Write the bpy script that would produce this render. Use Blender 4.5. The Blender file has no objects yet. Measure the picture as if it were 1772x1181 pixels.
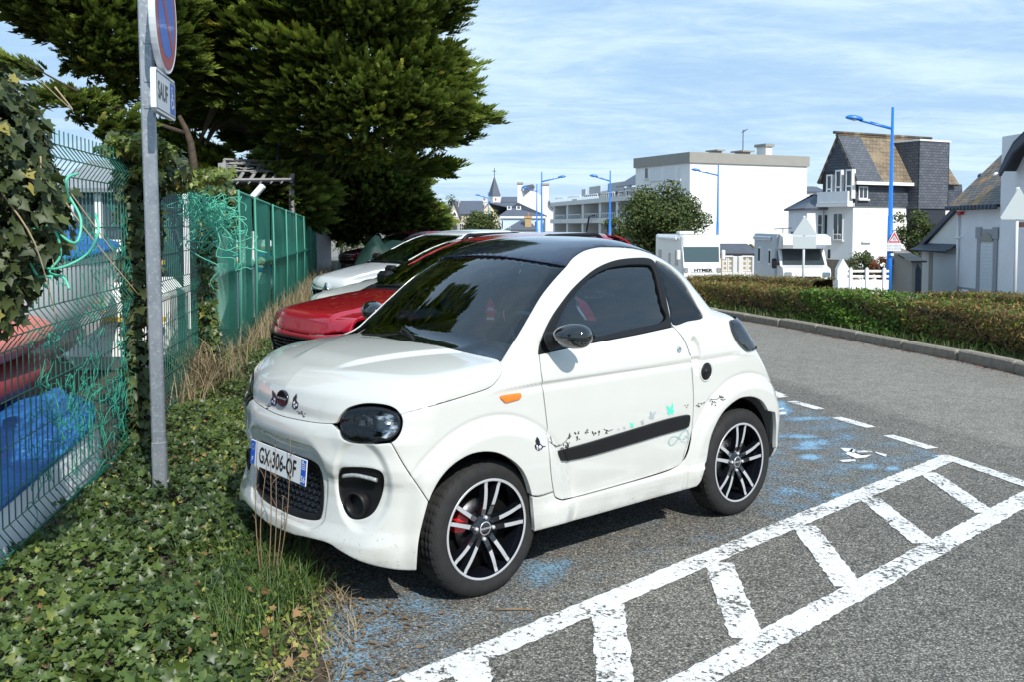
import bpy, math, random, time
import numpy as np
from mathutils import Vector, Matrix, Euler
from mathutils.geometry import delaunay_2d_cdt
T0 = time.time()
R = math.radians
random.seed(7); RNG = np.random.default_rng(7)
SC = bpy.context.scene
COL = SC.collection
# ------------------------------------------------------------------ camera
FPX, CAMH, CXP, HORP, PPO = 1650.0, 1.56, 886.0, 390.0, 92.0
PITCH = math.atan(PPO / FPX)
cam = bpy.data.cameras.new('camera'); camo = bpy.data.objects.new('camera', cam); COL.objects.link(camo)
camo.location = (0, 0, CAMH); camo.rotation_euler = (math.pi / 2 - PITCH, 0, 0)
cam.sensor_width = 36; cam.lens = FPX / 1772 * 36; cam.shift_y = -(590.5 - (HORP + PPO)) / 1772
cam.clip_start = 0.05; cam.clip_end = 3000
SC.camera = camo
# ------------------------------------------------------------------ sky, sun, exposure
SUN_AZ, SUN_EL = 155.0, 41.0          # azimuth clockwise from +Y, elevation
world = bpy.data.worlds.new('World'); SC.world = world; world.use_nodes = True
wt = world.node_tree; wt.nodes.clear()
def wn(t, **k):
    n = wt.nodes.new(t)
    for a, b in k.items(): setattr(n, a, b)
    return n
sky = wn('ShaderNodeTexSky', sky_type='NISHITA', sun_disc=False)
sky.sun_elevation = R(SUN_EL); sky.sun_rotation = R(SUN_AZ)
sky.air_density = 1.0; sky.dust_density = 0.6; sky.ozone_density = 2.0
tc = wn('ShaderNodeTexCoord')
sep = wn('ShaderNodeSeparateXYZ'); wt.links.new(tc.outputs['Generated'], sep.inputs[0])
# project the view direction on a cloud deck, stretched so the clouds read as thin streaks
def wm(op, a, b=None):
    n = wn('ShaderNodeMath', operation=op)
    for i, v in enumerate((a, b)):
        if v is None: continue
        if isinstance(v, (int, float)): n.inputs[i].default_value = v
        else: wt.links.new(v, n.inputs[i])
    return n.outputs[0]
zz = wm('ADD', wm('MAXIMUM', sep.outputs[2], 0.0), 0.12)
cx_ = wm('DIVIDE', sep.outputs[0], zz); cy_ = wm('DIVIDE', sep.outputs[1], zz)
cmb = wn('ShaderNodeCombineXYZ'); wt.links.new(cx_, cmb.inputs[0]); wt.links.new(cy_, cmb.inputs[1])
mp = wn('ShaderNodeMapping'); wt.links.new(cmb.outputs[0], mp.inputs[0])
mp.inputs['Rotation'].default_value = (0, 0, R(25)); mp.inputs['Scale'].default_value = (0.7, 1.3, 1)
n1 = wn('ShaderNodeTexNoise'); n1.inputs['Scale'].default_value = 0.9; n1.inputs['Detail'].default_value = 9
n1.inputs['Roughness'].default_value = 0.62; n1.inputs['Distortion'].default_value = 0.6
wt.links.new(mp.outputs[0], n1.inputs['Vector'])
n2 = wn('ShaderNodeTexNoise'); n2.inputs['Scale'].default_value = 5.0; n2.inputs['Detail'].default_value = 8
n2.inputs['Roughness'].default_value = 0.7; n2.inputs['Distortion'].default_value = 1.0
wt.links.new(mp.outputs[0], n2.inputs['Vector'])
cl = wm('ADD', wm('MULTIPLY', n1.outputs[0], 0.72), wm('MULTIPLY', n2.outputs[0], 0.28))
rmp = wn('ShaderNodeMapRange'); rmp.inputs[1].default_value = 0.34; rmp.inputs[2].default_value = 0.68
rmp.inputs[3].default_value = 0.92; rmp.inputs[4].default_value = 0.95; rmp.interpolation_type = 'SMOOTHSTEP'
wt.links.new(cl, rmp.inputs[0])
mixc = wn('ShaderNodeMix', data_type='RGBA'); wt.links.new(rmp.outputs[0], mixc.inputs[0])
tint = wn('ShaderNodeMix', data_type='RGBA', blend_type='MULTIPLY'); tint.inputs[0].default_value = 1
tint.inputs[7].default_value = (1.0, 1.0, 1.0, 1)
wt.links.new(sky.outputs[0], tint.inputs[6])
wt.links.new(tint.outputs[2], mixc.inputs[6])
# thin haze veil: deeper blue where it is thin, white where it thickens and low down
low = wm('POWER', wm('SUBTRACT', 1.0, wm('MINIMUM', wm('MAXIMUM', sep.outputs[2], 0.0), 1.0)), 9.0)
vr = wn('ShaderNodeMapRange'); vr.inputs[1].default_value = 0.38; vr.inputs[2].default_value = 0.68; vr.interpolation_type = 'SMOOTHSTEP'; wt.links.new(cl, vr.inputs[0])
veil = wm('MINIMUM', wm('ADD', wm('MULTIPLY', low, 0.55), wm('MULTIPLY', vr.outputs[0], 0.95)), 1.0)
vc = wn('ShaderNodeMix', data_type='RGBA'); wt.links.new(veil, vc.inputs[0]); vc.inputs[6].default_value = (3.2, 5.1, 7.5, 1); vc.inputs[7].default_value = (5.9, 7.6, 9.0, 1)
wt.links.new(vc.outputs[2], mixc.inputs[7])
bg = wn('ShaderNodeBackground'); bg.inputs[1].default_value = 0.10
wt.links.new(mixc.outputs[2], bg.inputs[0])
wo = wn('ShaderNodeOutputWorld'); wt.links.new(bg.outputs[0], wo.inputs[0])
sl = bpy.data.lights.new('sun', 'SUN'); sl.energy = 4.0; sl.angle = R(0.5); sl.color = (1.0, 0.955, 0.89)
so = bpy.data.objects.new('sun', sl); COL.objects.link(so)
sdir = Vector((math.sin(R(SUN_AZ)) * math.cos(R(SUN_EL)), math.cos(R(SUN_AZ)) * math.cos(R(SUN_EL)), math.sin(R(SUN_EL))))
so.rotation_euler = sdir.to_track_quat('Z', 'Y').to_euler(); so.location = (8, -12, 20)
vs = SC.view_settings; vs.view_transform = 'Standard'; vs.look = 'None'; vs.exposure = 0.35; vs.gamma = 1; vs.use_curve_mapping = False
SC.cycles.max_bounces = 8; SC.cycles.transparent_max_bounces = 24; SC.cycles.diffuse_bounces = 3; SC.cycles.glossy_bounces = 4
# ------------------------------------------------------------------ picture -> world helpers
_f = np.array([0, math.cos(PITCH), -math.sin(PITCH)]); _u = np.array([0, math.sin(PITCH), math.cos(PITCH)]); _r = np.array([1., 0, 0])
CAMP = np.array([0, 0, CAMH])
def ray(px, py):
    return _f + (px - CXP) / FPX * _r + -(py - HORP - PPO) / FPX * _u
def at(px, py, Y):                    # the point at world distance Y seen at pixel (px, py)
    d = ray(px, py); return CAMP + d * (Y / d[1])
def gp(px, py, z=0.0):                # the point at height z seen at pixel (px, py)
    d = ray(px, py); return CAMP + d * ((z - CAMH) / d[2])
# ------------------------------------------------------------------ objects
def tag(o, label=None, cat=None, group=None, kind=None):
    if label: o['label'] = label
    if cat: o['category'] = cat
    if group: o['group'] = group
    if kind: o['kind'] = kind
    return o
def thing(name, label, cat, loc=(0, 0, 0), rz=0, group=None):
    o = bpy.data.objects.new(name, None); COL.objects.link(o); o.location = loc; o.rotation_euler = (0, 0, rz)
    o.empty_display_size = 0.1
    return tag(o, label, cat, group)
def link(name, me, parent=None, loc=(0, 0, 0), rot=(0, 0, 0), scale=(1, 1, 1)):
    o = bpy.data.objects.new(name, me); COL.objects.link(o); o.location = loc; o.rotation_euler = rot; o.scale = scale
    if parent is not None: o.parent = parent
    return o
KIDS = {}
def copy_tree(o, parent=None):
    c = o.copy(); COL.objects.link(c); c.parent = parent
    for ch in list(o.children): copy_tree(ch, c)
    return c
def npmesh(name, V, Fc, mats=(), smooth=False, normals=None, fmat=None):
    V = np.asarray(V, dtype=np.float64); me = bpy.data.meshes.new(name)
    if isinstance(Fc, np.ndarray) and Fc.ndim == 2:
        n, k = Fc.shape
        me.vertices.add(len(V)); me.vertices.foreach_set('co', V.astype(np.float32).ravel())
        me.loops.add(n * k); me.loops.foreach_set('vertex_index', Fc.astype(np.int32).ravel())
        me.polygons.add(n); me.polygons.foreach_set('loop_start', np.arange(0, n * k, k, dtype=np.int32))
        me.update(calc_edges=True); me.validate()
    else:
        me.from_pydata([tuple(v) for v in V], [], [tuple(int(i) for i in f) for f in Fc])
    if not isinstance(mats, (list, tuple)): mats = [mats]
    for m in mats: me.materials.append(m)
    if smooth: me.polygons.foreach_set('use_smooth', np.ones(len(me.polygons), dtype=bool))
    if fmat is not None: me.polygons.foreach_set('material_index', np.asarray(fmat, dtype=np.int32))
    if normals is not None:
        me.normals_split_custom_set_from_vertices([tuple(v) for v in normals])
    me.update(); return me
class MB:
    """collects simple shapes into one mesh"""
    def __init__(s): s.v = []; s.f = []; s.m = []; s.sm = []
    def add(s, V, F_, m=0, sm=False):
        b = len(s.v); s.v += [tuple(float(c) for c in v) for v in V]; s.f += [tuple(int(i) + b for i in f) for f in F_]
        s.m += [m] * len(F_); s.sm += [sm] * len(F_); return s
    def box(s, a, b, m=0, ch=0.0):
        (x0, y0, z0), (x1, y1, z1) = a, b
        x0, x1 = min(x0, x1), max(x0, x1); y0, y1 = min(y0, y1), max(y0, y1); z0, z1 = min(z0, z1), max(z0, z1)
        if ch <= 0:
            V = [(x0, y0, z0), (x1, y0, z0), (x1, y1, z0), (x0, y1, z0), (x0, y0, z1), (x1, y0, z1), (x1, y1, z1), (x0, y1, z1)]
            return s.add(V, [(0, 3, 2, 1), (4, 5, 6, 7), (0, 1, 5, 4), (1, 2, 6, 5), (2, 3, 7, 6), (3, 0, 4, 7)], m)
        c = min(ch, (x1 - x0) * .49, (y1 - y0) * .49, (z1 - z0) * .49)
        V = []
        for sx in (0, 1):
            for sy in (0, 1):
                for sz in (0, 1):
                    X, Y, Z = (x0, x1)[sx], (y0, y1)[sy], (z0, z1)[sz]
                    dx, dy, dz = (c, -c)[sx], (c, -c)[sy], (c, -c)[sz]
                    V += [(X, Y + dy, Z + dz), (X + dx, Y, Z + dz), (X + dx, Y + dy, Z)]
        def i(sx, sy, sz, k): return (sx * 4 + sy * 2 + sz) * 3 + k
        F_ = [(i(0,0,0,0), i(0,0,1,0), i(0,1,1,0), i(0,1,0,0)), (i(1,0,0,0), i(1,1,0,0), i(1,1,1,0), i(1,0,1,0)),
              (i(0,0,0,1), i(1,0,0,1), i(1,0,1,1), i(0,0,1,1)), (i(0,1,0,1), i(0,1,1,1), i(1,1,1,1), i(1,1,0,1)),
              (i(0,0,0,2), i(0,1,0,2), i(1,1,0,2), i(1,0,0,2)), (i(0,0,1,2), i(1,0,1,2), i(1,1,1,2), i(0,1,1,2))]
        for a_ in (0, 1):
            for b_ in (0, 1):
                F_ += [(i(a_,b_,0,0), i(a_,b_,1,0), i(a_,b_,1,1), i(a_,b_,0,1)), (i(a_,0,b_,0), i(a_,1,b_,0), i(a_,1,b_,2), i(a_,0,b_,2)),
                       (i(0,a_,b_,1), i(1,a_,b_,1), i(1,a_,b_,2), i(0,a_,b_,2))]
                for c_ in (0, 1): F_.append((i(a_,b_,c_,0), i(a_,b_,c_,1), i(a_,b_,c_,2)))
        return s.add(V, F_, m)
    def tube(s, pts, r, n=8, m=0, cap=True, sm=True):
        pts = [np.asarray(p, float) for p in pts]; k = len(pts)
        rr = r if isinstance(r, (list, tuple, np.ndarray)) else [r] * k
        V = []; up = None
        for i in range(k):
            t = pts[min(i + 1, k - 1)] - pts[max(i - 1, 0)]; t = t / (np.linalg.norm(t) + 1e-9)
            if up is None:
                up = np.array([0, 0, 1.]) if abs(t[2]) < .9 else np.array([1., 0, 0])
            a = np.cross(t, up); a /= np.linalg.norm(a) + 1e-9; b = np.cross(a, t); up = b
            for j in range(n):
                w = 2 * math.pi * j / n; V.append(pts[i] + rr[i] * (math.cos(w) * a + math.sin(w) * b))
        F_ = [(i * n + j, i * n + (j + 1) % n, (i + 1) * n + (j + 1) % n, (i + 1) * n + j) for i in range(k - 1) for j in range(n)]
        s.add(V, F_, m, sm)
        if cap:
            b = len(s.v) - k * n
            s.f += [tuple(b + j for j in reversed(range(n))), tuple(b + (k - 1) * n + j for j in range(n))]; s.m += [m, m]; s.sm += [False, False]
        return s
    def lathe(s, prof, c=(0, 0, 0), axis='z', n=32, m=0, sm=True, flip=False):
        V = []
        for (r, h) in prof:
            for j in range(n):
                w = 2 * math.pi * j / n; a, b = r * math.cos(w), r * math.sin(w)
                p = {'z': (a, b, h), 'y': (a, h, b), 'x': (h, a, b)}[axis]
                V.append((p[0] + c[0], p[1] + c[1], p[2] + c[2]))
        F_ = [(i * n + j, i * n + (j + 1) % n, (i + 1) * n + (j + 1) % n, (i + 1) * n + j) for i in range(len(prof) - 1) for j in range(n)]
        if (axis == 'y') ^ flip: F_ = [f[::-1] for f in F_]
        return s.add(V, F_, m, sm)
    def prism(s, poly, d0, d1, fr=None, m=0, msides=None):
        """poly in 2-D (u,v) extruded from d0 to d1; fr(u,v,d) -> 3-D"""
        fr = fr or (lambda u, v, d: (u, v, d)); n = len(poly)
        V = [fr(u, v, d0) for u, v in poly] + [fr(u, v, d1) for u, v in poly]
        s.add(V, [tuple(reversed(range(n))), tuple(range(n, 2 * n))], m)
        b = len(s.v) - 2 * n
        for i in range(n):
            s.f.append((b + i, b + (i + 1) % n, b + n + (i + 1) % n, b + n + i)); s.m.append(m if msides is None else msides); s.sm.append(False)
        return s
    def grid(s, P, m=0, sm=True, flip=False):
        P = np.asarray(P); a, b = P.shape[:2]
        F_ = [(i * b + j, (i + 1) * b + j, (i + 1) * b + j + 1, i * b + j + 1) for i in range(a - 1) for j in range(b - 1)]
        if flip: F_ = [f[::-1] for f in F_]
        return s.add(P.reshape(-1, 3), F_, m, sm)
    def mesh(s, name, mats):
        me = bpy.data.meshes.new(name); me.from_pydata(s.v, [], s.f)
        for mm in (mats if isinstance(mats, (list, tuple)) else [mats]): me.materials.append(mm)
        me.polygons.foreach_set('material_index', s.m); me.polygons.foreach_set('use_smooth', s.sm); me.update(); return me
    def build(s, name, mats, parent=None, **k): return link(name, s.mesh(name, mats), parent, **k)
# ------------------------------------------------------------------ materials
MATS = {}
def material(name, color=(.5, .5, .5), rough=.5, metal=0., coat=0., spec=.5, noise=None, bump=None, emit=None, alpha=None, sub=0, trans=0, coords='Object'):
    """noise=(scale, amount, detail) varies the value; noise may carry a second colour: (scale, colour2, detail, lo, hi)"""
    m = bpy.data.materials.new(name); m.use_nodes = True; t = m.node_tree; b = t.nodes['Principled BSDF']
    b.inputs['Base Color'].default_value = (*color, 1); b.inputs['Roughness'].default_value = rough; b.inputs['Metallic'].default_value = metal
    b.inputs['Coat Weight'].default_value = coat; b.inputs['Coat Roughness'].default_value = .03; b.inputs['Specular IOR Level'].default_value = spec
    if trans: b.inputs['Transmission Weight'].default_value = trans
    def tcn():
        c = t.nodes.get('TC') or t.nodes.new('ShaderNodeTexCoord'); c.name = 'TC'; return c.outputs[coords]
    if noise:
        lst = noise if isinstance(noise, list) else [noise]; cur = None
        for nz in lst:
            n = t.nodes.new('ShaderNodeTexNoise'); n.inputs['Scale'].default_value = nz[0]; n.inputs['Detail'].default_value = nz[2] if len(nz) > 2 else 4
            n.inputs['Roughness'].default_value = .65; t.links.new(tcn(), n.inputs['Vector'])
            mr = t.nodes.new('ShaderNodeMapRange'); t.links.new(n.outputs[0], mr.inputs[0])
            mr.inputs[1].default_value = nz[3] if len(nz) > 3 else .3; mr.inputs[2].default_value = nz[4] if len(nz) > 4 else .7
            mx = t.nodes.new('ShaderNodeMix'); mx.data_type = 'RGBA'; t.links.new(mr.outputs[0], mx.inputs[0])
            if cur is None: mx.inputs[6].default_value = (*color, 1)
            else: t.links.new(cur, mx.inputs[6])
            c2 = nz[1]
            if not isinstance(c2, (tuple, list)): c2 = tuple(c * c2 for c in color)
            mx.inputs[7].default_value = (*c2, 1); cur = mx.outputs[2]
        t.links.new(cur, b.inputs['Base Color'])
    if bump:
        n = t.nodes.new('ShaderNodeTexNoise'); n.inputs['Scale'].default_value = bump[0]; n.inputs['Detail'].default_value = 5; t.links.new(tcn(), n.inputs['Vector'])
        bp = t.nodes.new('ShaderNodeBump'); bp.inputs['Strength'].default_value = bump[1]; bp.inputs['Distance'].default_value = bump[2] if len(bump) > 2 else .01
        t.links.new(n.outputs[0], bp.inputs['Height']); t.links.new(bp.outputs[0], b.inputs['Normal'])
    if emit: b.inputs['Emission Color'].default_value = (*emit[:3], 1); b.inputs['Emission Strength'].default_value = emit[3]
    MATS[name] = m; return m
def glass_material(name, tint_, refl=1.0, ior=1.5, rough=0.0):
    m = bpy.data.materials.new(name); m.use_nodes = True; t = m.node_tree; t.nodes.clear()
    o = t.nodes.new('ShaderNodeOutputMaterial'); mx = t.nodes.new('ShaderNodeMixShader'); tr = t.nodes.new('ShaderNodeBsdfTransparent'); gl = t.nodes.new('ShaderNodeBsdfGlossy')
    fr = t.nodes.new('ShaderNodeFresnel'); fr.inputs[0].default_value = ior; mu = t.nodes.new('ShaderNodeMath'); mu.operation = 'MULTIPLY'; mu.inputs[1].default_value = refl; mu.use_clamp = True
    gl.inputs['Roughness'].default_value = rough; gl.inputs['Color'].default_value = (1, 1, 1, 1)
    tr.inputs[0].default_value = (*tint_, 1); t.links.new(fr.outputs[0], mu.inputs[0]); t.links.new(mu.outputs[0], mx.inputs[0])
    t.links.new(tr.outputs[0], mx.inputs[1]); t.links.new(gl.outputs[0], mx.inputs[2]); t.links.new(mx.outputs[0], o.inputs[0]); MATS[name] = m; return m
def leaf_material(name, c1, c2, c3=None, rough=.45, spec=.4, back=0.25, scale=60):
    """leaf colour picked per leaf from the 'tone' attribute; a little light passes through"""
    m = bpy.data.materials.new(name); m.use_nodes = True; t = m.node_tree; b = t.nodes['Principled BSDF']; out = t.nodes['Material Output']
    a = t.nodes.new('ShaderNodeAttribute'); a.attribute_name = 'tone'
    cr = t.nodes.new('ShaderNodeValToRGB'); e = cr.color_ramp.elements; e[0].color = (*c1, 1); e[1].color = (*c2, 1); e[1].position = .8 if c3 else 1
    if c3: x = e.new(1.0); x.color = (*c3, 1)
    n = t.nodes.new('ShaderNodeTexNoise'); n.inputs['Scale'].default_value = scale; tcx = t.nodes.new('ShaderNodeTexCoord'); t.links.new(tcx.outputs['Object'], n.inputs[0])
    ad = t.nodes.new('ShaderNodeMath'); ad.operation = 'MULTIPLY_ADD'; ad.inputs[1].default_value = .3; t.links.new(n.outputs[0], ad.inputs[0])
    sb = t.nodes.new('ShaderNodeMath'); sb.operation = 'SUBTRACT'; sb.inputs[1].default_value = .15; t.links.new(a.outputs['Fac'], sb.inputs[0]); t.links.new(sb.outputs[0], ad.inputs[2])
    t.links.new(ad.outputs[0], cr.inputs[0]); t.links.new(cr.outputs[0], b.inputs['Base Color'])
    b.inputs['Roughness'].default_value = rough; b.inputs['Specular IOR Level'].default_value = spec
    if back:
        tl = t.nodes.new('ShaderNodeBsdfTranslucent'); t.links.new(cr.outputs[0], tl.inputs[0]); ms = t.nodes.new('ShaderNodeMixShader'); ms.inputs[0].default_value = back
        t.links.new(b.outputs[0], ms.inputs[1]); t.links.new(tl.outputs[0], ms.inputs[2]); t.links.new(ms.outputs[0], out.inputs[0])
    MATS[name] = m; return m
def text_mesh(txt, size, mat, name='lettering', cx=True, squeeze=1.0, extrude=0.0, bold=0.0):
    cu = bpy.data.curves.new(name, 'FONT'); cu.body = txt; cu.size = size; cu.align_x = 'CENTER' if cx else 'LEFT'; cu.align_y = 'CENTER'; cu.extrude = extrude; cu.offset = bold; cu.resolution_u = 3
    o = bpy.data.objects.new(name, cu); COL.objects.link(o); dg = bpy.context.evaluated_depsgraph_get()
    me = bpy.data.meshes.new_from_object(o.evaluated_get(dg)); bpy.data.objects.remove(o); bpy.data.curves.remove(cu)
    me.name = name; me.materials.clear(); me.materials.append(mat)
    for v in me.vertices: v.co.x *= squeeze
    return me
# ------------------------------------------------------------------ curves and implicit-surface panels
def spline(P, closed=True, n=6):
    P = [np.asarray(p, float) for p in P]; k = len(P); out = []
    for i in range(k if closed else k - 1):
        p0, p1, p2, p3 = (P[(i - 1) % k], P[i], P[(i + 1) % k], P[(i + 2) % k]) if closed else (P[max(i - 1, 0)], P[i], P[i + 1], P[min(i + 2, k - 1)])
        if np.linalg.norm(p2 - p1) < 1e-6: continue
        for j in range(n):
            t = j / n; out.append(.5 * (2 * p1 + (p2 - p0) * t + (2 * p0 - 5 * p1 + 4 * p2 - p3) * t * t + (3 * p1 - p0 - 3 * p2 + p3) * t ** 3))
    if not closed: out.append(P[-1])
    return np.array(out)
def resample(P, h, closed=True):
    P = np.asarray(P, float); Q = np.vstack([P, P[:1]]) if closed else P
    d = np.r_[0, np.cumsum(np.linalg.norm(np.diff(Q, axis=0), axis=1))]; n = max(3, int(round(d[-1] / h)))
    s = np.linspace(0, d[-1], n + 1); out = np.stack([np.interp(s, d, Q[:, i]) for i in range(Q.shape[1])], 1)
    return out[:-1] if closed else out
def inpoly(X, Y, P):
    x, y = P[:, 0], P[:, 1]; x2, y2 = np.roll(x, -1), np.roll(y, -1); c = np.zeros(X.shape, bool)
    for a, b, c_, d in zip(x, y, x2, y2):
        if b == d: continue
        k = ((b > Y) != (d > Y)) & (X < (c_ - a) * (Y - b) / (d - b) + a); c ^= k
    return c
def pdist(X, Y, P):
    D = np.full(X.shape, 1e9); A = P; B = np.roll(P, -1, axis=0)
    for a, b in zip(A, B):
        e = b - a; L = e @ e + 1e-12; t = np.clip(((X - a[0]) * e[0] + (Y - a[1]) * e[1]) / L, 0, 1)
        D = np.minimum(D, (X - a[0] - t * e[0]) ** 2 + (Y - a[1] - t * e[1]) ** 2)
    return np.sqrt(D)
def smax(a, b, k):
    h = np.maximum(k - np.abs(a - b), 0) / k; return np.maximum(a, b) + h * h * k * .25
def smin(a, b, k): return -smax(-a, -b, k)
def sstep(a, b, x):
    t = np.clip((x - a) / (b - a), 0, 1); return t * t * (3 - 2 * t)
class Tab:                              # smoothed table
    def __init__(s, xs, ys, sig=.02):
        s.x = np.linspace(min(xs) - .3, max(xs) + .3, 1200); o = np.argsort(xs); y = np.interp(s.x, np.array(xs)[o], np.array(ys)[o]); d = s.x[1] - s.x[0]
        k = np.arange(-int(4 * sig / d) - 1, int(4 * sig / d) + 2) * d; g = np.exp(-.5 * (k / sig) ** 2); g /= g.sum()
        s.y = np.convolve(np.pad(y, len(g) // 2, mode='edge'), g, 'valid')
    def __call__(s, x): return np.interp(x, s.x, s.y)
class Par:                              # parallel projection along n
    def __init__(s, n, e1, e2): s.n, s.e1, s.e2 = [np.asarray(v, float) for v in (n, e1, e2)]
    def to2d(s, P): return np.stack([P @ s.e1, P @ s.e2], -1)
    def rays(s, U): O = U[:, :1] * s.e1 + U[:, 1:] * s.e2; return O + s.n * 3.5, -np.tile(s.n, (len(U), 1)), 0.2, 3.6
class Cyl:                              # radial projection from a vertical axis
    def __init__(s, x0, r=.6, back=False): s.x0, s.r, s.b = x0, r, back
    def to2d(s, P):
        dx = P[:, 0] - s.x0
        return np.stack([np.arctan2(P[:, 1], -dx if s.b else dx) * s.r, P[:, 2]], -1)
    def rays(s, U):
        a = U[:, 0] / s.r; c = np.cos(a) * (-1 if s.b else 1); D = np.stack([c, np.sin(a), 0 * a], 1)
        return np.stack([s.x0 + 0 * a, 0 * a, U[:, 1]], 1) + D * 2.0, -D, 0., 1.9
class Body:
    """an implicit surface in a local frame with tools to cut panels from it"""
    def __init__(s, F, org=(0, 0, 0), yaw=0.): s.F = F; s.o = np.asarray(org, float); c, n = math.cos(yaw), math.sin(yaw); s.M = np.array([[c, n, 0], [-n, c, 0], [0, 0, 1.]])
    def tol(s, P): return (np.asarray(P) - s.o) @ s.M.T
    def grad(s, P):
        e = 2e-3; g = np.zeros_like(P)
        for i in range(3):
            d = np.zeros(3); d[i] = e; g[:, i] = s.F(*(P + d).T) - s.F(*(P - d).T)
        return g / (np.linalg.norm(g, axis=1, keepdims=True) + 1e-12)
    def hit(s, O, D, t0, t1, n=90):
        k = len(O); ts = np.linspace(t0, t1, n); P = O[:, None, :] + D[:, None, :] * ts[None, :, None]
        v = s.F(P[..., 0], P[..., 1], P[..., 2]); neg = v < 0; has = neg.any(1); i = np.argmax(neg, 1); i = np.where(has, np.maximum(i, 1), np.maximum(np.argmin(v, 1), 1))
        lo, hi = ts[i - 1], ts[i]; hi2 = np.where(has, hi, ts[i]); lo2 = np.where(has, lo, ts[i])
        for _ in range(16):
            m = (lo2 + hi2) / 2; Q = O + D * m[:, None]; g = s.F(*Q.T) < 0; hi2 = np.where(g, m, hi2); lo2 = np.where(g, lo2, m)
        Q = O + D * ((lo2 + hi2) / 2)[:, None]
        if (~has).any():
            for _ in range(4):
                q = Q[~has]; G = s.grad(q); Q[~has] = q - G * s.F(*q.T)[:, None] * .8
        return Q
    def pix(s, pts, z=None):            # pixels of the photograph -> points on the body
        pts = np.asarray(pts, float); D = np.array([ray(*p[:2]) for p in pts]); D /= np.linalg.norm(D, axis=1, keepdims=True)
        O = np.tile(s.tol(CAMP), (len(D), 1)); D = D @ s.M.T; c = -(O * D).sum(1)
        c = np.median(c); return s.hit(O, D, max(c - 3.2, .3), c + 3.2, 320)
    def panel(s, pr, outline, holes=(), h=.02, depth=.012, off=0., gap=.0015, edge=.35, bh=None, inner=True):
        """outline, holes: 3-D points; returns V, F, N of the projected panel with a rim turned inwards"""
        bh = bh or h * .8
        def loop(P):
            p = pr.to2d(np.asarray(P, float)); return resample(p, bh)
        L = [loop(outline)] + [loop(q) for q in holes]
        def area(p): x, y = p.T; return .5 * np.sum(x * np.roll(y, -1) - y * np.roll(x, -1))
        L = [l if (area(l) > 0) == (i == 0) else l[::-1] for i, l in enumerate(L)]
        if gap:
            for i, l in enumerate(L):
                t = np.roll(l, -1, 0) - np.roll(l, 1, 0); t /= np.linalg.norm(t, axis=1, keepdims=True) + 1e-9; L[i] = l + np.stack([-t[:, 1], t[:, 0]], 1) * gap
        lo, hi = L[0].min(0), L[0].max(0); xs = np.arange(lo[0] + h / 2, hi[0], h); ys = np.arange(lo[1] + h / 2, hi[1], h * .866)
        X, Y = np.meshgrid(xs, ys); X[1::2] += h / 2; X, Y = X.ravel(), Y.ravel(); ok = inpoly(X, Y, L[0])
        X, Y = X[ok], Y[ok]
        for l in L[1:]: ok = ~inpoly(X, Y, l); X, Y = X[ok], Y[ok]
        if len(X):
            D = np.min([pdist(X, Y, l) for l in L], 0); ok = D > bh * .55; X, Y = X[ok], Y[ok]
        P2 = np.vstack(L + [np.stack([X, Y], 1)]); E = []; b = 0
        for l in L: n = len(l); E += [(b + i, b + (i + 1) % n) for i in range(n)]; b += n
        if not inner: P2 = P2[:b]
        r = delaunay_2d_cdt([Vector(p) for p in P2], E, [], 0, 1e-7); V2 = np.array([tuple(v) for v in r[0]]); T = np.array([f for f in r[2] if len(f) == 3]); orig = r[3]
        c = V2[T].mean(1); ok = inpoly(c[:, 0], c[:, 1], L[0])
        for l in L[1:]: ok &= ~inpoly(c[:, 0], c[:, 1], l)
        T = T[ok]
        O, Dr, t0, t1 = pr.rays(V2); V = s.hit(O, Dr, t0, t1); N = s.grad(V)
        V = V + N * off
        fn = np.cross(V[T[:, 1]] - V[T[:, 0]], V[T[:, 2]] - V[T[:, 0]]); fl = (fn * N[T[:, 0]]).sum(1) < 0; T[fl] = T[fl][:, ::-1]
        # rim
        from collections import Counter
        ec = {}
        for t in T:
            for a, b_ in ((t[0], t[1]), (t[1], t[2]), (t[2], t[0])): ec[(int(a), int(b_))] = 1
        bd = [(a, b_) for (a, b_) in ec if (b_, a) not in ec]
        if depth and bd:
            nb = sorted({a for e in bd for a in e}); mp = {v: i for i, v in enumerate(nb)}; out = np.zeros((len(nb), 3))
            for a, b_ in bd:
                e = V[b_] - V[a]; o = np.cross(e, N[a]); o /= np.linalg.norm(o) + 1e-9; out[mp[a]] += o; out[mp[b_]] += o
            out /= np.linalg.norm(out, axis=1, keepdims=True) + 1e-9; nb = np.array(nb)
            N2 = N.copy(); q = N[nb] + out * edge; N2[nb] = q / np.linalg.norm(q, axis=1, keepdims=True)
            k = len(V); m = len(nb); V = np.vstack([V, V[nb], V[nb] - N[nb] * depth]); N = np.vstack([N2, out, out])
            S = np.array([(k + mp[b_], k + mp[a], k + m + mp[a]) for a, b_ in bd] + [(k + mp[b_], k + m + mp[a], k + m + mp[b_]) for a, b_ in bd])
            T = np.vstack([T, S])
        return V, T, N
def mirror(VTN):
    V, T, N = VTN; k = np.array([1, -1, 1]); return V * k, T[:, ::-1], N * k
def pobj(name, VTN, mat, parent, both=False, label=None):
    V, T, N = VTN; o = link(name, npmesh(name, V, T, mat, True, N), parent)
    if label: o['label'] = label
    if both:
        V, T, N = mirror(VTN); link(name, npmesh(name, V, T, mat, True, N), parent)
    return o
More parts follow.
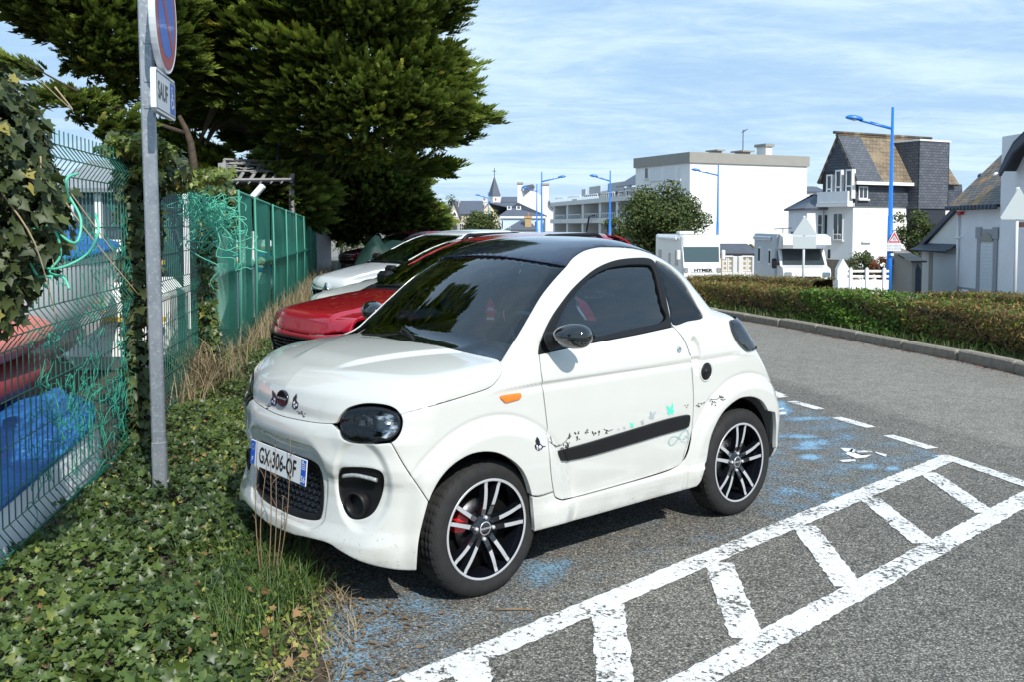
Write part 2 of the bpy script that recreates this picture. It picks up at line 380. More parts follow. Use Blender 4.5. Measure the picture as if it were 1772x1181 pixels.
# ================================================================== materials of the place
M_white = material('pearl_white_paint', (.585, .59, .555), rough=.2, coat=1.0, spec=.5, noise=(3.0, .97, 3))
def road_dirt(m):                      # splashed specks and a film of dirt low on the panels
    t = m.node_tree; b = t.nodes['Principled BSDF']; L = t.links.new; tc_ = t.nodes['TC'].outputs['Object']; s = t.nodes.new('ShaderNodeSeparateXYZ'); L(tc_, s.inputs[0])
    h = t.nodes.new('ShaderNodeMapRange'); L(s.outputs[2], h.inputs[0]); h.inputs[1].default_value = .46; h.inputs[2].default_value = .20
    n = t.nodes.new('ShaderNodeTexNoise'); n.inputs['Scale'].default_value = 75; n.inputs['Detail'].default_value = 2; L(tc_, n.inputs[0]); r = t.nodes.new('ShaderNodeMapRange'); L(n.outputs[0], r.inputs[0]); r.inputs[1].default_value = .66; r.inputs[2].default_value = .72
    n2 = t.nodes.new('ShaderNodeTexNoise'); n2.inputs['Scale'].default_value = 5; n2.inputs['Detail'].default_value = 6; L(tc_, n2.inputs[0]); r2 = t.nodes.new('ShaderNodeMapRange'); L(n2.outputs[0], r2.inputs[0]); r2.inputs[1].default_value = .42; r2.inputs[2].default_value = .75; r2.inputs[4].default_value = .55
    mx = t.nodes.new('ShaderNodeMath'); mx.operation = 'MAXIMUM'; L(r.outputs[0], mx.inputs[0]); L(r2.outputs[0], mx.inputs[1]); mu = t.nodes.new('ShaderNodeMath'); mu.operation = 'MULTIPLY'; L(mx.outputs[0], mu.inputs[0]); L(h.outputs[0], mu.inputs[1])
    old = b.inputs['Base Color'].links[0].from_socket; mc = t.nodes.new('ShaderNodeMix'); mc.data_type = 'RGBA'; L(mu.outputs[0], mc.inputs[0]); L(old, mc.inputs[6]); mc.inputs[7].default_value = (.26, .235, .19, 1); L(mc.outputs[2], b.inputs['Base Color'])
road_dirt(M_white)
M_black = material('black_plastic', (.008, .008, .009), rough=.45, spec=.3)
M_gloss = material('gloss_black', (.006, .007, .011), rough=.08, coat=1.0)
M_roofblk = material('blue_black_roof', (.010, .013, .030), rough=.10, coat=1.0)
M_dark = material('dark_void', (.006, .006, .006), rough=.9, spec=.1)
M_rubber = material('tyre_rubber', (.017, .017, .017), rough=.75, spec=.25, noise=(14, 1.6, 5), bump=(160, .25, .002))
M_alu = material('machined_alloy', (.52, .53, .55), rough=.35, metal=.35, spec=.8)
M_chrome = material('chrome', (.85, .86, .88), rough=.08, metal=1.0)
M_steel = material('brushed_disc', (.10, .10, .105), rough=.4, metal=1.0)
M_caliper = material('red_caliper', (.62, .015, .02), rough=.3, coat=.6)
M_orange = material('orange_lens', (.80, .20, .02), rough=.15, coat=.8)
M_glassw = glass_material('windscreen_glass', (.74, .86, .94), refl=1.7, ior=1.5)
M_glassd = glass_material('tinted_side_glass', (.12, .20, .28), refl=2.2, ior=1.5)
M_glassp = glass_material('privacy_glass', (.02, .022, .03), refl=1.4, ior=1.5)
M_lens = glass_material('headlight_lens', (.95, .97, .98), refl=1.1, ior=1.5)
M_plate = material('number_plate_white', (.75, .76, .76), rough=.3, coat=.3)
M_ink = material('black_ink', (.008, .008, .009), rough=.4)
M_blue = material('plate_blue', (.01, .10, .52), rough=.3, coat=.3)
M_whitep = material('white_print', (.8, .8, .8), rough=.4)
M_seat = material('dark_seat_fabric', (.030, .032, .038), rough=.9, noise=(50, 1.5, 3))
M_dash = material('dash_plastic', (.020, .022, .028), rough=.7)
M_mint = material('mint_sticker', (.10, .78, .50), rough=.4)
M_grey = material('silver_sticker', (.36, .40, .43), rough=.35)
M_lilac = material('lilac_white_print', (.70, .66, .80), rough=.4)
M_teal = material('grey_green_sticker', (.30, .46, .43), rough=.4)
M_red = material('cherry_red_paint', (.36, .004, .018), rough=.20, coat=1.0, noise=(3, .95, 2))
M_wht2 = material('plain_white_paint', (.78, .80, .82), rough=.2, coat=1.0)
M_cream = material('cream_white_paint', (.70, .72, .68), rough=.22, coat=1.0)
M_darkred = material('dark_red_paint', (.20, .004, .02), rough=.2, coat=1.0)
M_redcard = material('red_card', (.75, .03, .03), rough=.6)
# ================================================================== the white microcar
_a, _b = gp(845, 1034), gp(1280, 893)
WB = float(np.linalg.norm(_a - _b)); _fw = (_a - _b) / WB; _lf = np.array([-_fw[1], _fw[0], 0])
C0 = _a - _lf * 0.70; CYAW = math.atan2(_fw[1], _fw[0]); WR = .287
W_v = Tab([.15, .22, .30, .36, .42, .55, .70, .85, .95, 1.05, 1.15, 1.3], [-.055, -.035, -.018, -.022, -.014, -.001, .003, 0, -.012, -.036, -.06, -.10], .018)
P_f = Tab([.15, .19, .24, .29, .35, .45, .56, .60, .64, .68, .72, .755, .80, .86, .95], [-.01, .012, .030, .026, .004, -.012, -.014, -.010, .004, .012, .004, -.016, -.014, -.030, -.10], .008)
P_r = Tab([.15, .3, .5, .62, .75, .87, 1.0, 1.1, 1.3], [.03, 0, .0, .03, .10, .20, .30, .39, .6], .03)
def F_car(x, y, z):
    a = np.abs(y)
    # side
    w = .722 + W_v(z) - .035 * np.clip(x / .6, 0, 1) ** 2 - .012 * np.clip((-x - 1.35) / .7, 0, 1.3) ** 2
    for xc in (0., -WB):
        r = np.sqrt((x - xc) ** 2 + (z - .285) ** 2)
        w = w + ((.014 * sstep(.478, .466, r) + .016 * sstep(.47, .40, r)) - .005 * np.exp(-((r - .484) / .009) ** 2)) * sstep(.41, .34, x)
    w = w - .009 * np.exp(-((z - .865 - .010 * (-x - .3)) / .0135) ** 2) * sstep(-.08, -.30, x) * sstep(-1.75, -1.6, x)
    w = w + .022 * sstep(.345, .325, z) * sstep(-.28, -.36, x) * sstep(-WB + .26, -WB + .34, x)
    ds = a - w
    # front and rear
    zf = z + .085 * sstep(.22, .40, a) * sstep(.75, .62, z) * sstep(.45, .56, z)
    xf = .592 - .37 * a ** 2.4 + P_f(zf) - .05 * np.clip((z - .70) / .15, 0, 2) * a
    df = x - xf
    xr = -(WB + .465 - .26 * a ** 2.6 - P_r(z)); dr = xr - x
    # top
    xx = np.clip(.62 - x, 0, .76)
    Hh = .895 + .315 * xx - .20 * xx ** 2 - .11 * a ** 2.6 + .062 * np.clip(-x - .14, 0, 2)
    e = a - (.19 + .26 * np.clip((.42 - x) / .5, 0, 1.2)); Hh = Hh + .013 * sstep(.03, -.03, e) * sstep(.45, .30, x)
    dt = z - Hh
    lo = smax(smax(ds, df, .13), dr, .075); lo = smax(lo, dt, .055)
    # greenhouse
    u = z - 1.0
    gs = a - (.668 - .29 * u - .26 * u * u)
    gf = (x - (-.035 - 1.20 * u - .30 * a ** 2)) * .64
    gr = (-x - (1.80 - .86 * (z - 1.05) - .25 * a ** 2 - .25 * np.clip(z - 1.25, 0, 1) ** 2 * 4)) * .75
    gt = z - (1.503 - .20 * (x + 1.0) ** 2 - .17 * a ** 2.2)
    up = smax(smax(gs, gf, .07), gr, .16); up = smax(up, gt, .15)
    up = np.maximum(up, .90 - z)
    d = smin(lo, up, .05)
    # pocket round the fog lamp and grille, cupped handle behind the door
    e = np.sqrt(((np.arctan2(a, np.maximum(x, .05)) - .795) / .150) ** 2 + ((z - .530) / .160) ** 2); d = d + .015 * sstep(1.24, .98, e) * (x > .2)
    e = (np.clip(a - .245, 0, 9) / .09) ** 2 + (np.clip(np.abs(z - .475) - .10, 0, 9) / .07) ** 2; d = d + .009 * sstep(1.2, .85, e) * (x > .2)
    e = np.sqrt(((x + 1.335) / .040) ** 2 + ((z - .905) / .095) ** 2); d = d + .020 * sstep(1.1, .7, e) * (a > .5)
    return d
car = thing('microcar', 'small white two-seat microcar with black roof and butterfly stickers on its door, parked nearest', 'car', C0, CYAW)
B = Body(F_car, C0, CYAW)
SIDE = Par((0, .94, .342), (1, 0, 0), (0, -.342, .94)); TOPP = Par((0, 0, 1), (1, 0, 0), (0, 1, 0))
HOODP = Par((.6, 0, .8), (.8, 0, -.6), (0, 1, 0)); WSP = Par((.64, 0, .768), (-.768, 0, .64), (0, 1, 0)); FRONT = Cyl(0.0)
def cpx(px, py, y):                    # car coordinates of a pixel on the plane at distance y from the centre line
    d = B.M @ ray(px, py); o = B.tol(CAMP); return o + d * ((y - o[1]) / d[1])
def px(P, closed=False, n=4): return B.pix(spline(P, closed, n))
def half(P, ny=True):                  # keep the left half of an open run, snap its ends to y = 0 and mirror it
    P = P[P[:, 1] > .004]
    if P[0, 1] < P[-1, 1]: P = P[::-1]      # from outside to the centre
    e = P[-1].copy(); e[1] = 0; Q = np.vstack([P, [e], (P * [1, -1, 1])[::-1]]); return Q     # left -> centre -> right
lip = [(437, 684), (458, 709), (480, 718), (504, 724.5), (545, 732), (575, 734)]
brow = [(582.5, 733), (589, 720), (603, 706.5), (632, 699), (665, 701), (684, 708), (693, 718)]
hside = [(693, 718), (752.6, 703), (815, 684), (848, 672), (864, 655), (869, 640), (864.5, 627)]
cowl = [(864, 626), (856, 622), (815, 613), (781.6, 605), (756.7, 599), (690, 589), (624, 583)]
lipH = half(px(lip)); browL = px(brow); sideL = px(hside); cowlH = half(px(cowl))
mir = np.array([1, -1, 1.])
# hood: centre lip -> left brow -> left side -> cowl -> right
hood_out = np.vstack([cowlH, (sideL * mir)[::-1], (browL * mir)[::-1], lipH[::-1], browL, sideL])
pobj('hood', B.panel(HOODP, hood_out, h=.012, bh=.008, gap=.0004, edge=.10), M_white, car)
# headlights
hl = px([(588.5, 738), (590, 724), (604, 711.5), (632, 705.5), (662, 707), (683, 715), (692, 728), (691, 745), (680, 758), (664, 764), (640, 766), (607, 764), (593, 755)], True, 5)
hseam = [(587, 745), (590, 757), (603, 766.5), (640, 769.5), (664, 768), (677, 767)]
seam = [(677, 767), (698.6, 804.8), (723.5, 842), (742, 869)]
archf = [(742, 869), (733, 902), (725, 940), (721.5, 988.6)]
botm = [(721.5, 988.6), (690, 988), (649, 981), (615.7, 970), (586.7, 954), (566, 941), (524, 930), (504, 926), (475, 907)]
bot = px(botm); bot = bot[bot[:, 1] > .2]
bl = np.vstack([px(hseam), px(seam), px(archf), bot[1:]])
botc = np.array([(.60, .17, .262), (.602, .10, .258), (.604, .02, .256)]); botH = np.vstack([botc, (botc * mir)[::-1]])
bump_out = np.vstack([lipH[::-1], bl, botH, (bl * mir)[::-1]])
gr_t = px([(437, 769.5), (446, 767), (475, 775), (504, 786), (543, 800.6), (555.5, 817), (560, 850), (557.6, 888), (547, 901), (504, 892), (462, 867), (446, 842)], False, 5)
gr_t = gr_t[gr_t[:, 1] > .004]; gr_out = np.vstack([gr_t, (gr_t * mir)[::-1]])
fog_o = px([(586.6, 824), (590, 813), (600, 810.5), (632, 811), (655, 816), (663.5, 828), (661, 854.5), (649, 883.5), (632, 897), (611.5, 899), (599, 887.7), (588.7, 858.6)], True, 5)
pobj('front_bumper', B.panel(FRONT, bump_out, [gr_out, fog_o, fog_o * mir], h=.0068, bh=.008, depth=.035, gap=.0022), M_white, car)
# front wing
fend = px([(698.6, 804.8), (723.5, 842), (742, 869)], False)
fend = np.vstack([px([(677, 767), (698.6, 804.8), (723.5, 842), (742, 869)]), px([(742, 869), (749, 852), (761, 831), (778, 811), (798, 796), (818, 786.5), (840, 783), (860, 785), (877, 792), (893, 803), (906, 818), (915, 838), (920.5, 859)]),
    px([(920.5, 859), (935, 859), (957.5, 852)]), px([(957.5, 852), (953, 819), (947, 743), (940, 682), (932.6, 615)]), px([(932.6, 613), (905, 618), (867, 626)]), sideL[::-1], px([(694, 719), (697, 731), (694, 748), (686, 761), (678, 767)])])
FP = Par((.30, .78, .549), (.933, -.359, 0), (-.197, -.512, .836))
fv = B.panel(FP, fend, h=.0058, bh=.0065, depth=.03, gap=.0008); pobj('front_wing', fv, M_white, car, both=True)
# door and the fixed body side round it
dfront = [(932.6, 616), (940, 682), (947, 743), (953, 819), (957, 848), (961, 862), (973, 867)]
dbot = [(973, 867), (1010, 858), (1073, 840.5), (1130, 824), (1165, 812), (1180, 801), (1189, 785), (1194, 765), (1197.5, 743), (1200.5, 697), (1198, 645), (1194, 615), (1183, 587), (1166, 566)]
belt = [(1162, 566), (1100, 579.5), (1021, 594.5), (975, 604.5), (932.6, 613.5)]
doorL = np.vstack([px(dfront), px(dbot), px(belt)])
pobj('door', B.panel(SIDE, doorL, h=.009, bh=.009, gap=.0036), M_white, car, both=True)
fro = [(931.5, 615), (934, 597), (943, 572), (956, 547), (972, 524), (990, 501), (1010, 481.5), (1028, 467), (1047, 457), (1066, 450.5), (1084, 447.5), (1104, 446), (1121, 446.5), (1131, 451), (1137, 462), (1146, 487), (1155, 528), (1161.5, 561)]
_rx = np.array([(-.94, .425), (-1.05, .43), (-1.2, .43), (-1.35, .43), (-1.46, .43), (-1.54, .44)]); _O, _D, _t0, _t1 = TOPP.rays(_rx); rail = B.hit(_O, _D, _t0, _t1)
_ru = np.array([(-1.60, .47, 1.27), (-1.66, .52, 1.17), (-1.72, .56, 1.08), (-1.80, .58, .98), (-1.90, .60, .87), (-2.0, .62, .72), (-2.05, .62, .55), (-2.07, .62, .42), (-2.08, .62, .31)])
_ru = np.array([q if False else B.hit(np.array([[0., 0, q[2]]]) + np.array([[q[0], q[1], 0]]) / math.hypot(q[0], q[1]) * 3, -np.array([[q[0], q[1], 0]]) / math.hypot(q[0], q[1]), 0., 2.9)[0] for q in _ru])
rear_u = np.vstack([rail, _ru])
arch_c = px([(1335.6, 775), (1335.6, 759), (1334.7, 742), (1331, 718), (1321.6, 699), (1310, 690.5), (1295, 688), (1277, 692.6), (1254.5, 711), (1240, 734), (1229, 763), (1222.5, 800), (1214, 832), (1205, 843.5)], False, 4)
_pa = spline([(1337.5, 779), (1336.5, 759), (1335.0, 742), (1331, 718)], False, 4); arch_c[:13] = [cpx(a_, b_, .70) for a_, b_ in _pa[:13]]
sillb = px([(1205, 843.5), (1180, 850.5), (1134, 863), (1043, 889), (936, 918.5), (925, 920)])
sillf = px([(925, 920), (923, 890), (920.5, 860)]); sillt = px([(920.5, 860), (935, 861), (957.5, 853.5)])
apil = px([(867, 625), (882, 601), (898, 576), (916, 545), (935, 513), (957, 485), (980, 460)])
rroof = px([(980, 460), (991, 446), (1010, 433.5), (1032, 427.5)])
bs = np.vstack([apil, rroof[:-1], rear_u, arch_c, sillb, sillf, sillt, px(dfront[-3:]), px(dbot), px(fro)[::-1], px([(931, 614), (905, 619), (868, 627)])])
qg = px([(1134.5, 452), (1151, 457), (1163, 465), (1174, 476), (1186, 491), (1196, 509), (1207, 530), (1216, 549.5), (1190, 556), (1164.5, 562), (1157.5, 531.5), (1144.5, 483)], True, 4)
bsv = B.panel(SIDE, bs, [qg], h=.008, bh=.009, depth=.02, gap=.0020); pobj('body_side', bsv, M_white, car, both=True)
gl = px([(959, 574), (972, 543), (982, 525), (995, 509), (1008, 494), (1021, 481), (1038, 470), (1054, 463.5), (1073, 459.5), (1092, 457.5), (1121, 458), (1129, 463), (1134, 475), (1140, 502), (1146, 530), (1150.5, 555), (1090, 570), (1025, 585), (975, 597), (961, 599)], False, 4)
fr_out = np.vstack([px(fro), px(belt)])
pobj('window_frame', B.panel(SIDE, fr_out, [gl], h=.012, bh=.009, off=.001, depth=.02, gap=0), M_black, car, both=True)
pobj('side_window', B.panel(SIDE, gl, h=.03, bh=.014, off=-.010, depth=.004, gap=-.003), M_glassd, car, both=True)
pobj('quarter_window', B.panel(SIDE, qg, h=.03, bh=.014, off=-.006, depth=.004, gap=-.002), M_glassp, car, both=True)
# windscreen, roof
wtop = half(px([(980, 461), (924, 451.5), (875.6, 445), (823, 443), (764, 446)]))
ws_out = np.vstack([cowlH[::-1], apil[2:-1], wtop, (apil[2:-1] * mir)[::-1]])
ws_out = np.vstack([(cowlH * [1, 1, 1])[::-1], apil[1:-1], wtop, (apil[1:-1] * mir)[::-1]])
pobj('windscreen', B.panel(WSP, ws_out, h=.03, bh=.014, off=-.004, depth=.005, gap=.001), M_glassw, car)
rr_ = np.vstack([rail, [(-1.555, .35, 0), (-1.56, .15, 0), (-1.56, 0, 0)]]); rl = np.vstack([rroof, rr_])
rf = np.vstack([wtop[::-1], rl[1:], (rl * mir)[::-1][:-1]])
pobj('roof', B.panel(TOPP, rf, h=.025, bh=.014, off=.0015), M_roofblk, car)
# dark band of the windscreen and cowl, wipers
mbw = MB()
for pts in ([cpx(700, 580, .0), cpx(668, 583, -.2), cpx(630, 583, -.33)], [cpx(706, 588, .1), cpx(698, 578, .05), cpx(692, 588, .05)]):
    pp = np.array(pts)
wp = B.pix(spline([(717, 592), (700, 583.5), (680, 584.5), (655, 585.5), (628, 583.5)], False, 4)); wp += B.grad(wp) * .014
mbw.tube(wp, .006, 6); wa = B.pix([(716, 592), (706, 584), (700, 580), (694, 584)]); wa += B.grad(wa) * np.array([.012, .03, .034, .02])[:, None]; mbw.tube(wa, .008, 6)
mbw.build('wiper', M_black, car)
# dark inner shell that closes the gaps
fs = np.array([(math.cos(t) * .8, math.sin(t) * .8, z) for t, z in [(R(a), .93) for a in range(50, -51, -5)] + [(R(a), .24) for a in range(-50, 51, 5)]])
pobj('inner_shell', B.panel(FRONT, fs, h=.05, bh=.03, off=-.085, depth=0, gap=0), M_dark, car)
cf = [(-.30, .7, .99), (-.30, .7, .22), (-1.40, .7, .22)] + [(-WB + .345 * math.cos(t), .7, .285 + .345 * math.sin(t)) for t in np.linspace(0, math.pi * .72, 12)] + [(-1.95, .7, .66), (-1.85, .7, .8), (-1.7, .7, 1.0)]
pobj('inner_shell', B.panel(SIDE, np.array(cf), h=.05, bh=.03, off=-.045, depth=0, gap=0), M_dark, car, both=True)
# grille, fog lamps, lights
pobj('grille_surround', B.panel(FRONT, gr_out, [gr_out * [1, .90, 1] * [1, 1, .86] + [0, 0, .067]], h=.014, bh=.008, off=-.006, depth=.03, gap=.0), M_black, car)
GV = B.panel(FRONT, gr_out, h=.03, bh=.012, off=-.034, depth=0, gap=0); pobj('grille_backing', GV, M_gloss, car)
mg = MB()
for row in range(7):
    for cc in range(-8, 9):
        y0 = cc * .034 + (row % 2) * .017; z0 = .345 + row * .026
        if abs(y0) > .235 or (abs(y0) > .19 and row < 1): continue
        q = [(y0 - .013, z0 + .004), (y0 - .006, z0 - .006), (y0 + .006, z0 - .006), (y0 + .013, z0 + .004)]
        X = np.array([(.5, a, b) for a, b in q]); O, D, t0, t1 = FRONT.rays(FRONT.to2d(X)); Vv = B.hit(O, D, t0, t1); mg.tube(Vv - [.022, 0, 0], .0042, 5)
mg.build('grille_mesh', M_gloss, car)
def fog_unit(s):
    k = np.array([1, s, 1.])
    V, T, N = B.panel(FRONT, fog_o, h=.014, bh=.008, off=-.016, depth=0, gap=-.002)
    if s < 0: V, T, N = mirror((V, T, N))
    hs = link('fog_housing', npmesh('fog_housing', V, T, M_black, True, N), car)
    c = B.pix([(616, 874)])[0]; n = B.grad(c[None])[0]; n = np.array([.94, .30, -.02]); n /= np.linalg.norm(n); a = np.cross(n, [0, 0, 1]); a /= np.linalg.norm(a); b = np.cross(a, n)
    m = MB(); prof = [(.034, -.05), (.036, -.01), (.040, .012), (.047, .020), (.053, .014), (.055, -.02), (.055, -.045)]
    Vv = []; nn = 28
    for (r, h) in prof:
        for j in range(nn): w = 2 * math.pi * j / nn; Vv.append((c + n * (h - .005) + r * (math.cos(w) * a + math.sin(w) * b)) * k)
    m.add(Vv, [(i * nn + j, i * nn + (j + 1) % nn, (i + 1) * nn + (j + 1) % nn, (i + 1) * nn + j) for i in range(len(prof) - 1) for j in range(nn)], 0, True)
    o = m.build('fog_lamp_ring', M_black, hs)
    m = MB(); m.add([(c + n * -.04 + .036 * (math.cos(2 * math.pi * j / 20) * a + math.sin(2 * math.pi * j / 20) * b)) * k for j in range(20)], [tuple(range(20))]); m.build('lamp_glass', M_gloss, hs)
    dr = B.pix(spline([(594, 825.5), (612, 824), (632, 827.5), (652, 833)], False, 4)); dr = dr - B.grad(dr) * .002
    m = MB(); m.tube(dr * k, .0085, 8); m.build('daytime_light', M_lightbar, hs)
M_lightbar = material('pale_light_bar', (.42, .44, .45), rough=.15, coat=1.0, noise=(90, .5, 2))
M_refl = material('lamp_reflector', (.92, .94, .96), rough=.22, metal=.8)
for s in (1, -1): fog_unit(s)
hc = hl.mean(0); M_lampin = material('smoked_reflector', (.12, .13, .15), rough=.25, metal=.8)
def headlight(s):
    k = np.array([1, s, 1.]); f = (lambda q: mirror(q)) if s < 0 else (lambda q: q)
    hb = pobj('headlight', f(B.panel(FP, hl, h=.02, bh=.01, off=-.075, depth=0, gap=-.004)), M_lampin, car)
    V, T, N = B.panel(FP, hl, [hc + (hl - hc) * .93], h=.012, bh=.007, off=.001, depth=.07, gap=0); pobj('bezel', f((V, T, N)), M_black, hb)
    pobj('lens', f(B.panel(FP, hl, h=.02, bh=.01, off=.002, depth=.01, gap=.003)), M_lens, hb)
    c = B.pix([(614, 741)])[0]; n = np.array([.93, .36, 0]); a = np.array([-.36, .93, 0]); b = np.array([0, 0, 1.])
    m = MB(); prof = [(.001, .012), (.016, .009), (.028, .000), (.034, -.014), (.036, -.02), (.046, -.012), (.048, -.03)]; nn = 24; Vv = []
    c2 = c - n * .040
    for r, h in prof:
        for j in range(nn): w = 2 * math.pi * j / nn; Vv.append((c2 + n * h + r * (math.cos(w) * a + math.sin(w) * b)) * k)
    m.add(Vv, [(i * nn + j, i * nn + (j + 1) % nn, (i + 1) * nn + (j + 1) % nn, (i + 1) * nn + j)[::(1 if s > 0 else -1)] for i in range(len(prof) - 1) for j in range(nn)], 0, True)
    m.build('projector', M_gloss, hb)
    m = MB()
    for q in ([(640, 716), (655, 712), (678, 720), (668, 729), (652, 730)], [(655, 742), (672, 733), (686, 735), (684, 749), (664, 757), (648, 753)], [(654, 722), (676, 726), (676, 737), (658, 735)]):
        P = B.pix(spline(q, True, 3)); G = B.grad(P); Q = P - G * (.045 + .02 * np.sin(np.arange(len(P)) * 1.3))[:, None]; ce = Q.mean(0) + G.mean(0) * .015
        m.add(np.vstack([Q, [ce]]) * k, [(i, (i + 1) % len(Q), len(Q)) for i in range(len(Q))], 0, True)
    m.build('reflector', M_refl, hb)
for s in (1, -1): headlight(s)
# tail lights, rear end
tl = px([(1263.8, 557.5), (1272.8, 567), (1287, 581), (1293, 593), (1295, 608), (1284.6, 602), (1275, 590.7), (1268, 574)], True, 3)
tl_in = px([(1262, 556), (1266, 573), (1274, 590), (1284, 602), (1293, 609)]); tl = np.vstack([tl_in, tl_in[::-1] + np.array([-.07, -.15, .01])])
pobj('tail_light', B.panel(Par((-.72, .69, 0), (-.69, -.72, 0), (0, 0, 1)), tl, h=.02, bh=.012, off=.012, depth=.02, gap=0), M_gloss, car, both=True)
BK = Par((-.92, 0, .39), (.39, 0, .92), (0, 1, 0)); BKC = Cyl(-1.0, back=True)
tg = [(-1.57, .44, 1.40), (-1.57, -.44, 1.40), (-1.72, -.50, 1.12), (-1.9, -.54, .84), (-2.0, -.50, .62), (-2.0, .50, .62), (-1.9, .54, .84), (-1.72, .50, 1.12)]
pobj('tailgate', B.panel(BK, np.array(tg), [np.array([(-1.58, .40, 1.36), (-1.58, -.40, 1.36), (-1.72, -.46, 1.12), (-1.72, .46, 1.12)])], h=.03, bh=.02), M_white, car)
pobj('rear_window', B.panel(BK, np.array([(-1.58, .40, 1.36), (-1.58, -.40, 1.36), (-1.72, -.46, 1.12), (-1.72, .46, 1.12)]), h=.04, bh=.02, off=-.004, depth=.004, gap=0), M_glassw, car)
rb = [(-2.0, .62, .60), (-2.0, -.62, .60), (-2.0, -.62, .24), (-2.0, .62, .24)]
pobj('rear_bumper', B.panel(BKC, resample(np.array(rb), .1), h=.03, bh=.02), M_white, car)
# plate and badge
PLM = Matrix.Translation((.598, -.005, .536)) @ Matrix.Rotation(R(90), 4, 'Z') @ Matrix.Rotation(R(85), 4, 'X')
pl = MB(); pl.box((-.26, -.055, 0), (.26, .055, .004), ch=.002); plo = pl.build('number_plate', M_plate, car); plo.matrix_local = PLM
m = MB(); m.box((-.257, -.051, .0042), (-.215, .051, .0052)); m.box((.215, -.051, .0042), (.257, .051, .0052)); m.build('blue_band', M_blue, plo)
t = text_mesh('GX-306-QF', .098, M_ink, 'registration', squeeze=.70, bold=.0016); o = link('registration', t, plo, (0, -.002, .0056)); o.scale = (1.04, 1, 1)
t = text_mesh('56', .036, M_whitep, 'department_number', bold=.0008); link('department_number', t, plo, (.236, -.030, .0058))
t = text_mesh('F', .030, M_whitep, 'country_letter', bold=.0008); link('country_letter', t, plo, (-.236, -.030, .0058))
m = MB()
for i in range(4): m.box((.220, .012 + i * .008, .0056), (.252, .015 + i * .008, .0058))
m.box((.224, .040, .0056), (.234, .048, .0058)); m.build('regional_flag', M_whitep, plo)
m = MB()
for i in range(12): w = i * math.pi / 6; m.box((-.236 + .012 * math.cos(w) - .0015, .025 + .012 * math.sin(w) - .0015, .0056), (-.236 + .012 * math.cos(w) + .0015, .025 + .012 * math.sin(w) + .0015, .0058))
m.build('star_ring', material('plate_yellow', (.8, .6, .05)), plo)
bc = B.pix([(493, 692)])[0]; bm = Matrix.Translation((bc[0] - .004, 0.0, bc[2])) @ Matrix.Rotation(R(90), 4, 'Z') @ Matrix.Rotation(R(84), 4, 'X')
m = MB(); m.lathe([(.0445, 0), (.0445, .008), (.041, .011), (.038, .009)], n=32); o = m.build('badge', M_gloss, car); o.matrix_local = bm; o.scale = (1.12, .82, 1)
m2 = MB(); m2.add([(.038 * math.cos(w), .038 * math.sin(w), .0095) for w in np.linspace(0, 2 * math.pi, 32, endpoint=False)], [tuple(range(32))]); m2.build('badge_face', M_gloss, o)
link('badge_lettering', text_mesh('MICROCAR', .014, M_alu, 'badge_lettering', bold=.0005), o, (0, 0, .0102))
# ------------------------------------------------------------------ small things on the side
def side_blob(P, mat, name, off=.0, depth=.01, h=.02, bh=.008, both=True, proj=None, label=None, gap=0):
    return pobj(name, B.panel(proj or SIDE, P, h=h, bh=bh, off=off, depth=depth, gap=gap), mat, car, both=both, label=label)
side_blob(px([(864, 687), (880, 683.5), (897, 681.5), (900.5, 684), (899, 691), (887, 695), (875, 698), (871, 696)], True, 3), M_orange, 'side_indicator', off=.007, depth=.01, h=.01)
strip = px([(965, 784), (970, 780), (1020, 766), (1100, 742), (1150, 727), (1186, 719), (1191.5, 722), (1190, 735), (1185, 741), (1150, 751), (1100, 766), (1020, 789), (975, 798), (969, 796)], True, 4)
side_blob(strip, M_black, 'door_strip', off=.012, depth=.016, h=.014)
fc = B.pix([(1221.5, 644)])[0]
m = MB(); m.lathe([(.052, 0), (.052, .006), (.046, .008), (.044, .003)], (fc[0], fc[1] - .002, fc[2]), 'y', 32); m.build('fuel_flap_ring', M_white, car)
m = MB(); m.lathe([(.044, .001), (.043, .006), (.034, .010), (.012, .011), (.011, .014), (.0001, .014)], (fc[0], fc[1] - .002, fc[2]), 'y', 32); m.build('fuel_cap', M_black, car)
lc = B.pix([(1174.5, 606)])[0]; m = MB(); m.lathe([(.016, 0), (.016, .004), (.009, .005), (.008, .002), (.0001, .002)], (lc[0], lc[1], lc[2]), 'y', 20); m.build('door_lock', M_chrome, car)
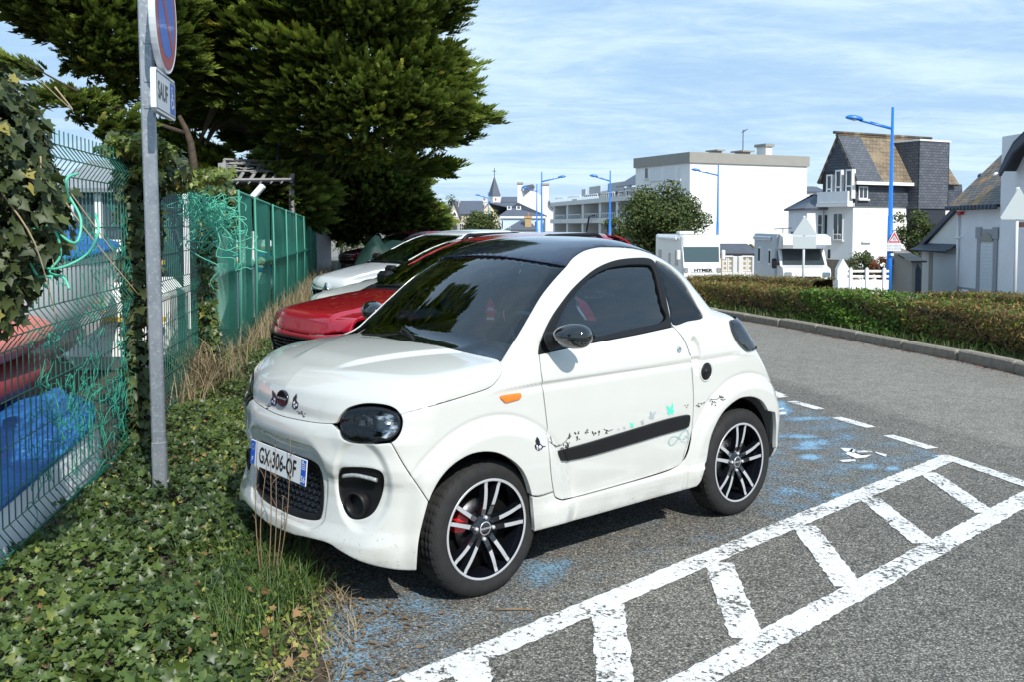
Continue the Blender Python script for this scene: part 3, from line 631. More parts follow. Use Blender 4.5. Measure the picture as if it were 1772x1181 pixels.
# mirrors: ribbed stalk and glossy shell
M_mirr = material('mirror_shell', (.008, .010, .012), rough=.07, coat=1.0)
def wing_mirror(s):
    k = np.array([1, s, 1.]); p0 = cpx(949, 592, .685); c = cpx(990, 582, .80)
    m = MB(); pts = [p0 + (cpx(972, 586, .74) - p0) * t for t in np.linspace(0, 1, 15)]; rr = [.040 - .010 * (i / 14) + (.004 if i % 2 else 0) for i in range(15)]
    m.tube(np.array(pts) * k, rr, 16); a = m.build('mirror_stalk', M_black, car)
    nu, nv = 28, 16; G = np.zeros((nu + 1, nv + 1, 3)); axis = np.array([-.20, .98, .0]); axis = np.array([-.35, .93, .02]); axis /= np.linalg.norm(axis)
    e1 = axis; e2 = np.cross([0, 0, 1], e1); e2 /= np.linalg.norm(e2); e3 = np.cross(e1, e2)
    for i in range(nu + 1):
        th = math.pi * i / nu; q = math.cos(th); rad = math.sin(th) ** .75
        sc = 1 + .18 * q
        for j in range(nv + 1):
            w = 2 * math.pi * j / nv; G[i, j] = c + e1 * q * .088 + (e2 * math.cos(w) * .062 + e3 * math.sin(w) * .056) * rad * sc
    m = MB(); m.grid(G * k, flip=s < 0); m.build('mirror_shell', M_mirr, car)
    m = MB(); ce = c - np.array([.062, -.01, 0]); m.add([(ce + e1 * .055 * math.cos(w) + e3 * .03 * math.sin(w)) * k for w in np.linspace(0, 2 * math.pi, 24, endpoint=False)], [tuple(range(24))]); m.build('mirror_glass', M_chrome, car)
for s in (1, -1): wing_mirror(s)
# stickers
def decal(name, polys, mats, off=.0022, parent=None, label=None):
    m = MB()
    for P, mi in polys:
        Q = B.pix(P); Q = Q + B.grad(Q) * (off + .0004 * mi); ce = Q.mean(0)
        m.add(np.vstack([Q, [ce]]), [(i, (i + 1) % len(Q), len(Q)) for i in range(len(Q))], mi)
    o = m.build(name, mats, car); 
    if label: o['label'] = label
    return o
def ell(x, y, a, b, rot=0, n=9):
    c, s_ = math.cos(rot), math.sin(rot); return [(x + a * math.cos(t) * c - b * math.sin(t) * s_, y + a * math.cos(t) * s_ + b * math.sin(t) * c) for t in np.linspace(0, 2 * math.pi, n, endpoint=False)]
def stroke(P, w=.6):
    P = spline([np.array(p, float) for p in P], False, 4); t = np.gradient(P, axis=0); t /= np.linalg.norm(t, axis=1, keepdims=True) + 1e-9; n = np.stack([-t[:, 1], t[:, 0]], 1)
    out = []
    for i in range(len(P) - 1): out.append([P[i] + n[i] * w, P[i + 1] + n[i + 1] * w, P[i + 1] - n[i + 1] * w, P[i] - n[i] * w])
    return out
def bfly_dark(x, y, s, fl=1):
    f = lambda P: [(x + a * s * fl, y + b * s) for a, b in P]
    return [(f([(-3, -14), (1, -9), (3, -2), (0, 2), (-4, 0), (-6, -6)]), 0), (f([(-6, 0), (-1, 1), (3, -1), (9, 4), (6, 9), (0, 12), (-5, 9), (-7, 4)]), 0),
            (f([(-4.5, 1), (-2, 1.5), (-1, 6), (-3.5, 6)]), 1), (f([(0, 3), (3, 1.5), (6, 4.5), (4, 6.5), (0, 6.5)]), 1), (f([(-4, 7.3), (-1, 7.3), (0, 10), (-3, 9)]), 1), (f([(1, 7.5), (4.5, 7.5), (2.5, 9.5)]), 1), (f([(8, 3.5), (13, 3.2), (13, 4.5), (8, 5.2)]), 0)]
decal('butterfly_sticker', bfly_dark(931.5, 770, .95), [M_ink, M_lilac], label='black and lilac butterfly sticker at the front edge of the door')
for (x, y, f) in ((508, 697, 1), (478, 691, -1)):
    b_ = [([(x + f * 6, y - 15), (x + f * 6.5, y - 8), (x + f * 5, y - 2), (x - f * 1, y + 1), (x + f * 0, y - 7)], 0), ([(x + f * 5, y - 4), (x - f * 1, y - 1), (x - f * 2, y + 7), (x + f * 2, y + 13), (x + f * 8, y + 10), (x + f * 9, y + 3)], 0),
          ([(x + f * 3.5, y - 2), (x + f * .3, y + .5), (x + f * .6, y + 4), (x + f * 3.5, y + 2)], 1), ([(x + f * 4.5, y + 2.5), (x + f * 7.5, y + 3.5), (x + f * 7, y + 7), (x + f * 4, y + 7)], 1), ([(x + f * .5, y + 5.5), (x + f * 3, y + 4.5), (x + f * 3.6, y + 9), (x + f * 2, y + 11)], 1)]
    decal('butterfly_sticker', b_, [M_ink, M_lilac], label='small dark butterfly sticker beside the badge')
def sprig(name, centers, rnd, strokes=(), n=5, s=1.6):
    P = []
    for (x, y) in centers:
        for i in range(n):
            a = rnd.uniform(0, 6.28); d = rnd.uniform(1.5, 4.2); P.append((ell(x + d * math.cos(a), y + d * math.sin(a), rnd.uniform(.9, 1.3) * s, rnd.uniform(.45, .7) * s, a, 6), 0))
    for st in strokes: P += [(q, 0) for q in stroke(st, .45)]
    o = decal(name, P, [M_ink]); o['kind'] = 'stuff'; return o
rs = random.Random(3)
sprig('floral_sticker', [(983, 770), (986, 757), (998, 752), (999, 759), (1013, 748), (1027, 751), (1038, 751), (1049, 748), (981, 773), (975, 775)], rs, [[(950, 765), (958, 771), (966, 773), (976, 767), (983, 758), (986, 750)], [(952, 756), (955, 768)], [(1044, 743), (1052, 747), (1060, 744)], [(958, 771), (962, 775), (968, 770)]])
sprig('floral_sticker', [(1187, 704)], rs, n=4, s=1.2)
sprig('floral_sticker', [(1208, 701), (1215, 698)], rs, n=5, s=1.3)
sprig('floral_sticker', [(1231, 695), (1235, 700), (1245, 690), (1251, 691)], rs, [[(1228, 693), (1240, 692), (1249, 686)]], n=6, s=1.4)
sprig('floral_sticker', [(463, 706), (468, 701), (521, 716), (526, 720)], rs, [[(460, 702), (466, 704), (472, 700)], [(514, 712), (521, 716), (528, 723)]], n=4, s=1.3)
def bfly2(x, y, s, rot):
    c, s_ = math.cos(rot), math.sin(rot); return [[(x + (a * c - b * s_) * s, y + (a * s_ + b * c) * s) for a, b in P] for P in ([(0, 0), (1, -6), (4, -13), (5, -6), (4, -1), (7, 2), (5, 8), (1, 6)], [(0, 0), (-2, -5), (-7, -7), (-6, -2), (-4, 1), (-5, 6), (0, 10), (1, 5)])]
for (x, y, s, r_, mt, lb) in ((1159.5, 710, 1.0, .05, M_mint, 'largest mint green butterfly sticker on the door'), (1128, 720, .78, .45, M_grey, 'silver butterfly sticker on the door'), (1111.5, 732, .42, 0, M_grey, None), (1093.5, 736.5, .52, .2, M_mint, 'small mint green butterfly sticker'), (1080, 741.5, .26, 0, M_grey, None), (1070, 744, .18, 0, M_grey, None)):
    decal('butterfly_sticker', [(q, 0) for q in bfly2(x, y, s, r_)], [mt], label=lb)
inf = [(1178, 762), (1170, 757), (1162, 758), (1157, 766), (1160, 772), (1167, 769), (1174, 759), (1182, 748), (1189, 746), (1191, 752), (1190, 760)]
decal('infinity_sticker', [(q, 0) for q in stroke(inf, .9)] + [(ell(x, y, 1.8, 1, a, 6), 0) for x, y, a in ((1180, 765, .3), (1185, 767, -.4), (1183, 761, .8), (1188, 758, 0), (1190, 765, 1), (1186, 756, .6))], [M_teal])
# ------------------------------------------------------------------ wheels
M_treadgr = M_dark
def make_wheel(parent, x, y, phase, disc_red, side=1, r=WR, name='wheel'):
    w = bpy.data.objects.new(name, None); COL.objects.link(w); w.parent = parent; w.location = (x, y, r); w.empty_display_size = .1
    if side < 0: w.rotation_euler = (0, 0, math.pi)
    tw = .160; ro = .212 * r / .287          # y from -tw..0, outer face at 0
    def tyre():
        n = 144; prof = [(ro - .008, -.012), (ro + .002, -.005), (ro + .010, -.004), (ro + .024, .001), (ro + .040, .0015), (r - .020, -.004), (r - .0095, -.012), (r - .004, -.019)]
        tread = []
        ys = [-.026, -.0265, -.032, -.0325, -.050, -.0505, -.056, -.0565, -.0800, -.0805, -.0865, -.087, -.110, -.1105, -.1165, -.117, -.136]
        up = True
        for i, q in enumerate(ys):
            tread.append((r - (.0 if (i // 2) % 2 == 0 else .007), q))
        prof2 = prof + tread + [(r - .004, -.141), (r - .02, -.156), (ro + .03, -tw), (ro, -.152), (ro - .008, -.148)]
        V = []
        for (rr, h) in prof2:
            for j in range(n):
                q = 2 * math.pi * j / n; dr = 0
                if rr > r - .008 and (j % 3 == 0): dr = -.003
                V.append(((rr + dr) * math.cos(q), h, (rr + dr) * math.sin(q)))
        F_ = [((i) * n + j, (i + 1) * n + j, (i + 1) * n + (j + 1) % n, i * n + (j + 1) % n) for i in range(len(prof2) - 1) for j in range(n)]
        m = MB(); m.add(V, F_, 0, False); me = m.mesh('tyre', M_rubber)
        sm = [max(math.hypot(V[i][0], V[i][2]) for i in f) < r - .011 for f in F_]; me.polygons.foreach_set('use_smooth', sm); return me
    link('tyre', tyre(), w)
    m = MB(); m.lathe([(ro - .001, -.006), (ro + .0015, -.003), (ro - .003, -.0015), (ro - .010, -.004)], axis='y', n=72, m=1); m.lathe([(ro - .010, -.004), (ro - .014, -.020), (ro - .020, -.06), (ro - .016, -.145)], axis='y', n=72, m=0)
    rim = m.build('rim', [M_gloss, M_alu], w)
    for k in range(5):
        m = MB(); a0 = phase + k * 2 * math.pi / 5
        for sgn in (1, -1):
            cen = []
            for t in np.linspace(0, 1, 9):
                rad = .040 + (ro - .010 - .040) * t; off = sgn * (.0155 + .022 * t ** 1.3); cen.append((rad, off, .0112 - .0015 * t))
            def q3(rad, off, h):
                return (rad * math.cos(a0) - off * math.sin(a0), h, rad * math.sin(a0) + off * math.cos(a0))
            hh = lambda t: -.030 + .018 * math.sin(t * 2.2)
            V = []; F_ = []
            for i, (rad, off, wd) in enumerate(cen):
                t = i / 8; h = hh(t) if t < 1 else -.010
                V += [q3(rad, off - wd, h), q3(rad, off + wd, h), q3(rad, off + wd + .003, h - .028), q3(rad, off - wd - .003, h - .028)]
            for i in range(8):
                b = i * 4
                for a_, b_ in ((0, 1), (1, 2), (2, 3), (3, 0)): F_.append((b + a_, b + b_, b + 4 + b_, b + 4 + a_))
            m.add(V, F_, 0)
            V = []; F_ = []; i0 = 3 if sgn > 0 else 2
            for i, (rad, off, wd) in enumerate(cen):
                if i < i0: continue
                t = i / 8; h = (hh(t) if t < 1 else -.010) + .0012; V += [q3(rad, off - wd * .82, h), q3(rad, off + wd * .82, h)]
            for i in range(len(V) // 2 - 1): F_.append((2 * i, 2 * i + 1, 2 * i + 3, 2 * i + 2))
            m.add(V, F_, 1)
        me = m.mesh('spoke', [M_gloss, M_alu]); link('spoke', me, w)
    m = MB(); m.lathe([(.001, -.020), (.030, -.020), (.033, -.024), (.052, -.026), (.060, -.036), (.062, -.07)], axis='y', n=32); m.build('hub', M_gloss, w)
    m = MB(); m.lathe([(.0001, -.0175), (.0255, -.0175), (.028, -.020)], axis='y', n=28); hb = m.build('hub_cap', M_gloss, w)
    m = MB(); m.lathe([(.0255, -.0174), (.0275, -.0168), (.029, -.019)], axis='y', n=28); m.build('hub_ring', M_alu, w)
    tm = text_mesh('MICROCAR', .0115, M_alu, 'cap_lettering', bold=.0004); o = link('cap_lettering', tm, w, (0, -.0168, 0), (R(90), 0, math.pi))
    for k in range(4):
        a = math.pi / 4 * 0 + k * math.pi / 2 + .10; m = MB(); m.lathe([(.0001, -.014), (.0065, -.0145), (.0085, -.018), (.0085, -.028)], (.045 * math.cos(a), 0, .045 * math.sin(a)), 'y', 10); m.build('wheel_nut', M_alu, w)
    m = MB(); m.lathe([(.055, -.074), (.118, -.074), (.118, -.084), (.055, -.084)], axis='y', n=40); m.build('brake_disc', M_steel, w)
    m = MB(); m.lathe([(.0001, -.10), (.19, -.10), (.19, -.14)], axis='y', n=40); m.build('backing_plate', M_dark, w)
    if disc_red:
        a = R(20) if side > 0 else R(160); V = []
        m = MB()
        pr = [(a - .36, .082), (a + .36, .082), (a + .40, .100), (a + .34, .136), (a, .144), (a - .34, .136), (a - .40, .100)]
        fr = lambda u, v, d: (v * math.cos(u), d, v * math.sin(u)); m.prism(pr, -.092, -.052, fr); m.prism([(a - .12, .078), (a + .12, .078), (a + .12, .14), (a - .12, .14)], -.052, -.046, fr); m.build('brake_caliper', M_caliper, w)
    return w
make_wheel(car, 0, .70, R(100), True, 1); make_wheel(car, -WB, .70, R(96), False, 1)
make_wheel(car, 0, -.70, R(80), True, -1); make_wheel(car, -WB, -.70, R(60), False, -1)
for xc in (0, -WB):
    for s in (1, -1):
        m = MB(); G = []
        for i, a in enumerate(np.linspace(-.35, math.pi + (.35 if xc == 0 else -.08), 28)):
            xo = .03 if xc == 0 else 0.; G.append([(xc + xo + (.318 if xc == 0 else .305) * math.cos(a), s * y, .285 + .345 * math.sin(a)) for y in (.36, .70 if xc == 0 else .665)])
        m.grid(G, flip=s > 0); m.add([(xc + (.03 if xc == 0 else 0) + (.318 if xc == 0 else .315) * math.cos(a), s * .36, max(.1, .285 + .345 * math.sin(a))) for a in np.linspace(0, 2 * math.pi, 24, endpoint=False)], [tuple(range(24))]); m.build('wheel_arch_liner', M_dark, car)
m = MB(); m.box((-1.40, -.60, .19), (-.34, .60, .24)); m.box((-.34, -.36, .20), (.48, .36, .25)); m.box((-WB - .22, -.36, .24), (-1.40, .36, .28)); m.box((.05, -.5, .245), (.46, .5, .26)); m.build('underfloor', M_dark, car)
# ------------------------------------------------------------------ cabin
m = MB(); G = []
for x_, z_ in ((-.10, .945), (-.22, .985), (-.40, 1.00), (-.52, .985), (-.56, .93), (-.55, .70)): G.append([(x_ - .02 * (1 - abs(y_) / .6), y_, z_ - .02 * (abs(y_) / .6)) for y_ in np.linspace(-.60, .60, 9)])
m.grid(G); m.build('dashboard', M_dash, car)
for s in (1, -1):
    m = MB(); x0 = -1.02
    m.box((x0 - .22, s * .28 - .21, .44), (x0 + .24, s * .28 + .21, .60), ch=.04)
    V0 = len(m.v); m.box((x0 - .34, s * .28 - .21, .58), (x0 - .20, s * .28 + .21, 1.08), ch=.05)
    m.box((x0 - .36, s * .28 - .12, 1.12), (x0 - .27, s * .28 + .12, 1.28), ch=.035); m.tube([(x0 - .3, s * .28 - .05, 1.04), (x0 - .31, s * .28 - .05, 1.16)], .006, 6); m.tube([(x0 - .3, s * .28 + .05, 1.04), (x0 - .31, s * .28 + .05, 1.16)], .006, 6)
    m.build('seat', M_seat, car)
m = MB(); cst = np.array([-.66, .27, .98]); ax = np.array([-.85, 0, .52]); e1 = np.array([0, 1., 0]); e2 = np.cross(ax, e1)
m.tube([cst + .18 * (e1 * math.cos(a) + e2 * math.sin(a)) for a in np.linspace(0, 2 * math.pi, 33)], .014, 8, cap=False)
for a in (0, math.pi, -math.pi / 2): m.tube([cst, cst + .17 * (e1 * math.cos(a) + e2 * math.sin(a))], .012, 6)
m.tube([cst + ax * .01, cst - ax * .22], [.05, .035], 10); m.build('steering_wheel', M_dash, car)
rmc = B.pix([(828, 468)])[0] + np.array([-.11, 0, -.035]); m = MB(); m.box(rmc + [-.012, -.095, -.032], rmc + [.012, .095, .032], ch=.012); m.tube([rmc, rmc + [.03, 0, .06]], .008, 6); m.build('rear_view_mirror', M_dash, car)
m = MB(); m.box((-1.66, -.58, .55), (-1.50, .58, .98)); m.box((-1.5, -.6, .22), (-.45, .6, .30)); m.box((-1.45, .56, .3), (-.2, .60, .96)); m.box((-1.45, -.60, .3), (-.2, -.56, .96)); m.build('cabin_trim', M_seat, car)
m = MB(); Gi = []
pobj('headlining', B.panel(TOPP, rf * [1, .95, 1], h=.06, bh=.05, off=-.03, depth=0, gap=0), M_seat, car)
# air freshener hanging from the mirror: a red card cut as a fir tree
ta = thing('air_freshener', 'red fir tree shaped air freshener hanging inside the windscreen of the white microcar', 'air freshener', tuple(C0 + B.M.T @ (rmc + np.array([.035, 0, 0]))), CYAW + R(42)); ta.scale = (1.35, 1.35, 1.35)
fir = [(0, 0), (.006, -.012), (.012, -.018), (.010, -.022), (.018, -.034), (.014, -.037), (.024, -.050), (.024, -.056), (.013, -.060), (.012, -.068), (.017, -.072), (.017, -.086)]; fir += [(-a, b) for a, b in fir[::-1]][:-1]
m = MB(); m.prism(fir, -.001, .001, lambda u, v, d: (d, u, v - .075)); m.build('card', M_redcard, ta)
m = MB(); m.box((-.0018, -.013, -.158), (.0018, .013, -.150)); m.build('band', material('pale_yellow_print', (.8, .75, .45)), ta)
m = MB(); m.tube([(0, 0, .02), (0, 0, -.075)], .0012, 4); m.build('cord', M_redcard, ta)
m = MB(); m.box((.0012, -.009, -.116), (.0018, .009, -.112)); m.box((.0012, -.012, -.123), (.0018, .012, -.119)); m.build('lettering', M_whitep, ta)
print('car', round(time.time() - T0, 1))
# ================================================================== ground, markings, verge, kerb
def terr(x, y):
    return -1.85 * sstep(19, 44, y) * sstep(-7, 0, x) - .9 * sstep(30, 90, y) * (1 - sstep(-7, 0, x))
def asphalt():
    m = bpy.data.materials.new('asphalt'); m.use_nodes = True; t = m.node_tree; b = t.nodes['Principled BSDF']; L = t.links.new
    c = t.nodes.new('ShaderNodeTexCoord').outputs['Object']
    def noise(s, d, r=.6):
        n = t.nodes.new('ShaderNodeTexNoise'); n.inputs['Scale'].default_value = s; n.inputs['Detail'].default_value = d; n.inputs['Roughness'].default_value = r; L(c, n.inputs[0]); return n.outputs[0]
    def vor(s, out=1):
        n = t.nodes.new('ShaderNodeTexVoronoi'); n.inputs['Scale'].default_value = s; L(c, n.inputs[0]); return n.outputs[out]
    def mp(v, a, b_, c_, d):
        n = t.nodes.new('ShaderNodeMapRange'); L(v, n.inputs[0])
        for i, q in enumerate((a, b_, c_, d)): n.inputs[i + 1].default_value = q
        return n.outputs[0]
    def mth(op, a, b_):
        n = t.nodes.new('ShaderNodeMath'); n.operation = op
        for i, v in enumerate((a, b_)):
            if isinstance(v, (int, float)): n.inputs[i].default_value = v
            else: L(v, n.inputs[i])
        return n.outputs[0]
    v1 = vor(125); sp = t.nodes.new('ShaderNodeSeparateColor'); L(v1, sp.inputs[0])
    stone = mp(sp.outputs[0], .0, 1., .32, 1.55); st2 = mp(sp.outputs[1], .90, .96, 0, 1.0)
    d = mp(vor(125, 0), .25, .62, 1.0, .35)
    lo = mp(noise(.35, 6), .3, .7, .78, 1.2); mid = mp(noise(6, 6, .7), .3, .7, .82, 1.2)
    v = mth('MULTIPLY', mth('MULTIPLY', mth('MULTIPLY', stone, d), lo), mid); v = mth('ADD', mth('MULTIPLY', v, .235), mth('MULTIPLY', st2, .18))
    far = t.nodes.new('ShaderNodeSeparateXYZ'); L(c, far.inputs[0])
    lane = mth('SUBTRACT', mth('ADD', mth('MULTIPLY', far.outputs[0], .95), mth('MULTIPLY', far.outputs[1], .27)), 5.05)   # beyond the bay ends the lane is an older, paler surface
    lane = mp(mth('ADD', lane, mth('MULTIPLY', noise(3, 3), .12)), 0, .25, 0, .055); v = mth('ADD', v, mth('MULTIPLY', lane, mid))
    cb = t.nodes.new('ShaderNodeCombineColor'); L(mth('MULTIPLY', v, 1.06), cb.inputs[0]); L(v, cb.inputs[1]); L(mth('MULTIPLY', v, .86), cb.inputs[2]); L(cb.outputs[0], b.inputs['Base Color'])
    b.inputs['Roughness'].default_value = .8; b.inputs['Specular IOR Level'].default_value = .35
    bp = t.nodes.new('ShaderNodeBump'); bp.inputs['Strength'].default_value = .8; bp.inputs['Distance'].default_value = .004; L(mth('ADD', mth('MULTIPLY', d, sp.outputs[0]), mth('MULTIPLY', noise(300, 3), .3)), bp.inputs['Height']); L(bp.outputs[0], b.inputs['Normal'])
    return m
M_asph = asphalt()
xs = np.r_[np.linspace(-400, -12, 12), np.linspace(-10, 12, 45), np.linspace(14, 60, 24), np.linspace(70, 500, 10)]; ys = np.r_[[-60, -20, -5], np.linspace(0, 60, 121), np.linspace(65, 200, 28), [260, 400, 700, 1200]]
Xg, Yg = np.meshgrid(xs, ys, indexing='ij'); m = MB(); m.grid(np.stack([Xg, Yg, terr(Xg, Yg)], -1)); tag(m.build('ground', M_asph), kind='structure')
def worn(name, col, lo, hi, sc=55, attr=None):
    m = bpy.data.materials.new(name); m.use_nodes = True; t = m.node_tree; b = t.nodes['Principled BSDF']; out = t.nodes['Material Output']; L = t.links.new
    c = t.nodes.new('ShaderNodeTexCoord').outputs['Object']
    mp0 = t.nodes.new('ShaderNodeMapping'); mp0.inputs['Rotation'].default_value = (0, 0, R(47)); mp0.inputs['Scale'].default_value = (1, 1.0, 1); L(c, mp0.inputs[0])
    n = t.nodes.new('ShaderNodeTexNoise'); n.inputs['Scale'].default_value = sc; n.inputs['Detail'].default_value = 6; n.inputs['Roughness'].default_value = .75; L(mp0.outputs[0], n.inputs[0])
    n2 = t.nodes.new('ShaderNodeTexNoise'); n2.inputs['Scale'].default_value = 5; n2.inputs['Detail'].default_value = 3; L(c, n2.inputs[0])
    a = t.nodes.new('ShaderNodeMath'); a.operation = 'MULTIPLY_ADD'; a.inputs[1].default_value = .5; L(n2.outputs[0], a.inputs[0]); L(n.outputs[0], a.inputs[2]); v = a.outputs[0]
    if attr:
        at_ = t.nodes.new('ShaderNodeAttribute'); at_.attribute_name = attr; s = t.nodes.new('ShaderNodeMath'); s.operation = 'MULTIPLY_ADD'; s.inputs[1].default_value = .75; L(at_.outputs['Fac'], s.inputs[0]); dbl = t.nodes.new('ShaderNodeMath'); dbl.operation = 'ADD'; L(v, dbl.inputs[0]); L(n.outputs[0], dbl.inputs[1]); L(dbl.outputs[0], s.inputs[2]); v = s.outputs[0]
    r = t.nodes.new('ShaderNodeMapRange'); L(v, r.inputs[0]); r.inputs[1].default_value = lo; r.inputs[2].default_value = hi
    tr = t.nodes.new('ShaderNodeBsdfTransparent'); mx = t.nodes.new('ShaderNodeMixShader'); L(r.outputs[0], mx.inputs[0]); L(tr.outputs[0], mx.inputs[1]); L(b.outputs[0], mx.inputs[2]); L(mx.outputs[0], out.inputs[0])
    n3 = t.nodes.new('ShaderNodeTexNoise'); n3.inputs['Scale'].default_value = 18; n3.inputs['Detail'].default_value = 5; L(c, n3.inputs[0])
    mc = t.nodes.new('ShaderNodeMix'); mc.data_type = 'RGBA'; L(n3.outputs[0], mc.inputs[0]); mc.inputs[6].default_value = (*[q * .72 for q in col], 1); mc.inputs[7].default_value = (*[min(.85, q * 1.12) for q in col], 1); L(mc.outputs[2], b.inputs['Base Color']); b.inputs['Roughness'].default_value = .7
    return m
M_line = worn('worn_white_paint', (.72, .72, .70), .655, .70, 42); M_bluep = worn('worn_blue_paint', (.22, .38, .51), 1.57, 1.80, 62, 'paint')
rl = random.Random(5)
def stripe(P, Q, w, name='painted_line', z=.004, jag=.006, st=.03):
    P, Q = np.array(P[:2]), np.array(Q[:2]); L = np.linalg.norm(Q - P); d = (Q - P) / L; n = np.array([-d[1], d[0]]); k = max(2, int(L / st)); V = []
    for i in range(k + 1):
        s = L * i / k; a = P + d * s; V += [(*(a + n * (w / 2 + rl.uniform(-jag, jag))), z), (*(a - n * (w / 2 + rl.uniform(-jag, jag))), z)]
    me = npmesh(name, V, [(2 * i, 2 * i + 1, 2 * i + 3, 2 * i + 2) for i in range(k)], M_line); return tag(link(name, me), kind='structure')
g = lambda x, y: gp(x, y)[:2]
def ext(P, Q, a=0, b=0):
    P, Q = np.array(P), np.array(Q); d = (Q - P) / np.linalg.norm(Q - P); return P - d * a, Q + d * b
A0, A1 = ext(g(718, 1181), g(1640, 795), 1.2, 0); stripe(A0, A1, .122)
B0, B1 = ext(g(1198, 1181), g(1772, 866), 1.0, 1.2); stripe(B0, B1, .128, z=.004)
for i, (p, q, w) in enumerate([((812, 1143), (822, 1200), .13), ((1052, 1048), (1066, 1190), .13), ((1243, 976), (1294, 1108), .13), ((1391, 912), (1470, 1018), .125), ((1502, 862), (1600, 943), .12), ((1605, 820), (1706, 890), .12)]):
    stripe(g(*p), g(*q), w, z=.0042)
P_, Q_ = ext(g(1629, 789.5), g(1772, 839), 0, 1.5); stripe(P_, Q_, .11, z=.0044)
for p, q in (((1324, 675.5), (1352, 686)), ((1369, 696), (1420, 710)), ((1447, 724), (1508, 741.5)), ((1537, 755), (1613, 778))): stripe(g(*p), g(*q), .10)
P_, Q_ = ext(g(1320, 691), g(1359, 687), 1.6, 0); stripe(P_, Q_, .10, z=.0044)
for p, q in (((1180, 652), (1212, 657)), ((1236, 662), (1275, 668))): pass
for k in range(1, 6):      # the next bays' dashes and lines, hidden or partly hidden by the cars
    D = np.array([-.25, .968]) * 2.75 * k; base = g(1330, 680); e = base + D; stripe(base + D * .0 + np.array([-.25, .968]) * (2.75 * (k - 1) + .7), base + np.array([-.25, .968]) * (2.75 * (k - 1) + 1.5), .10); stripe(e, e + np.array([-.73, -.69]) * 4.5, .10, z=.0044)
# what is left of the white wheelchair symbol
sym = [[(1454, 777.5), (1477, 779), (1474, 785), (1462, 784)], [(1474, 779), (1481, 781), (1478, 786), (1491, 790.5), (1508, 789.5), (1498, 794.5), (1482, 796), (1463, 788)], [(1481, 783), (1510, 782), (1508, 785), (1485, 786)], [(1514, 784), (1534, 789), (1533, 793), (1516, 787)], [(1452, 799), (1480, 797), (1481, 801), (1458, 802)], [(1330, 716), (1360, 715), (1361, 719), (1333, 721)], [(1336, 711), (1356, 708), (1357, 710), (1338, 713)]]
m = MB()
for q in sym:
    Pq = [(*g(*p), .0060) for p in q]; ce = np.mean(Pq, 0); m.add(Pq + [tuple(ce)], [(i, (i + 1) % len(q), len(q)) for i in range(len(q))])
tag(m.build('painted_wheelchair_symbol', worn('symbol_paint', (.78, .78, .76), .62, .70, 40)), kind='structure')
# worn blue paint of the disabled bay: one thin sheet whose paint survives in patches
blobs = [(600, 1110, 50, 60, .60), (585, 1150, 40, 45, .6), (655, 1075, 55, 35, .5), (640, 1055, 80, 14, .55), (720, 1050, 60, 16, .55), (935, 992, 48, 20, .66), (950, 985, 22, 7, .8), (975, 975, 22, 8, .6), (870, 1035, 45, 15, .45), (1010, 965, 40, 10, .35), (1350, 700, 14, 6, .8), (1355, 712, 16, 8, .8), (1400, 725, 45, 4, .75), (1400, 769, 18, 7, .85), (1390, 757, 30, 3.5, .9), (1420, 767, 12, 5, .8), (1395, 777, 35, 3, .85), (1350, 757, 22, 4, .7), (1400, 792, 18, 5, .95), (1505, 809, 18, 5, .95), (1545, 812, 14, 4, .9), (1575, 770, 25, 5, .5), (1600, 785, 30, 4, .55), (1620, 790, 12, 3, .7), (1450, 760, 40, 6, .35), (1560, 805, 20, 5, .5), (1370, 850, 30, 8, .6), (1400, 858, 30, 9, .6), (1445, 857, 10, 3, .9), (1385, 880, 25, 7, .55), (1420, 842, 30, 9, .45), (1350, 870, 20, 8, .5), (1480, 830, 40, 8, .35), (1130, 905, 40, 12, .3), (1060, 930, 30, 10, .3), (700, 1130, 40, 25, .25), (820, 1070, 60, 15, .3), (1370, 735, 40, 7, .35), (1480, 745, 30, 6, .3), (560, 1080, 20, 30, .4), (780, 1010, 40, 10, .3)]
q0 = [g(540, 1190), g(760, 1190), g(1640, 800), g(1330, 690)]; us = np.linspace(0, 1, 150); vs_ = np.linspace(0, 1, 110)
far0 = g(1320, 682); nearL = np.array([-.9, 2.6]); nearR = A0 + (A1 - A0) * .12; G = np.zeros((150, 110, 3))
fl_ = far0 - (A1 - nearR) * 1.0
for i, u in enumerate(us):
    a = nearR + (A1 - nearR) * u; b_ = fl_ + (far0 - fl_) * u
    G[i, :, 0] = a[0] + (b_[0] - a[0]) * vs_; G[i, :, 1] = a[1] + (b_[1] - a[1]) * vs_; G[i, :, 2] = .0025
d3 = G.reshape(-1, 3) - CAMP; Zc = d3 @ _f; PX = CXP + FPX * d3[:, 0] / Zc; PY = HORP + PPO - FPX * (d3 @ _u) / Zc
val = np.full(len(PX), .22) + .12 * np.exp(-((PX - 650) / 220) ** 2) + .15 * sstep(1250, 1340, PX) + .08 * np.sin(PX * .045 + PY * .11) * np.sin(PY * .13)
for (bx, by, rx, ry, s_) in blobs: val = np.maximum(val, s_ * np.exp(-.5 * ((PX - bx) / rx) ** 2 - .5 * ((PY - by) / ry) ** 2) + .0) 
m = MB(); m.grid(G); me = m.mesh('worn_blue_paint', M_bluep); at_ = me.attributes.new('paint', 'FLOAT', 'POINT'); at_.data.foreach_set('value', val.astype(np.float32)); tag(link('worn_blue_paint', me), kind='structure')
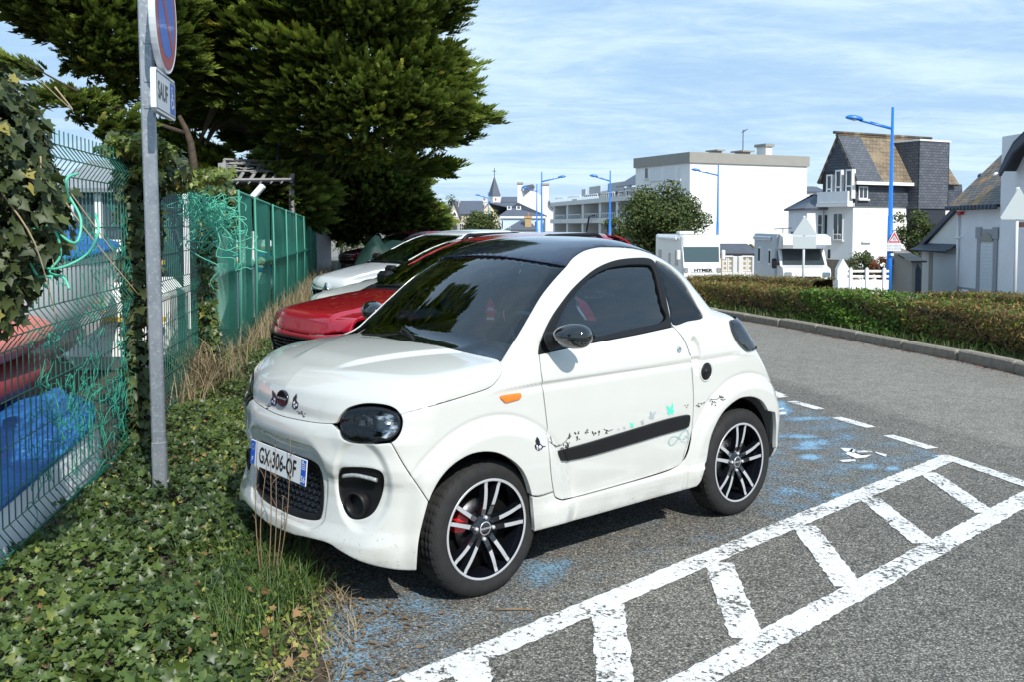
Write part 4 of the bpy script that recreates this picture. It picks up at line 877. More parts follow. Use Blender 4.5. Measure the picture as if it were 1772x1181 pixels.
# fence line and verge
fx = lambda y: -1.52 - .153 * y
FD = np.array([-.1512, .9885]); FN = np.array([.9885, .1512])     # along the fence, and towards the car park
def fp(y, off=0, z=0): p = np.array([fx(y), y]) + FN * off; return np.array([p[0], p[1], z])
M_soil = material('leaf_litter_soil', (.055, .040, .026), rough=.95, noise=[(9, (.10, .075, .045), 6), (45, (.018, .014, .010), 6, .45, .7)], bump=(40, .8, .03))
edge_y = np.array([2.0, 2.9, 3.4, 4.2, 5.0, 6.0, 7.5, 9, 12, 20, 40]); edge_o = np.array([1.22, 1.30, 1.38, 1.18, 1.05, .95, .95, .9, .9, .9, .9])
ys = np.r_[np.arange(1.6, 12, .1), np.arange(12, 42, 1.)]; G = []
for y in ys:
    w = np.interp(y, edge_y, edge_o) + .05 * math.sin(y * 7) + .03 * math.sin(y * 17)
    row = []
    for t in np.linspace(0, 1, 22):
        o = -4.5 + (w + 4.5) * t if t < .3 else -.2 + (w + .2) * ((t - .3) / .7); z = .0 + .085 * (1 - max(0, o) / max(w, .1)) ** .7 * (1 if o > 0 else 1) + .015 * math.sin(y * 5 + o * 9) * (t < .97); row.append(fp(y, o, max(z, .006 if t < 1 else -.01)))
    G.append(row)
m = MB(); m.grid(np.array(G), flip=True); tag(m.build('verge_soil', M_soil), kind='structure')
def verge_z(o, w): return .085 * (1 - np.clip(o, 0, 9) / w) ** .7
# kerb stones
M_kerb = material('kerb_granite', (.30, .27, .22), rough=.9, noise=[(14, (.17, .15, .12), 6), (120, (.42, .39, .33), 3, .5, .8)], bump=(60, .6, .01))
kp = [(1180, 538), (1248, 548.5), (1381, 571), (1539, 602), (1652, 624), (1772, 651), (1860, 674)]; K = spline([g(*p) for p in kp], False, 12); K = resample(K, .95, False)
K = np.vstack([K[:1] + (K[0] - K[1]) * i for i in range(10, 0, -1)] + [K]); K = np.vstack([K, [K[-1] + (K[-1] - K[-2]) * i for i in (1, 2, 3)]])
kerb = thing('kerb', 'weathered granite kerb along the far side of the lane in front of the hedge', 'kerb', (0, 0, 0))
for i in range(len(K) - 1):
    a, b_ = K[i], K[i + 1]; d = b_ - a; L = np.linalg.norm(d); ang = math.atan2(d[1], d[0]); n = np.array([-d[1], d[0]]) / L
    if n @ np.array([1, 1]) < 0: n = -n
    m = MB(); s_ = 1 if np.cross(d, n) > 0 else -1; m.box((.008, 0, -.1), (L - .008, s_ * .13, .125 + rl.uniform(-.018, .015)), ch=.018); m.build('kerb_stone', M_kerb, kerb, loc=(a[0] + rl.uniform(-.012, .012), a[1] + rl.uniform(-.012, .012), 0), rot=(rl.uniform(-.02, .02), 0, ang + rl.uniform(-.014, .014)))
m = MB(); G = []
for a, b_, c_ in zip(K[:-1], K[1:], K[1:]):
    d = (b_ - a) / np.linalg.norm(b_ - a); n = np.array([-d[1], d[0]]); n = n if n @ np.array([1, 1]) > 0 else -n
    G.append([(*(a + n * o), z + terr(a[0] + n[0] * o, a[1] + n[1] * o)) for o, z in ((.13, .09), (.6, .10), (1.5, .12), (3.0, .10), (5, .02))])
m.grid(np.array(G)); tag(m.build('hedge_bed_soil', M_soil), kind='structure')
m = MB(); rr = random.Random(9)      # reddish leaf litter caught along the kerb
for i in range(1500):
    k = rr.randrange(len(K) - 1); t = rr.random(); a = K[k] * (1 - t) + K[k + 1] * t; d = K[k + 1] - K[k]; n = np.array([d[1], -d[0]]) / np.linalg.norm(d); n = n if n @ np.array([1, 1]) < 0 else -n
    p = a + n * abs(rr.gauss(0, .055)); an = rr.random() * 6.28; s_ = rr.uniform(.012, .03); m.add([(p[0] + s_ * math.cos(an), p[1] + s_ * math.sin(an), .006), (p[0] + s_ * .4 * math.cos(an + 1.6), p[1] + s_ * .4 * math.sin(an + 1.6), .012), (p[0] - s_ * math.cos(an), p[1] - s_ * math.sin(an), .007), (p[0] - s_ * .4 * math.cos(an + 1.6), p[1] - s_ * .4 * math.sin(an + 1.6), .008)], [(0, 1, 2, 3)])
tag(m.build('leaf_litter', material('dry_red_leaves', (.16, .055, .03), rough=.9)), 'reddish dry leaf litter lying along the kerb', 'leaf litter', kind='stuff')
m = MB(); rr = random.Random(19)      # twigs, crumbs and dead leaves blown on to the tarmac near the verge
for i in range(520):
    y = rr.uniform(2.7, 5.2); w = np.interp(y, edge_y, edge_o); p = fp(y, w + abs(rr.gauss(0, .16)) + .01); an = rr.random() * 6.28; s_ = rr.uniform(.006, .022); k = rr.uniform(.15, .7); c, n_ = math.cos(an), math.sin(an)
    m.add([(p[0] + s_ * c, p[1] + s_ * n_, .008), (p[0] - s_ * k * n_, p[1] + s_ * k * c, .014), (p[0] - s_ * c, p[1] - s_ * n_, .008), (p[0] + s_ * k * n_, p[1] - s_ * k * c, .011)], [(0, 1, 2, 3)])
tag(m.build('tarmac_litter', material('litter_brown', (.20, .13, .07), rough=.9, noise=(3, .5, 3))), 'brown leaf crumbs scattered on the tarmac along the verge edge', 'leaf litter', kind='stuff')
print('ground', round(time.time() - T0, 1))
# ================================================================== plants (shared generators)
def tones(me, tone, per):
    a = me.attributes.new('tone', 'FLOAT', 'POINT'); a.data.foreach_set('value', np.repeat(tone, per).astype(np.float32)); return me
IVY = np.array([(0, 0, 0), (.12, -.10, .02), (.36, -.16, .05), (.33, .10, .0), (.52, .34, .07), (.26, .43, 0), (.0, .95, .10), (-.26, .43, 0), (-.52, .34, .07), (-.33, .10, 0), (-.36, -.16, .05), (-.12, -.10, .02), (0, .32, -.08)], float)
IVYF = [(12, i, (i % 11) + 1) for i in range(1, 12)]
IVYF = np.array([(12, 0, 1), (12, 1, 2), (12, 2, 3), (12, 3, 4), (12, 4, 5), (12, 5, 6), (12, 6, 7), (12, 7, 8), (12, 8, 9), (12, 9, 10), (12, 10, 11), (12, 11, 0)])
OVAL = np.array([(0, 0, 0), (.22, .3, .05), (.2, .7, .05), (0, 1, .0), (-.2, .7, .05), (-.22, .3, .05), (0, .5, -.04)], float); OVALF = np.array([(6, i, (i + 1) % 6) for i in range(6)])
def scatter(name, base, faces, P, N, size, tone, mat, rng, parent=None, spin=None, tilt=.5, flat=False):
    """copies of one leaf at points P, facing N with random spin and tilt, joined in one mesh"""
    P = np.asarray(P, float); N = np.asarray(N, float); n = len(P); N = N + rng.normal(0, tilt, (n, 3)); N /= np.linalg.norm(N, axis=1, keepdims=True) + 1e-9
    a = rng.normal(0, 1, (n, 3)) if spin is None else np.asarray(spin, float) + rng.normal(0, .45, (n, 3)); T = a - (a * N).sum(1, keepdims=True) * N; T /= np.linalg.norm(T, axis=1, keepdims=True) + 1e-9; Bn = np.cross(T, N)
    s = np.asarray(size).reshape(-1, 1, 1) * np.ones((n, 1, 1)); V = P[:, None] + s * (base[None, :, :1] * Bn[:, None] + base[None, :, 1:2] * T[:, None] + base[None, :, 2:] * N[:, None])
    k = len(base); F_ = (faces[None] + (np.arange(n) * k)[:, None, None]).reshape(-1, 3); me = npmesh(name, V.reshape(-1, 3), F_, mat, True); tones(me, tone, k)
    return link(name, me, parent)
M_ivy = leaf_material('ivy_leaves', (.020, .040, .010), (.105, .160, .034), (.26, .26, .06), rough=.42, spec=.45, back=.2)
M_ivyd = leaf_material('dark_ivy_leaves', (.014, .026, .008), (.085, .110, .034), (.26, .23, .06), rough=.5, spec=.35, back=.12)
M_ivyy = leaf_material('yellow_green_ivy', (.055, .095, .018), (.22, .26, .05), (.46, .42, .08), rough=.4, back=.25)
M_grass = leaf_material('grass_blades', (.045, .085, .018), (.12, .20, .045), (.34, .30, .12), rough=.5, back=.3)
M_straw = leaf_material('dry_grass_blades', (.13, .095, .05), (.34, .27, .16), (.52, .45, .31), rough=.7, spec=.2, back=.2)
M_twig = material('dry_stem', (.26, .17, .10), rough=.8, noise=(30, .6, 3)); M_stem2 = material('pale_bare_stem', (.42, .33, .20), rough=.8, noise=(30, .6, 3))
M_bark = material('grey_brown_bark', (.085, .062, .042), rough=.9, noise=(9, .45, 6), bump=(18, .8, .03))
M_mesh = material('green_coated_wire', (.008, .13, .085), rough=.35, coat=.3, noise=(3, .7, 3)); M_cord = material('mint_green_rope', (.10, .50, .34), rough=.5); M_galv = material('galvanised_steel', (.34, .37, .40), rough=.45, metal=.55, noise=[(7, (.22, .25, .28), 6), (60, (.46, .48, .5), 3, .55, .7)], bump=(30, .15, .004))
def blades(name, P, H, lean, w, tone, mat, rng, parent=None, curl=.5):
    n = len(P); az = rng.uniform(0, 2 * math.pi, n); D = np.stack([np.cos(az), np.sin(az), 0 * az], 1) * np.asarray(lean).reshape(-1, 1); S = np.stack([-np.sin(az), np.cos(az), 0 * az], 1)
    H = np.asarray(H).reshape(-1, 1); V = []
    for t, ww in ((0, 1), (.35, .9), (.7, .6), (1, 0)):
        c = P + H * (np.array([[0, 0, 1.]]) * (t - curl * .35 * t * t) + D * t * t); 
        if ww: V += [c - S * w * ww, c + S * w * ww]
        else: V.append(c)
    V = np.stack(V, 1).reshape(-1, 3); f = np.array([(0, 1, 3), (0, 3, 2), (2, 3, 5), (2, 5, 4), (4, 5, 6)]); F_ = (f[None] + (np.arange(n) * 7)[:, None, None]).reshape(-1, 3); me = npmesh(name, V, F_, mat, True); tones(me, tone, 7); return link(name, me, parent)
# ------------------------------------------------------------------ ivy ground cover
rg = np.random.default_rng(11); n = 34000
Y = 1.9 + 9.6 * rg.random(n) ** 1.5; wv = np.interp(Y, edge_y, edge_o); o = rg.random(n) ** .95 * (wv - .05) + .0
keep = rg.random(n) > .75 * sstep(.72, 1.0, o / wv); Y, o, wv = Y[keep], o[keep], wv[keep]; n = len(Y)
P = np.array([fp(y, q) for y, q in zip(Y, o)]); hum = .05 * np.sin(P[:, 0] * 6.3 + 1) * np.sin(P[:, 1] * 5.1) + .03 * np.sin(P[:, 0] * 15) * np.sin(P[:, 1] * 13 + 2); P[:, 2] = verge_z(o, wv) + np.clip(.055 + hum, .01, .2) * (1 - .6 * sstep(.8, 1, o / wv)) + rg.uniform(-.025, .035, n)
sz = rg.uniform(.016, .050, n) * rg.choice([.7, 1., 1.12], n) * (1 - .35 * sstep(.65, 1., o / wv)) * (1 - .15 * sstep(4, 8, Y)); tn = rg.beta(2, 2.6, n) * .85; tn[rg.random(n) < .008] = 1.1; tn += .15 * np.sin(P[:, 0] * 3 + P[:, 1] * 2)
tag(scatter('ivy_ground_cover', IVY, IVYF, P, np.tile([.10, -.35, 1.], (n, 1)), sz, tn, M_ivy, rg, tilt=.62), 'glossy dark green ivy carpet between the wire fence and the parking bay', 'ground cover', kind='stuff')
r2 = np.random.default_rng(13); n2_ = 5200; Yb = 2.0 + 5.5 * r2.random(n2_) ** 1.4; wb_ = np.interp(Yb, edge_y, edge_o); ob = wb_ * (1.02 - np.abs(r2.normal(0, .22, n2_))); ok_ = ob > 0; Yb, ob, wb_ = Yb[ok_], ob[ok_], wb_[ok_]; n2_ = len(Yb)
Pb = np.array([fp(y, q) for y, q in zip(Yb, ob)]); Pb[:, 2] = verge_z(ob, wb_) + r2.uniform(.03, .085, n2_) * (1 - .5 * sstep(.85, 1.05, ob / wb_)); tag(scatter('mixed_weeds', OVAL, OVALF, Pb, np.tile([.1, -.3, 1.], (n2_, 1)), r2.uniform(.012, .034, n2_), r2.beta(2.4, 2, n2_), M_ivyy, r2, tilt=.6), 'small leaved yellow green weeds mixed in the ivy near the bay edge', 'weeds', kind='stuff')
n3_ = 380; Yb = 2.0 + 5.5 * r2.random(n3_) ** 1.3; wb_ = np.interp(Yb, edge_y, edge_o); ob = wb_ * r2.random(n3_) ** .7; Pb = np.array([fp(y, q) for y, q in zip(Yb, ob)]); Pb[:, 2] = verge_z(ob, wb_) + r2.uniform(.05, .10, n3_)
tag(scatter('dead_leaves', IVY, IVYF, Pb, np.tile([.1, -.3, 1.], (n3_, 1)), r2.uniform(.018, .045, n3_), r2.random(n3_), leaf_material('dead_leaf', (.11, .055, .025), (.30, .19, .09), (.42, .34, .10), rough=.8, spec=.2, back=.1), r2, tilt=.7), 'scattered brown and yellow dead leaves lying on the ivy carpet', 'dead leaves', kind='stuff')
# grass along the edge of the verge
def vpt(rg, n, y0, y1, a, b_):
    Yv = rg.uniform(y0, y1, n); w = np.interp(Yv, edge_y, edge_o); f = rg.uniform(a, b_, n); return np.array([fp(y, q * ww, .0) for y, q, ww in zip(Yv, f, w)])
cl = [gp(*p) for p in ((455, 975), (430, 1010), (470, 1000), (400, 1060), (440, 1070), (460, 1040), (415, 1090), (385, 1110), (480, 1030), (350, 975), (500, 1055), (440, 935), (420, 1130))]; P = []; 
for c in cl:
    k = 190; P.append(np.stack([rg.normal(c[0], .075, k), rg.normal(c[1], .09, k), np.full(k, .03)], 1))
P = np.vstack(P); n = len(P); tag(blades('grass_tufts', P, rg.uniform(.07, .19, n), rg.uniform(.3, .9, n), .0026, rg.beta(2, 3, n), M_grass, rg), 'green grass tufts at the edge of the verge under the front bumper', 'grass', kind='stuff')
P = vpt(rg, 900, 2.4, 4.6, .80, 1.08); n = len(P); P[:, 2] = .012; tag(blades('dry_grass_litter', P, rg.uniform(.03, .10, n), rg.uniform(.9, 2.2, n), .0022, rg.beta(3, 2, n), M_straw, rg), 'dead straw and litter where the verge meets the asphalt', 'dry grass', kind='stuff')
P = np.vstack([vpt(rg, 230, 7.2, 9.2, .0, .2), vpt(rg, 700, 9, 17, .02, .35), vpt(rg, 1000, 13, 30, .05, .6)]); n = len(P); P[:, 2] = .05; H = rg.uniform(.15, .58, n) * np.where(P[:, 1] < 9.2, .9, 1.0)
tag(blades('tall_dry_grass', P, H, rg.uniform(.15, .6, n), .004, rg.beta(3, 2, n), M_straw, rg), 'tall straw coloured grass along the foot of the green screened fence', 'dry grass', kind='stuff')
c = gp(345, 700); k = 900; P = np.stack([rg.normal(c[0] + .02, .13, k), rg.normal(c[1] + .15, .30, k), rg.uniform(.02, .35, k)], 1); P[:, 0] -= (P[:, 1] - c[1]) * .15
tag(blades('dead_grass_tangle', P, rg.uniform(.15, .5, k), rg.uniform(.4, 1.4, k), .0024, rg.beta(3, 2, k), M_straw, rg, curl=1.3), 'tangle of dead straw grass hanging against the fence behind the signpost', 'dry grass', kind='stuff')
P = np.vstack([vpt(rg, 1600, 9, 30, .2, .95)]); n = len(P); tag(blades('verge_weeds', P, rg.uniform(.12, .32, n), rg.uniform(.4, 1.1, n), .006, rg.beta(2, 2.5, n), M_grass, rg), 'rough green weeds along the verge in front of the parked cars', 'weeds', kind='stuff')
# dead stems in front of the number plate
st = thing('dead_weed', 'thin dry brown weed stems standing in front of the number plate', 'weed', tuple(gp(462, 1037)))
o0 = gp(462, 1037)
for (bx, by, tx, ty, mx_) in ((455, 965, 445, 762, -6), (462, 965, 468, 785, 3), (470, 960, 476, 770, 4), (476, 955, 503, 755, 6), (468, 968, 490, 860, 3), (459, 962, 462, 800, -8)):
    a = gp(bx, by + 72); b_ = at(tx, ty, a[1] - .02); cmid = (a + b_) / 2 + np.array([mx_ * .003, 0, 0]); m = MB(); pts = spline([a - o0, cmid - o0, b_ - o0], False, 6); m.tube(pts, np.linspace(.0030, .0014, len(pts)), 5)
    for q in range(4):
        i = rl.randrange(len(pts) // 2, len(pts)); e = pts[i] + np.array([rl.uniform(-.035, .035), rl.uniform(-.02, .02), rl.uniform(.015, .05)]); m.tube([pts[i], (pts[i] + e) / 2 + [0, 0, .004], e], [.0016, .0012, .0008], 4)
    m.build('stem', M_twig, st)
for (p, q) in (((700, 1061.5), (922, 1060)),): pass
tw = thing('fallen_twig', 'thin pale twig lying on the blue-stained asphalt in front of the car', 'twig', tuple(gp(885, 1060)))
m = MB(); a, b_ = gp(850, 1060) - gp(885, 1060), gp(922, 1059) - gp(885, 1060); m.tube([a + [0, 0, .008], [0, .004, .010], b_ + [0, 0, .007]], [.002, .0045, .003], 5); m.build('stem', M_twig, tw)
# ------------------------------------------------------------------ welded mesh fence: panels with folds, on posts
def fz(y): return float(np.interp(y, [2, 4.5, 10.7, 15, 24, 39, 60], [2.06, 2.04, 1.96, 1.88, 1.74, 1.46, 1.2]))
def fold(z, top):                       # sideways offset of a wire at height z: three V folds
    o = 0
    for zc in (top - .15, top - .93, .22):
        o = max(o, .055 * max(0, 1 - abs(z - zc) / .075))
    return o
def wire_panel(y0, y1, name='fence_panel', dense=.072, parent=None, extra=False):
    m = MB(); L = (y1 - y0) / .9885; k = int(L / dense); top = fz((y0 + y1) / 2)
    zs = [.02] + sorted(sum([[zc - .075, zc, zc + .075] for zc in (top - .15, top - .93, .22)], [])) + [top]
    for i in range(k + 1):
        y = y0 + (y1 - y0) * i / k; P = [fp(y, fold(z, top), z) for z in zs]; m.tube(P, .0036, 4, cap=False)
    for z in sorted(zs[1:-1] + [.42, .62, .82, 1.35, 1.55]): P = [fp(y, fold(z, top) + .004, z) for y in np.linspace(y0, y1, 5)]; m.tube(P, .0036, 4, cap=False)
    o = m.build(name, M_mesh, parent); o['kind'] = 'stuff'; return o
fence = thing('wire_fence', 'green welded wire mesh fence with folded ribs beside the verge', 'fence', tuple(fp(4.0)))
def repar(o, par): o.parent = par; o.matrix_parent_inverse = Matrix.Translation(-Vector(par.location)); return o
posts = [1.55, 4.0 - .12, 6.28, 8.7, 9.9]
for a, b_ in ((1.6, 3.85), (3.9, 6.22), (6.34, 8.66)): repar(wire_panel(a, b_, 'wire_mesh'), fence)
for y in (3.87, 6.28, 8.7):
    c = fp(y, -.05); m = MB(); m.box((c[0] - .03, c[1] - .03, 0), (c[0] + .03, c[1] + .03, 2.06), ch=.004); repar(m.build('post', M_mesh), fence)
# screened fence: green windbreak cloth laced on the same mesh
def cloth_mat():
    m = bpy.data.materials.new('windbreak_cloth'); m.use_nodes = True; t = m.node_tree; b = t.nodes['Principled BSDF']; out = t.nodes['Material Output']; L = t.links.new
    c = t.nodes.new('ShaderNodeTexCoord').outputs['Object']; n = t.nodes.new('ShaderNodeTexNoise'); n.inputs['Scale'].default_value = 1.3; n.inputs['Detail'].default_value = 5; L(c, n.inputs[0])
    mx = t.nodes.new('ShaderNodeMix'); mx.data_type = 'RGBA'; L(n.outputs[0], mx.inputs[0]); mx.inputs[6].default_value = (.008, .13, .085, 1); mx.inputs[7].default_value = (.014, .23, .15, 1); L(mx.outputs[2], b.inputs['Base Color']); b.inputs['Roughness'].default_value = .7
    r = t.nodes.new('ShaderNodeMapRange'); L(n.outputs[0], r.inputs[0]); r.inputs[1].default_value = .45; r.inputs[2].default_value = .62; r.inputs[3].default_value = .06; r.inputs[4].default_value = .34
    tr = t.nodes.new('ShaderNodeBsdfTransparent'); tr.inputs[0].default_value = (.5, .85, .72, 1); tl = t.nodes.new('ShaderNodeBsdfTranslucent'); L(mx.outputs[2], tl.inputs[0]); m1 = t.nodes.new('ShaderNodeMixShader'); m1.inputs[0].default_value = .3; L(b.outputs[0], m1.inputs[1]); L(tl.outputs[0], m1.inputs[2])
    m2 = t.nodes.new('ShaderNodeMixShader'); L(r.outputs[0], m2.inputs[0]); L(m1.outputs[0], m2.inputs[1]); L(tr.outputs[0], m2.inputs[2]); L(m2.outputs[0], out.inputs[0]); return m
M_cloth = cloth_mat(); M_edge = material('cloth_hem', (.06, .28, .20), rough=.7)
sf = thing('screened_fence', 'fence hung with dark green windbreak cloth running away behind the parked cars', 'fence', tuple(fp(16.0)))
yy = 8.75; k = 0; dl = [2.3, 1.6, 2.45, 2.5, 2.5, 2.5, 2.5, 2.5, 2.5, 2.5, 2.5, 2.5, 2.5]
for k, L_ in enumerate(dl):
    y1 = yy + L_ * .985; G = []
    for t in np.linspace(0, 1, 15):
        y = yy + (y1 - yy) * t; top = fz(y) + rl.uniform(-.006, .006) + (.03 if t in (0, 1) else 0); row = []
        for zf in (0, .03, .2, .4, .515, .53, .55, .565, .75, .93, .97, 1.0):
            z = .03 + (top - .03) * zf; bulge = .05 * math.sin(math.pi * t) * math.sin(math.pi * min(1, zf * 1.9) if zf < .53 else math.pi * (zf - .53) / .47) * rl.uniform(.7, 1.1) + (.045 if abs(zf - .54) < .015 else 0) + .012 * math.sin(t * 9 + k)
            row.append(fp(y, bulge + .02, z))
        G.append(row)
    m = MB(); m.grid(np.array(G), flip=True); repar(m.build('windbreak_cloth', M_cloth), sf)
    m = MB(); m.tube([fp(y, .03, fz(y) + .005) for y in np.linspace(yy, y1, 6)], .016, 6); m.tube([fp(yy, .05, .05), fp(yy, .065, .9), fp(yy, .05, fz(yy) + .02)], .014, 5); repar(m.build('hem', M_edge), sf)
    c = fp(yy, -.04); m = MB(); m.box((c[0] - .03, c[1] - .03, 0), (c[0] + .03, c[1] + .03, fz(yy) + .05), ch=.004); repar(m.build('post', M_mesh), sf); yy = y1 + .03
# ------------------------------------------------------------------ ivy climbing the fence
def clump(name, label, cat, blobs_, n, size, mat, seed, facing=None, leafparts=0, tone=(2, 2.6), group=None, y2=.02):
    """blobs_: (centre, radii); leaves lie on the outside of the blobs"""
    r = np.random.default_rng(seed); vol = np.array([b_[1][0] * b_[1][2] + b_[1][1] * b_[1][2] + .001 for b_ in blobs_]); idx = r.choice(len(blobs_), n, p=vol / vol.sum()); C_ = np.array([b_[0] for b_ in blobs_])[idx]; Rd = np.array([b_[1] for b_ in blobs_])[idx]
    d = r.normal(0, 1, (n, 3)); d /= np.linalg.norm(d, axis=1, keepdims=True); rad = r.uniform(.72, 1.08, n)[:, None]; P = C_ + d * Rd * rad; N = d / Rd; N /= np.linalg.norm(N, axis=1, keepdims=True); N = N + [.15, -.25, .35]
    t = r.beta(*tone, n) * .9; t[r.random(n) < y2] = 1.1; S = r.uniform(size[0], size[1], n); base = np.mean([b_[0] for b_ in blobs_], 0); base[2] = 0
    th_ = thing(name, label, cat, tuple(base), group=group); k = n - leafparts
    down = np.tile([0, 0, -1.], (k, 1)) if facing is None else np.tile(facing, (k, 1))
    o = repar(scatter('leaves', IVY, IVYF, P[:k], N[:k], S[:k], t[:k], mat, r, spin=down * .9, tilt=.5), th_); o['kind'] = 'stuff'
    if leafparts:
        lm = npmesh('leaf', IVY * .06, IVYF, mat, True); tones(lm, np.array([.45]), len(IVY))
        for i in range(k, n):
            q = Vector(N[i] + r.normal(0, .45, 3)).normalized(); rot = q.to_track_quat('Z', 'Y').to_euler(); rr_ = Matrix.Rotation(math.pi + r.normal(0, .7), 4, 'Z'); M_ = rot.to_matrix().to_4x4() @ rr_; s_ = r.uniform(.6, 1.15)
            o = link('leaf', lm, th_, loc=tuple(P[i] * 1.0 - base), rot=M_.to_euler(), scale=(s_, s_, s_))
    return th_, base
def stems(th_, base, runs, mat, r0=.008, name='stem'):
    for run in runs:
        pts = spline([np.asarray(p) - base for p in run], False, 5); m = MB(); m.tube(pts, np.linspace(r0, r0 * .4, len(pts)), 5); m.build(name, mat, th_)
bl = []
for (px_, py_, Y_, rx, rz) in ((0, 170, 3.05, .10, .10), (30, 225, 3.1, .09, .10), (-45, 240, 2.9, .20, .22), (15, 290, 3.0, .13, .14), (50, 310, 3.1, .08, .10), (-10, 360, 2.9, .2, .22), (40, 400, 3.0, .14, .12), (20, 455, 2.95, .12, .10), (95, 340, 3.3, .06, .07), (-60, 150, 2.9, .13, .10), (-60, 480, 2.9, .2, .2)):
    bl.append((at(px_, py_, Y_), (rx, rx * .9, rz)))
iv, b0 = clump('ivy_bush', 'dark ivy mass over the near end of the wire fence at the left edge', 'ivy', bl, 3600, (.024, .058), M_ivyd, 21, leafparts=150)
stems(iv, b0, [[at(70, 250, 3.1), at(120, 330, 3.1), at(200, 440, 3.15)], [at(100, 330, 3.0), at(150, 400, 3.0), at(240, 510, 3.1)], [at(0, 330, 2.8), at(60, 420, 2.8), at(100, 560, 2.9)], [at(70, 270, 2.9), at(75, 350, 2.9), at(95, 470, 2.9)], [at(95, 150, 3.2), at(125, 190, 3.2), at(60, 130, 3.1)]], M_stem2, .0035)
bl = [(at(x, y, Y_), (a, a, c)) for x, y, Y_, a, c in ((225, 260, 6.1, .16, .10), (245, 300, 6.15, .17, .18), (235, 350, 6.15, .14, .2), (250, 400, 6.15, .13, .2), (240, 455, 6.15, .12, .2), (245, 510, 6.15, .11, .18), (240, 570, 6.1, .10, .2), (240, 640, 6.05, .10, .2), (245, 700, 6.05, .10, .2), (240, 760, 6.0, .10, .18), (285, 290, 6.3, .16, .14), (215, 245, 6.0, .12, .07))]
clump('climbing_ivy', 'ivy column climbing the fence post behind the signpost', 'ivy', bl, 1500, (.045, .095), M_ivyd, 23, tone=(2.5, 2.2))
bl = [(at(x, y, Y_), (a, a, c)) for x, y, Y_, a, c in ((235, 245, 5.95, .18, .05), (200, 255, 5.9, .1, .04), (265, 262, 6.0, .14, .07), (255, 300, 5.95, .10, .06), (345, 305, 7.6, .22, .06), (375, 300, 7.8, .14, .05), (310, 318, 7.3, .16, .06))]
clump('flowering_ivy', 'yellow green ivy growth cresting the fence on either side of the signpost', 'ivy', bl, 900, (.035, .07), M_ivyy, 24)
bl = [(at(x, y, Y_), (a, a, c)) for x, y, Y_, a, c in ((355, 400, 8.6, .09, .2), (358, 450, 8.6, .08, .25), (358, 510, 8.6, .08, .25), (362, 570, 8.6, .09, .25), (370, 620, 8.6, .12, .15), (395, 340, 8.7, .07, .15), (400, 380, 8.8, .06, .12), (370, 330, 8.6, .12, .08))]
clump('climbing_ivy', 'narrow ivy strand climbing the post where the green cloth begins', 'ivy', bl, 800, (.04, .08), M_ivy, 25, y2=.06)
# tangled green netting on top of the fence, loose rope ends by the ivy
nt = thing('fishing_net', 'tangled mint green netting bundled over the fence top right of the signpost', 'net', tuple(at(345, 360, 8.2))); nb = at(345, 360, 8.2); r = np.random.default_rng(31); m = MB()
for i in range(46):
    t0 = r.uniform(0, 1); c0 = at(310 + 75 * t0, 325 + 30 * t0 + 20 * r.random(), 7.9 + .5 * t0) - nb; P = [c0]
    for q in range(9): P.append(P[-1] + np.array([r.normal(.01, .055), r.normal(0, .05), r.normal(-.028, .05)]))
    m.tube(spline(P, False, 4), .0036, 4, cap=False)
for i in range(26):
    c0 = at(370 + r.normal(0, 12), 385 + r.normal(0, 25), 8.4) - nb; a = r.uniform(.03, .09); ph = r.uniform(0, 6, 3); P = [c0 + a * np.array([math.cos(t), .4 * math.sin(t + ph[0]), math.sin(t + ph[1] * .3)]) for t in np.linspace(0, 6.6, 10)]; m.tube(spline(P, False, 3), .0036, 4, cap=False)
o = m.build('net_strands', M_cord, nt); o['kind'] = 'stuff'
rp = thing('loose_rope', 'frayed mint green rope strands caught in the ivy at the left edge', 'rope', tuple(at(60, 450, 2.9))); rb_ = at(60, 450, 2.9)
for run in ([(-10, 430), (40, 400), (90, 395), (105, 440), (85, 470), (110, 480), (120, 500)], [(0, 465), (50, 455), (95, 465), (150, 440), (170, 400), (165, 370)], [(-10, 480), (20, 490), (50, 480), (90, 478)], [(120, 350), (115, 310), (135, 300)], [(90, 395), (130, 420), (140, 380), (120, 340)], [(60, 395), (45, 430), (60, 470), (85, 500)]):
    m = MB(); m.tube(spline([at(x, y, 2.85 + .1 * rl.random()) - rb_ for x, y in run], False, 5), .0042, 6); m.build('strand', M_cord, rp)
r = np.random.default_rng(33); m = MB()
for i in range(150):
    yy_ = r.uniform(4.3, 6.2); z = r.uniform(.35, 1.7) if i % 3 else r.uniform(.4, .8); P = [fp(yy_, .02, z)]
    for q in range(7): P.append(P[-1] + np.array([r.normal(0, .012), r.normal(.0, .035), r.normal(-.015, .04)]))
    m.tube(spline(P, False, 3), .0022, 3, cap=False)
nn = thing('torn_net', 'torn green netting shreds woven through the wire fence', 'net', tuple(fp(5.2))); o = repar(m.build('net_shreds', material('green_net', (.03, .30, .20), rough=.6)), nn); o['kind'] = 'stuff'
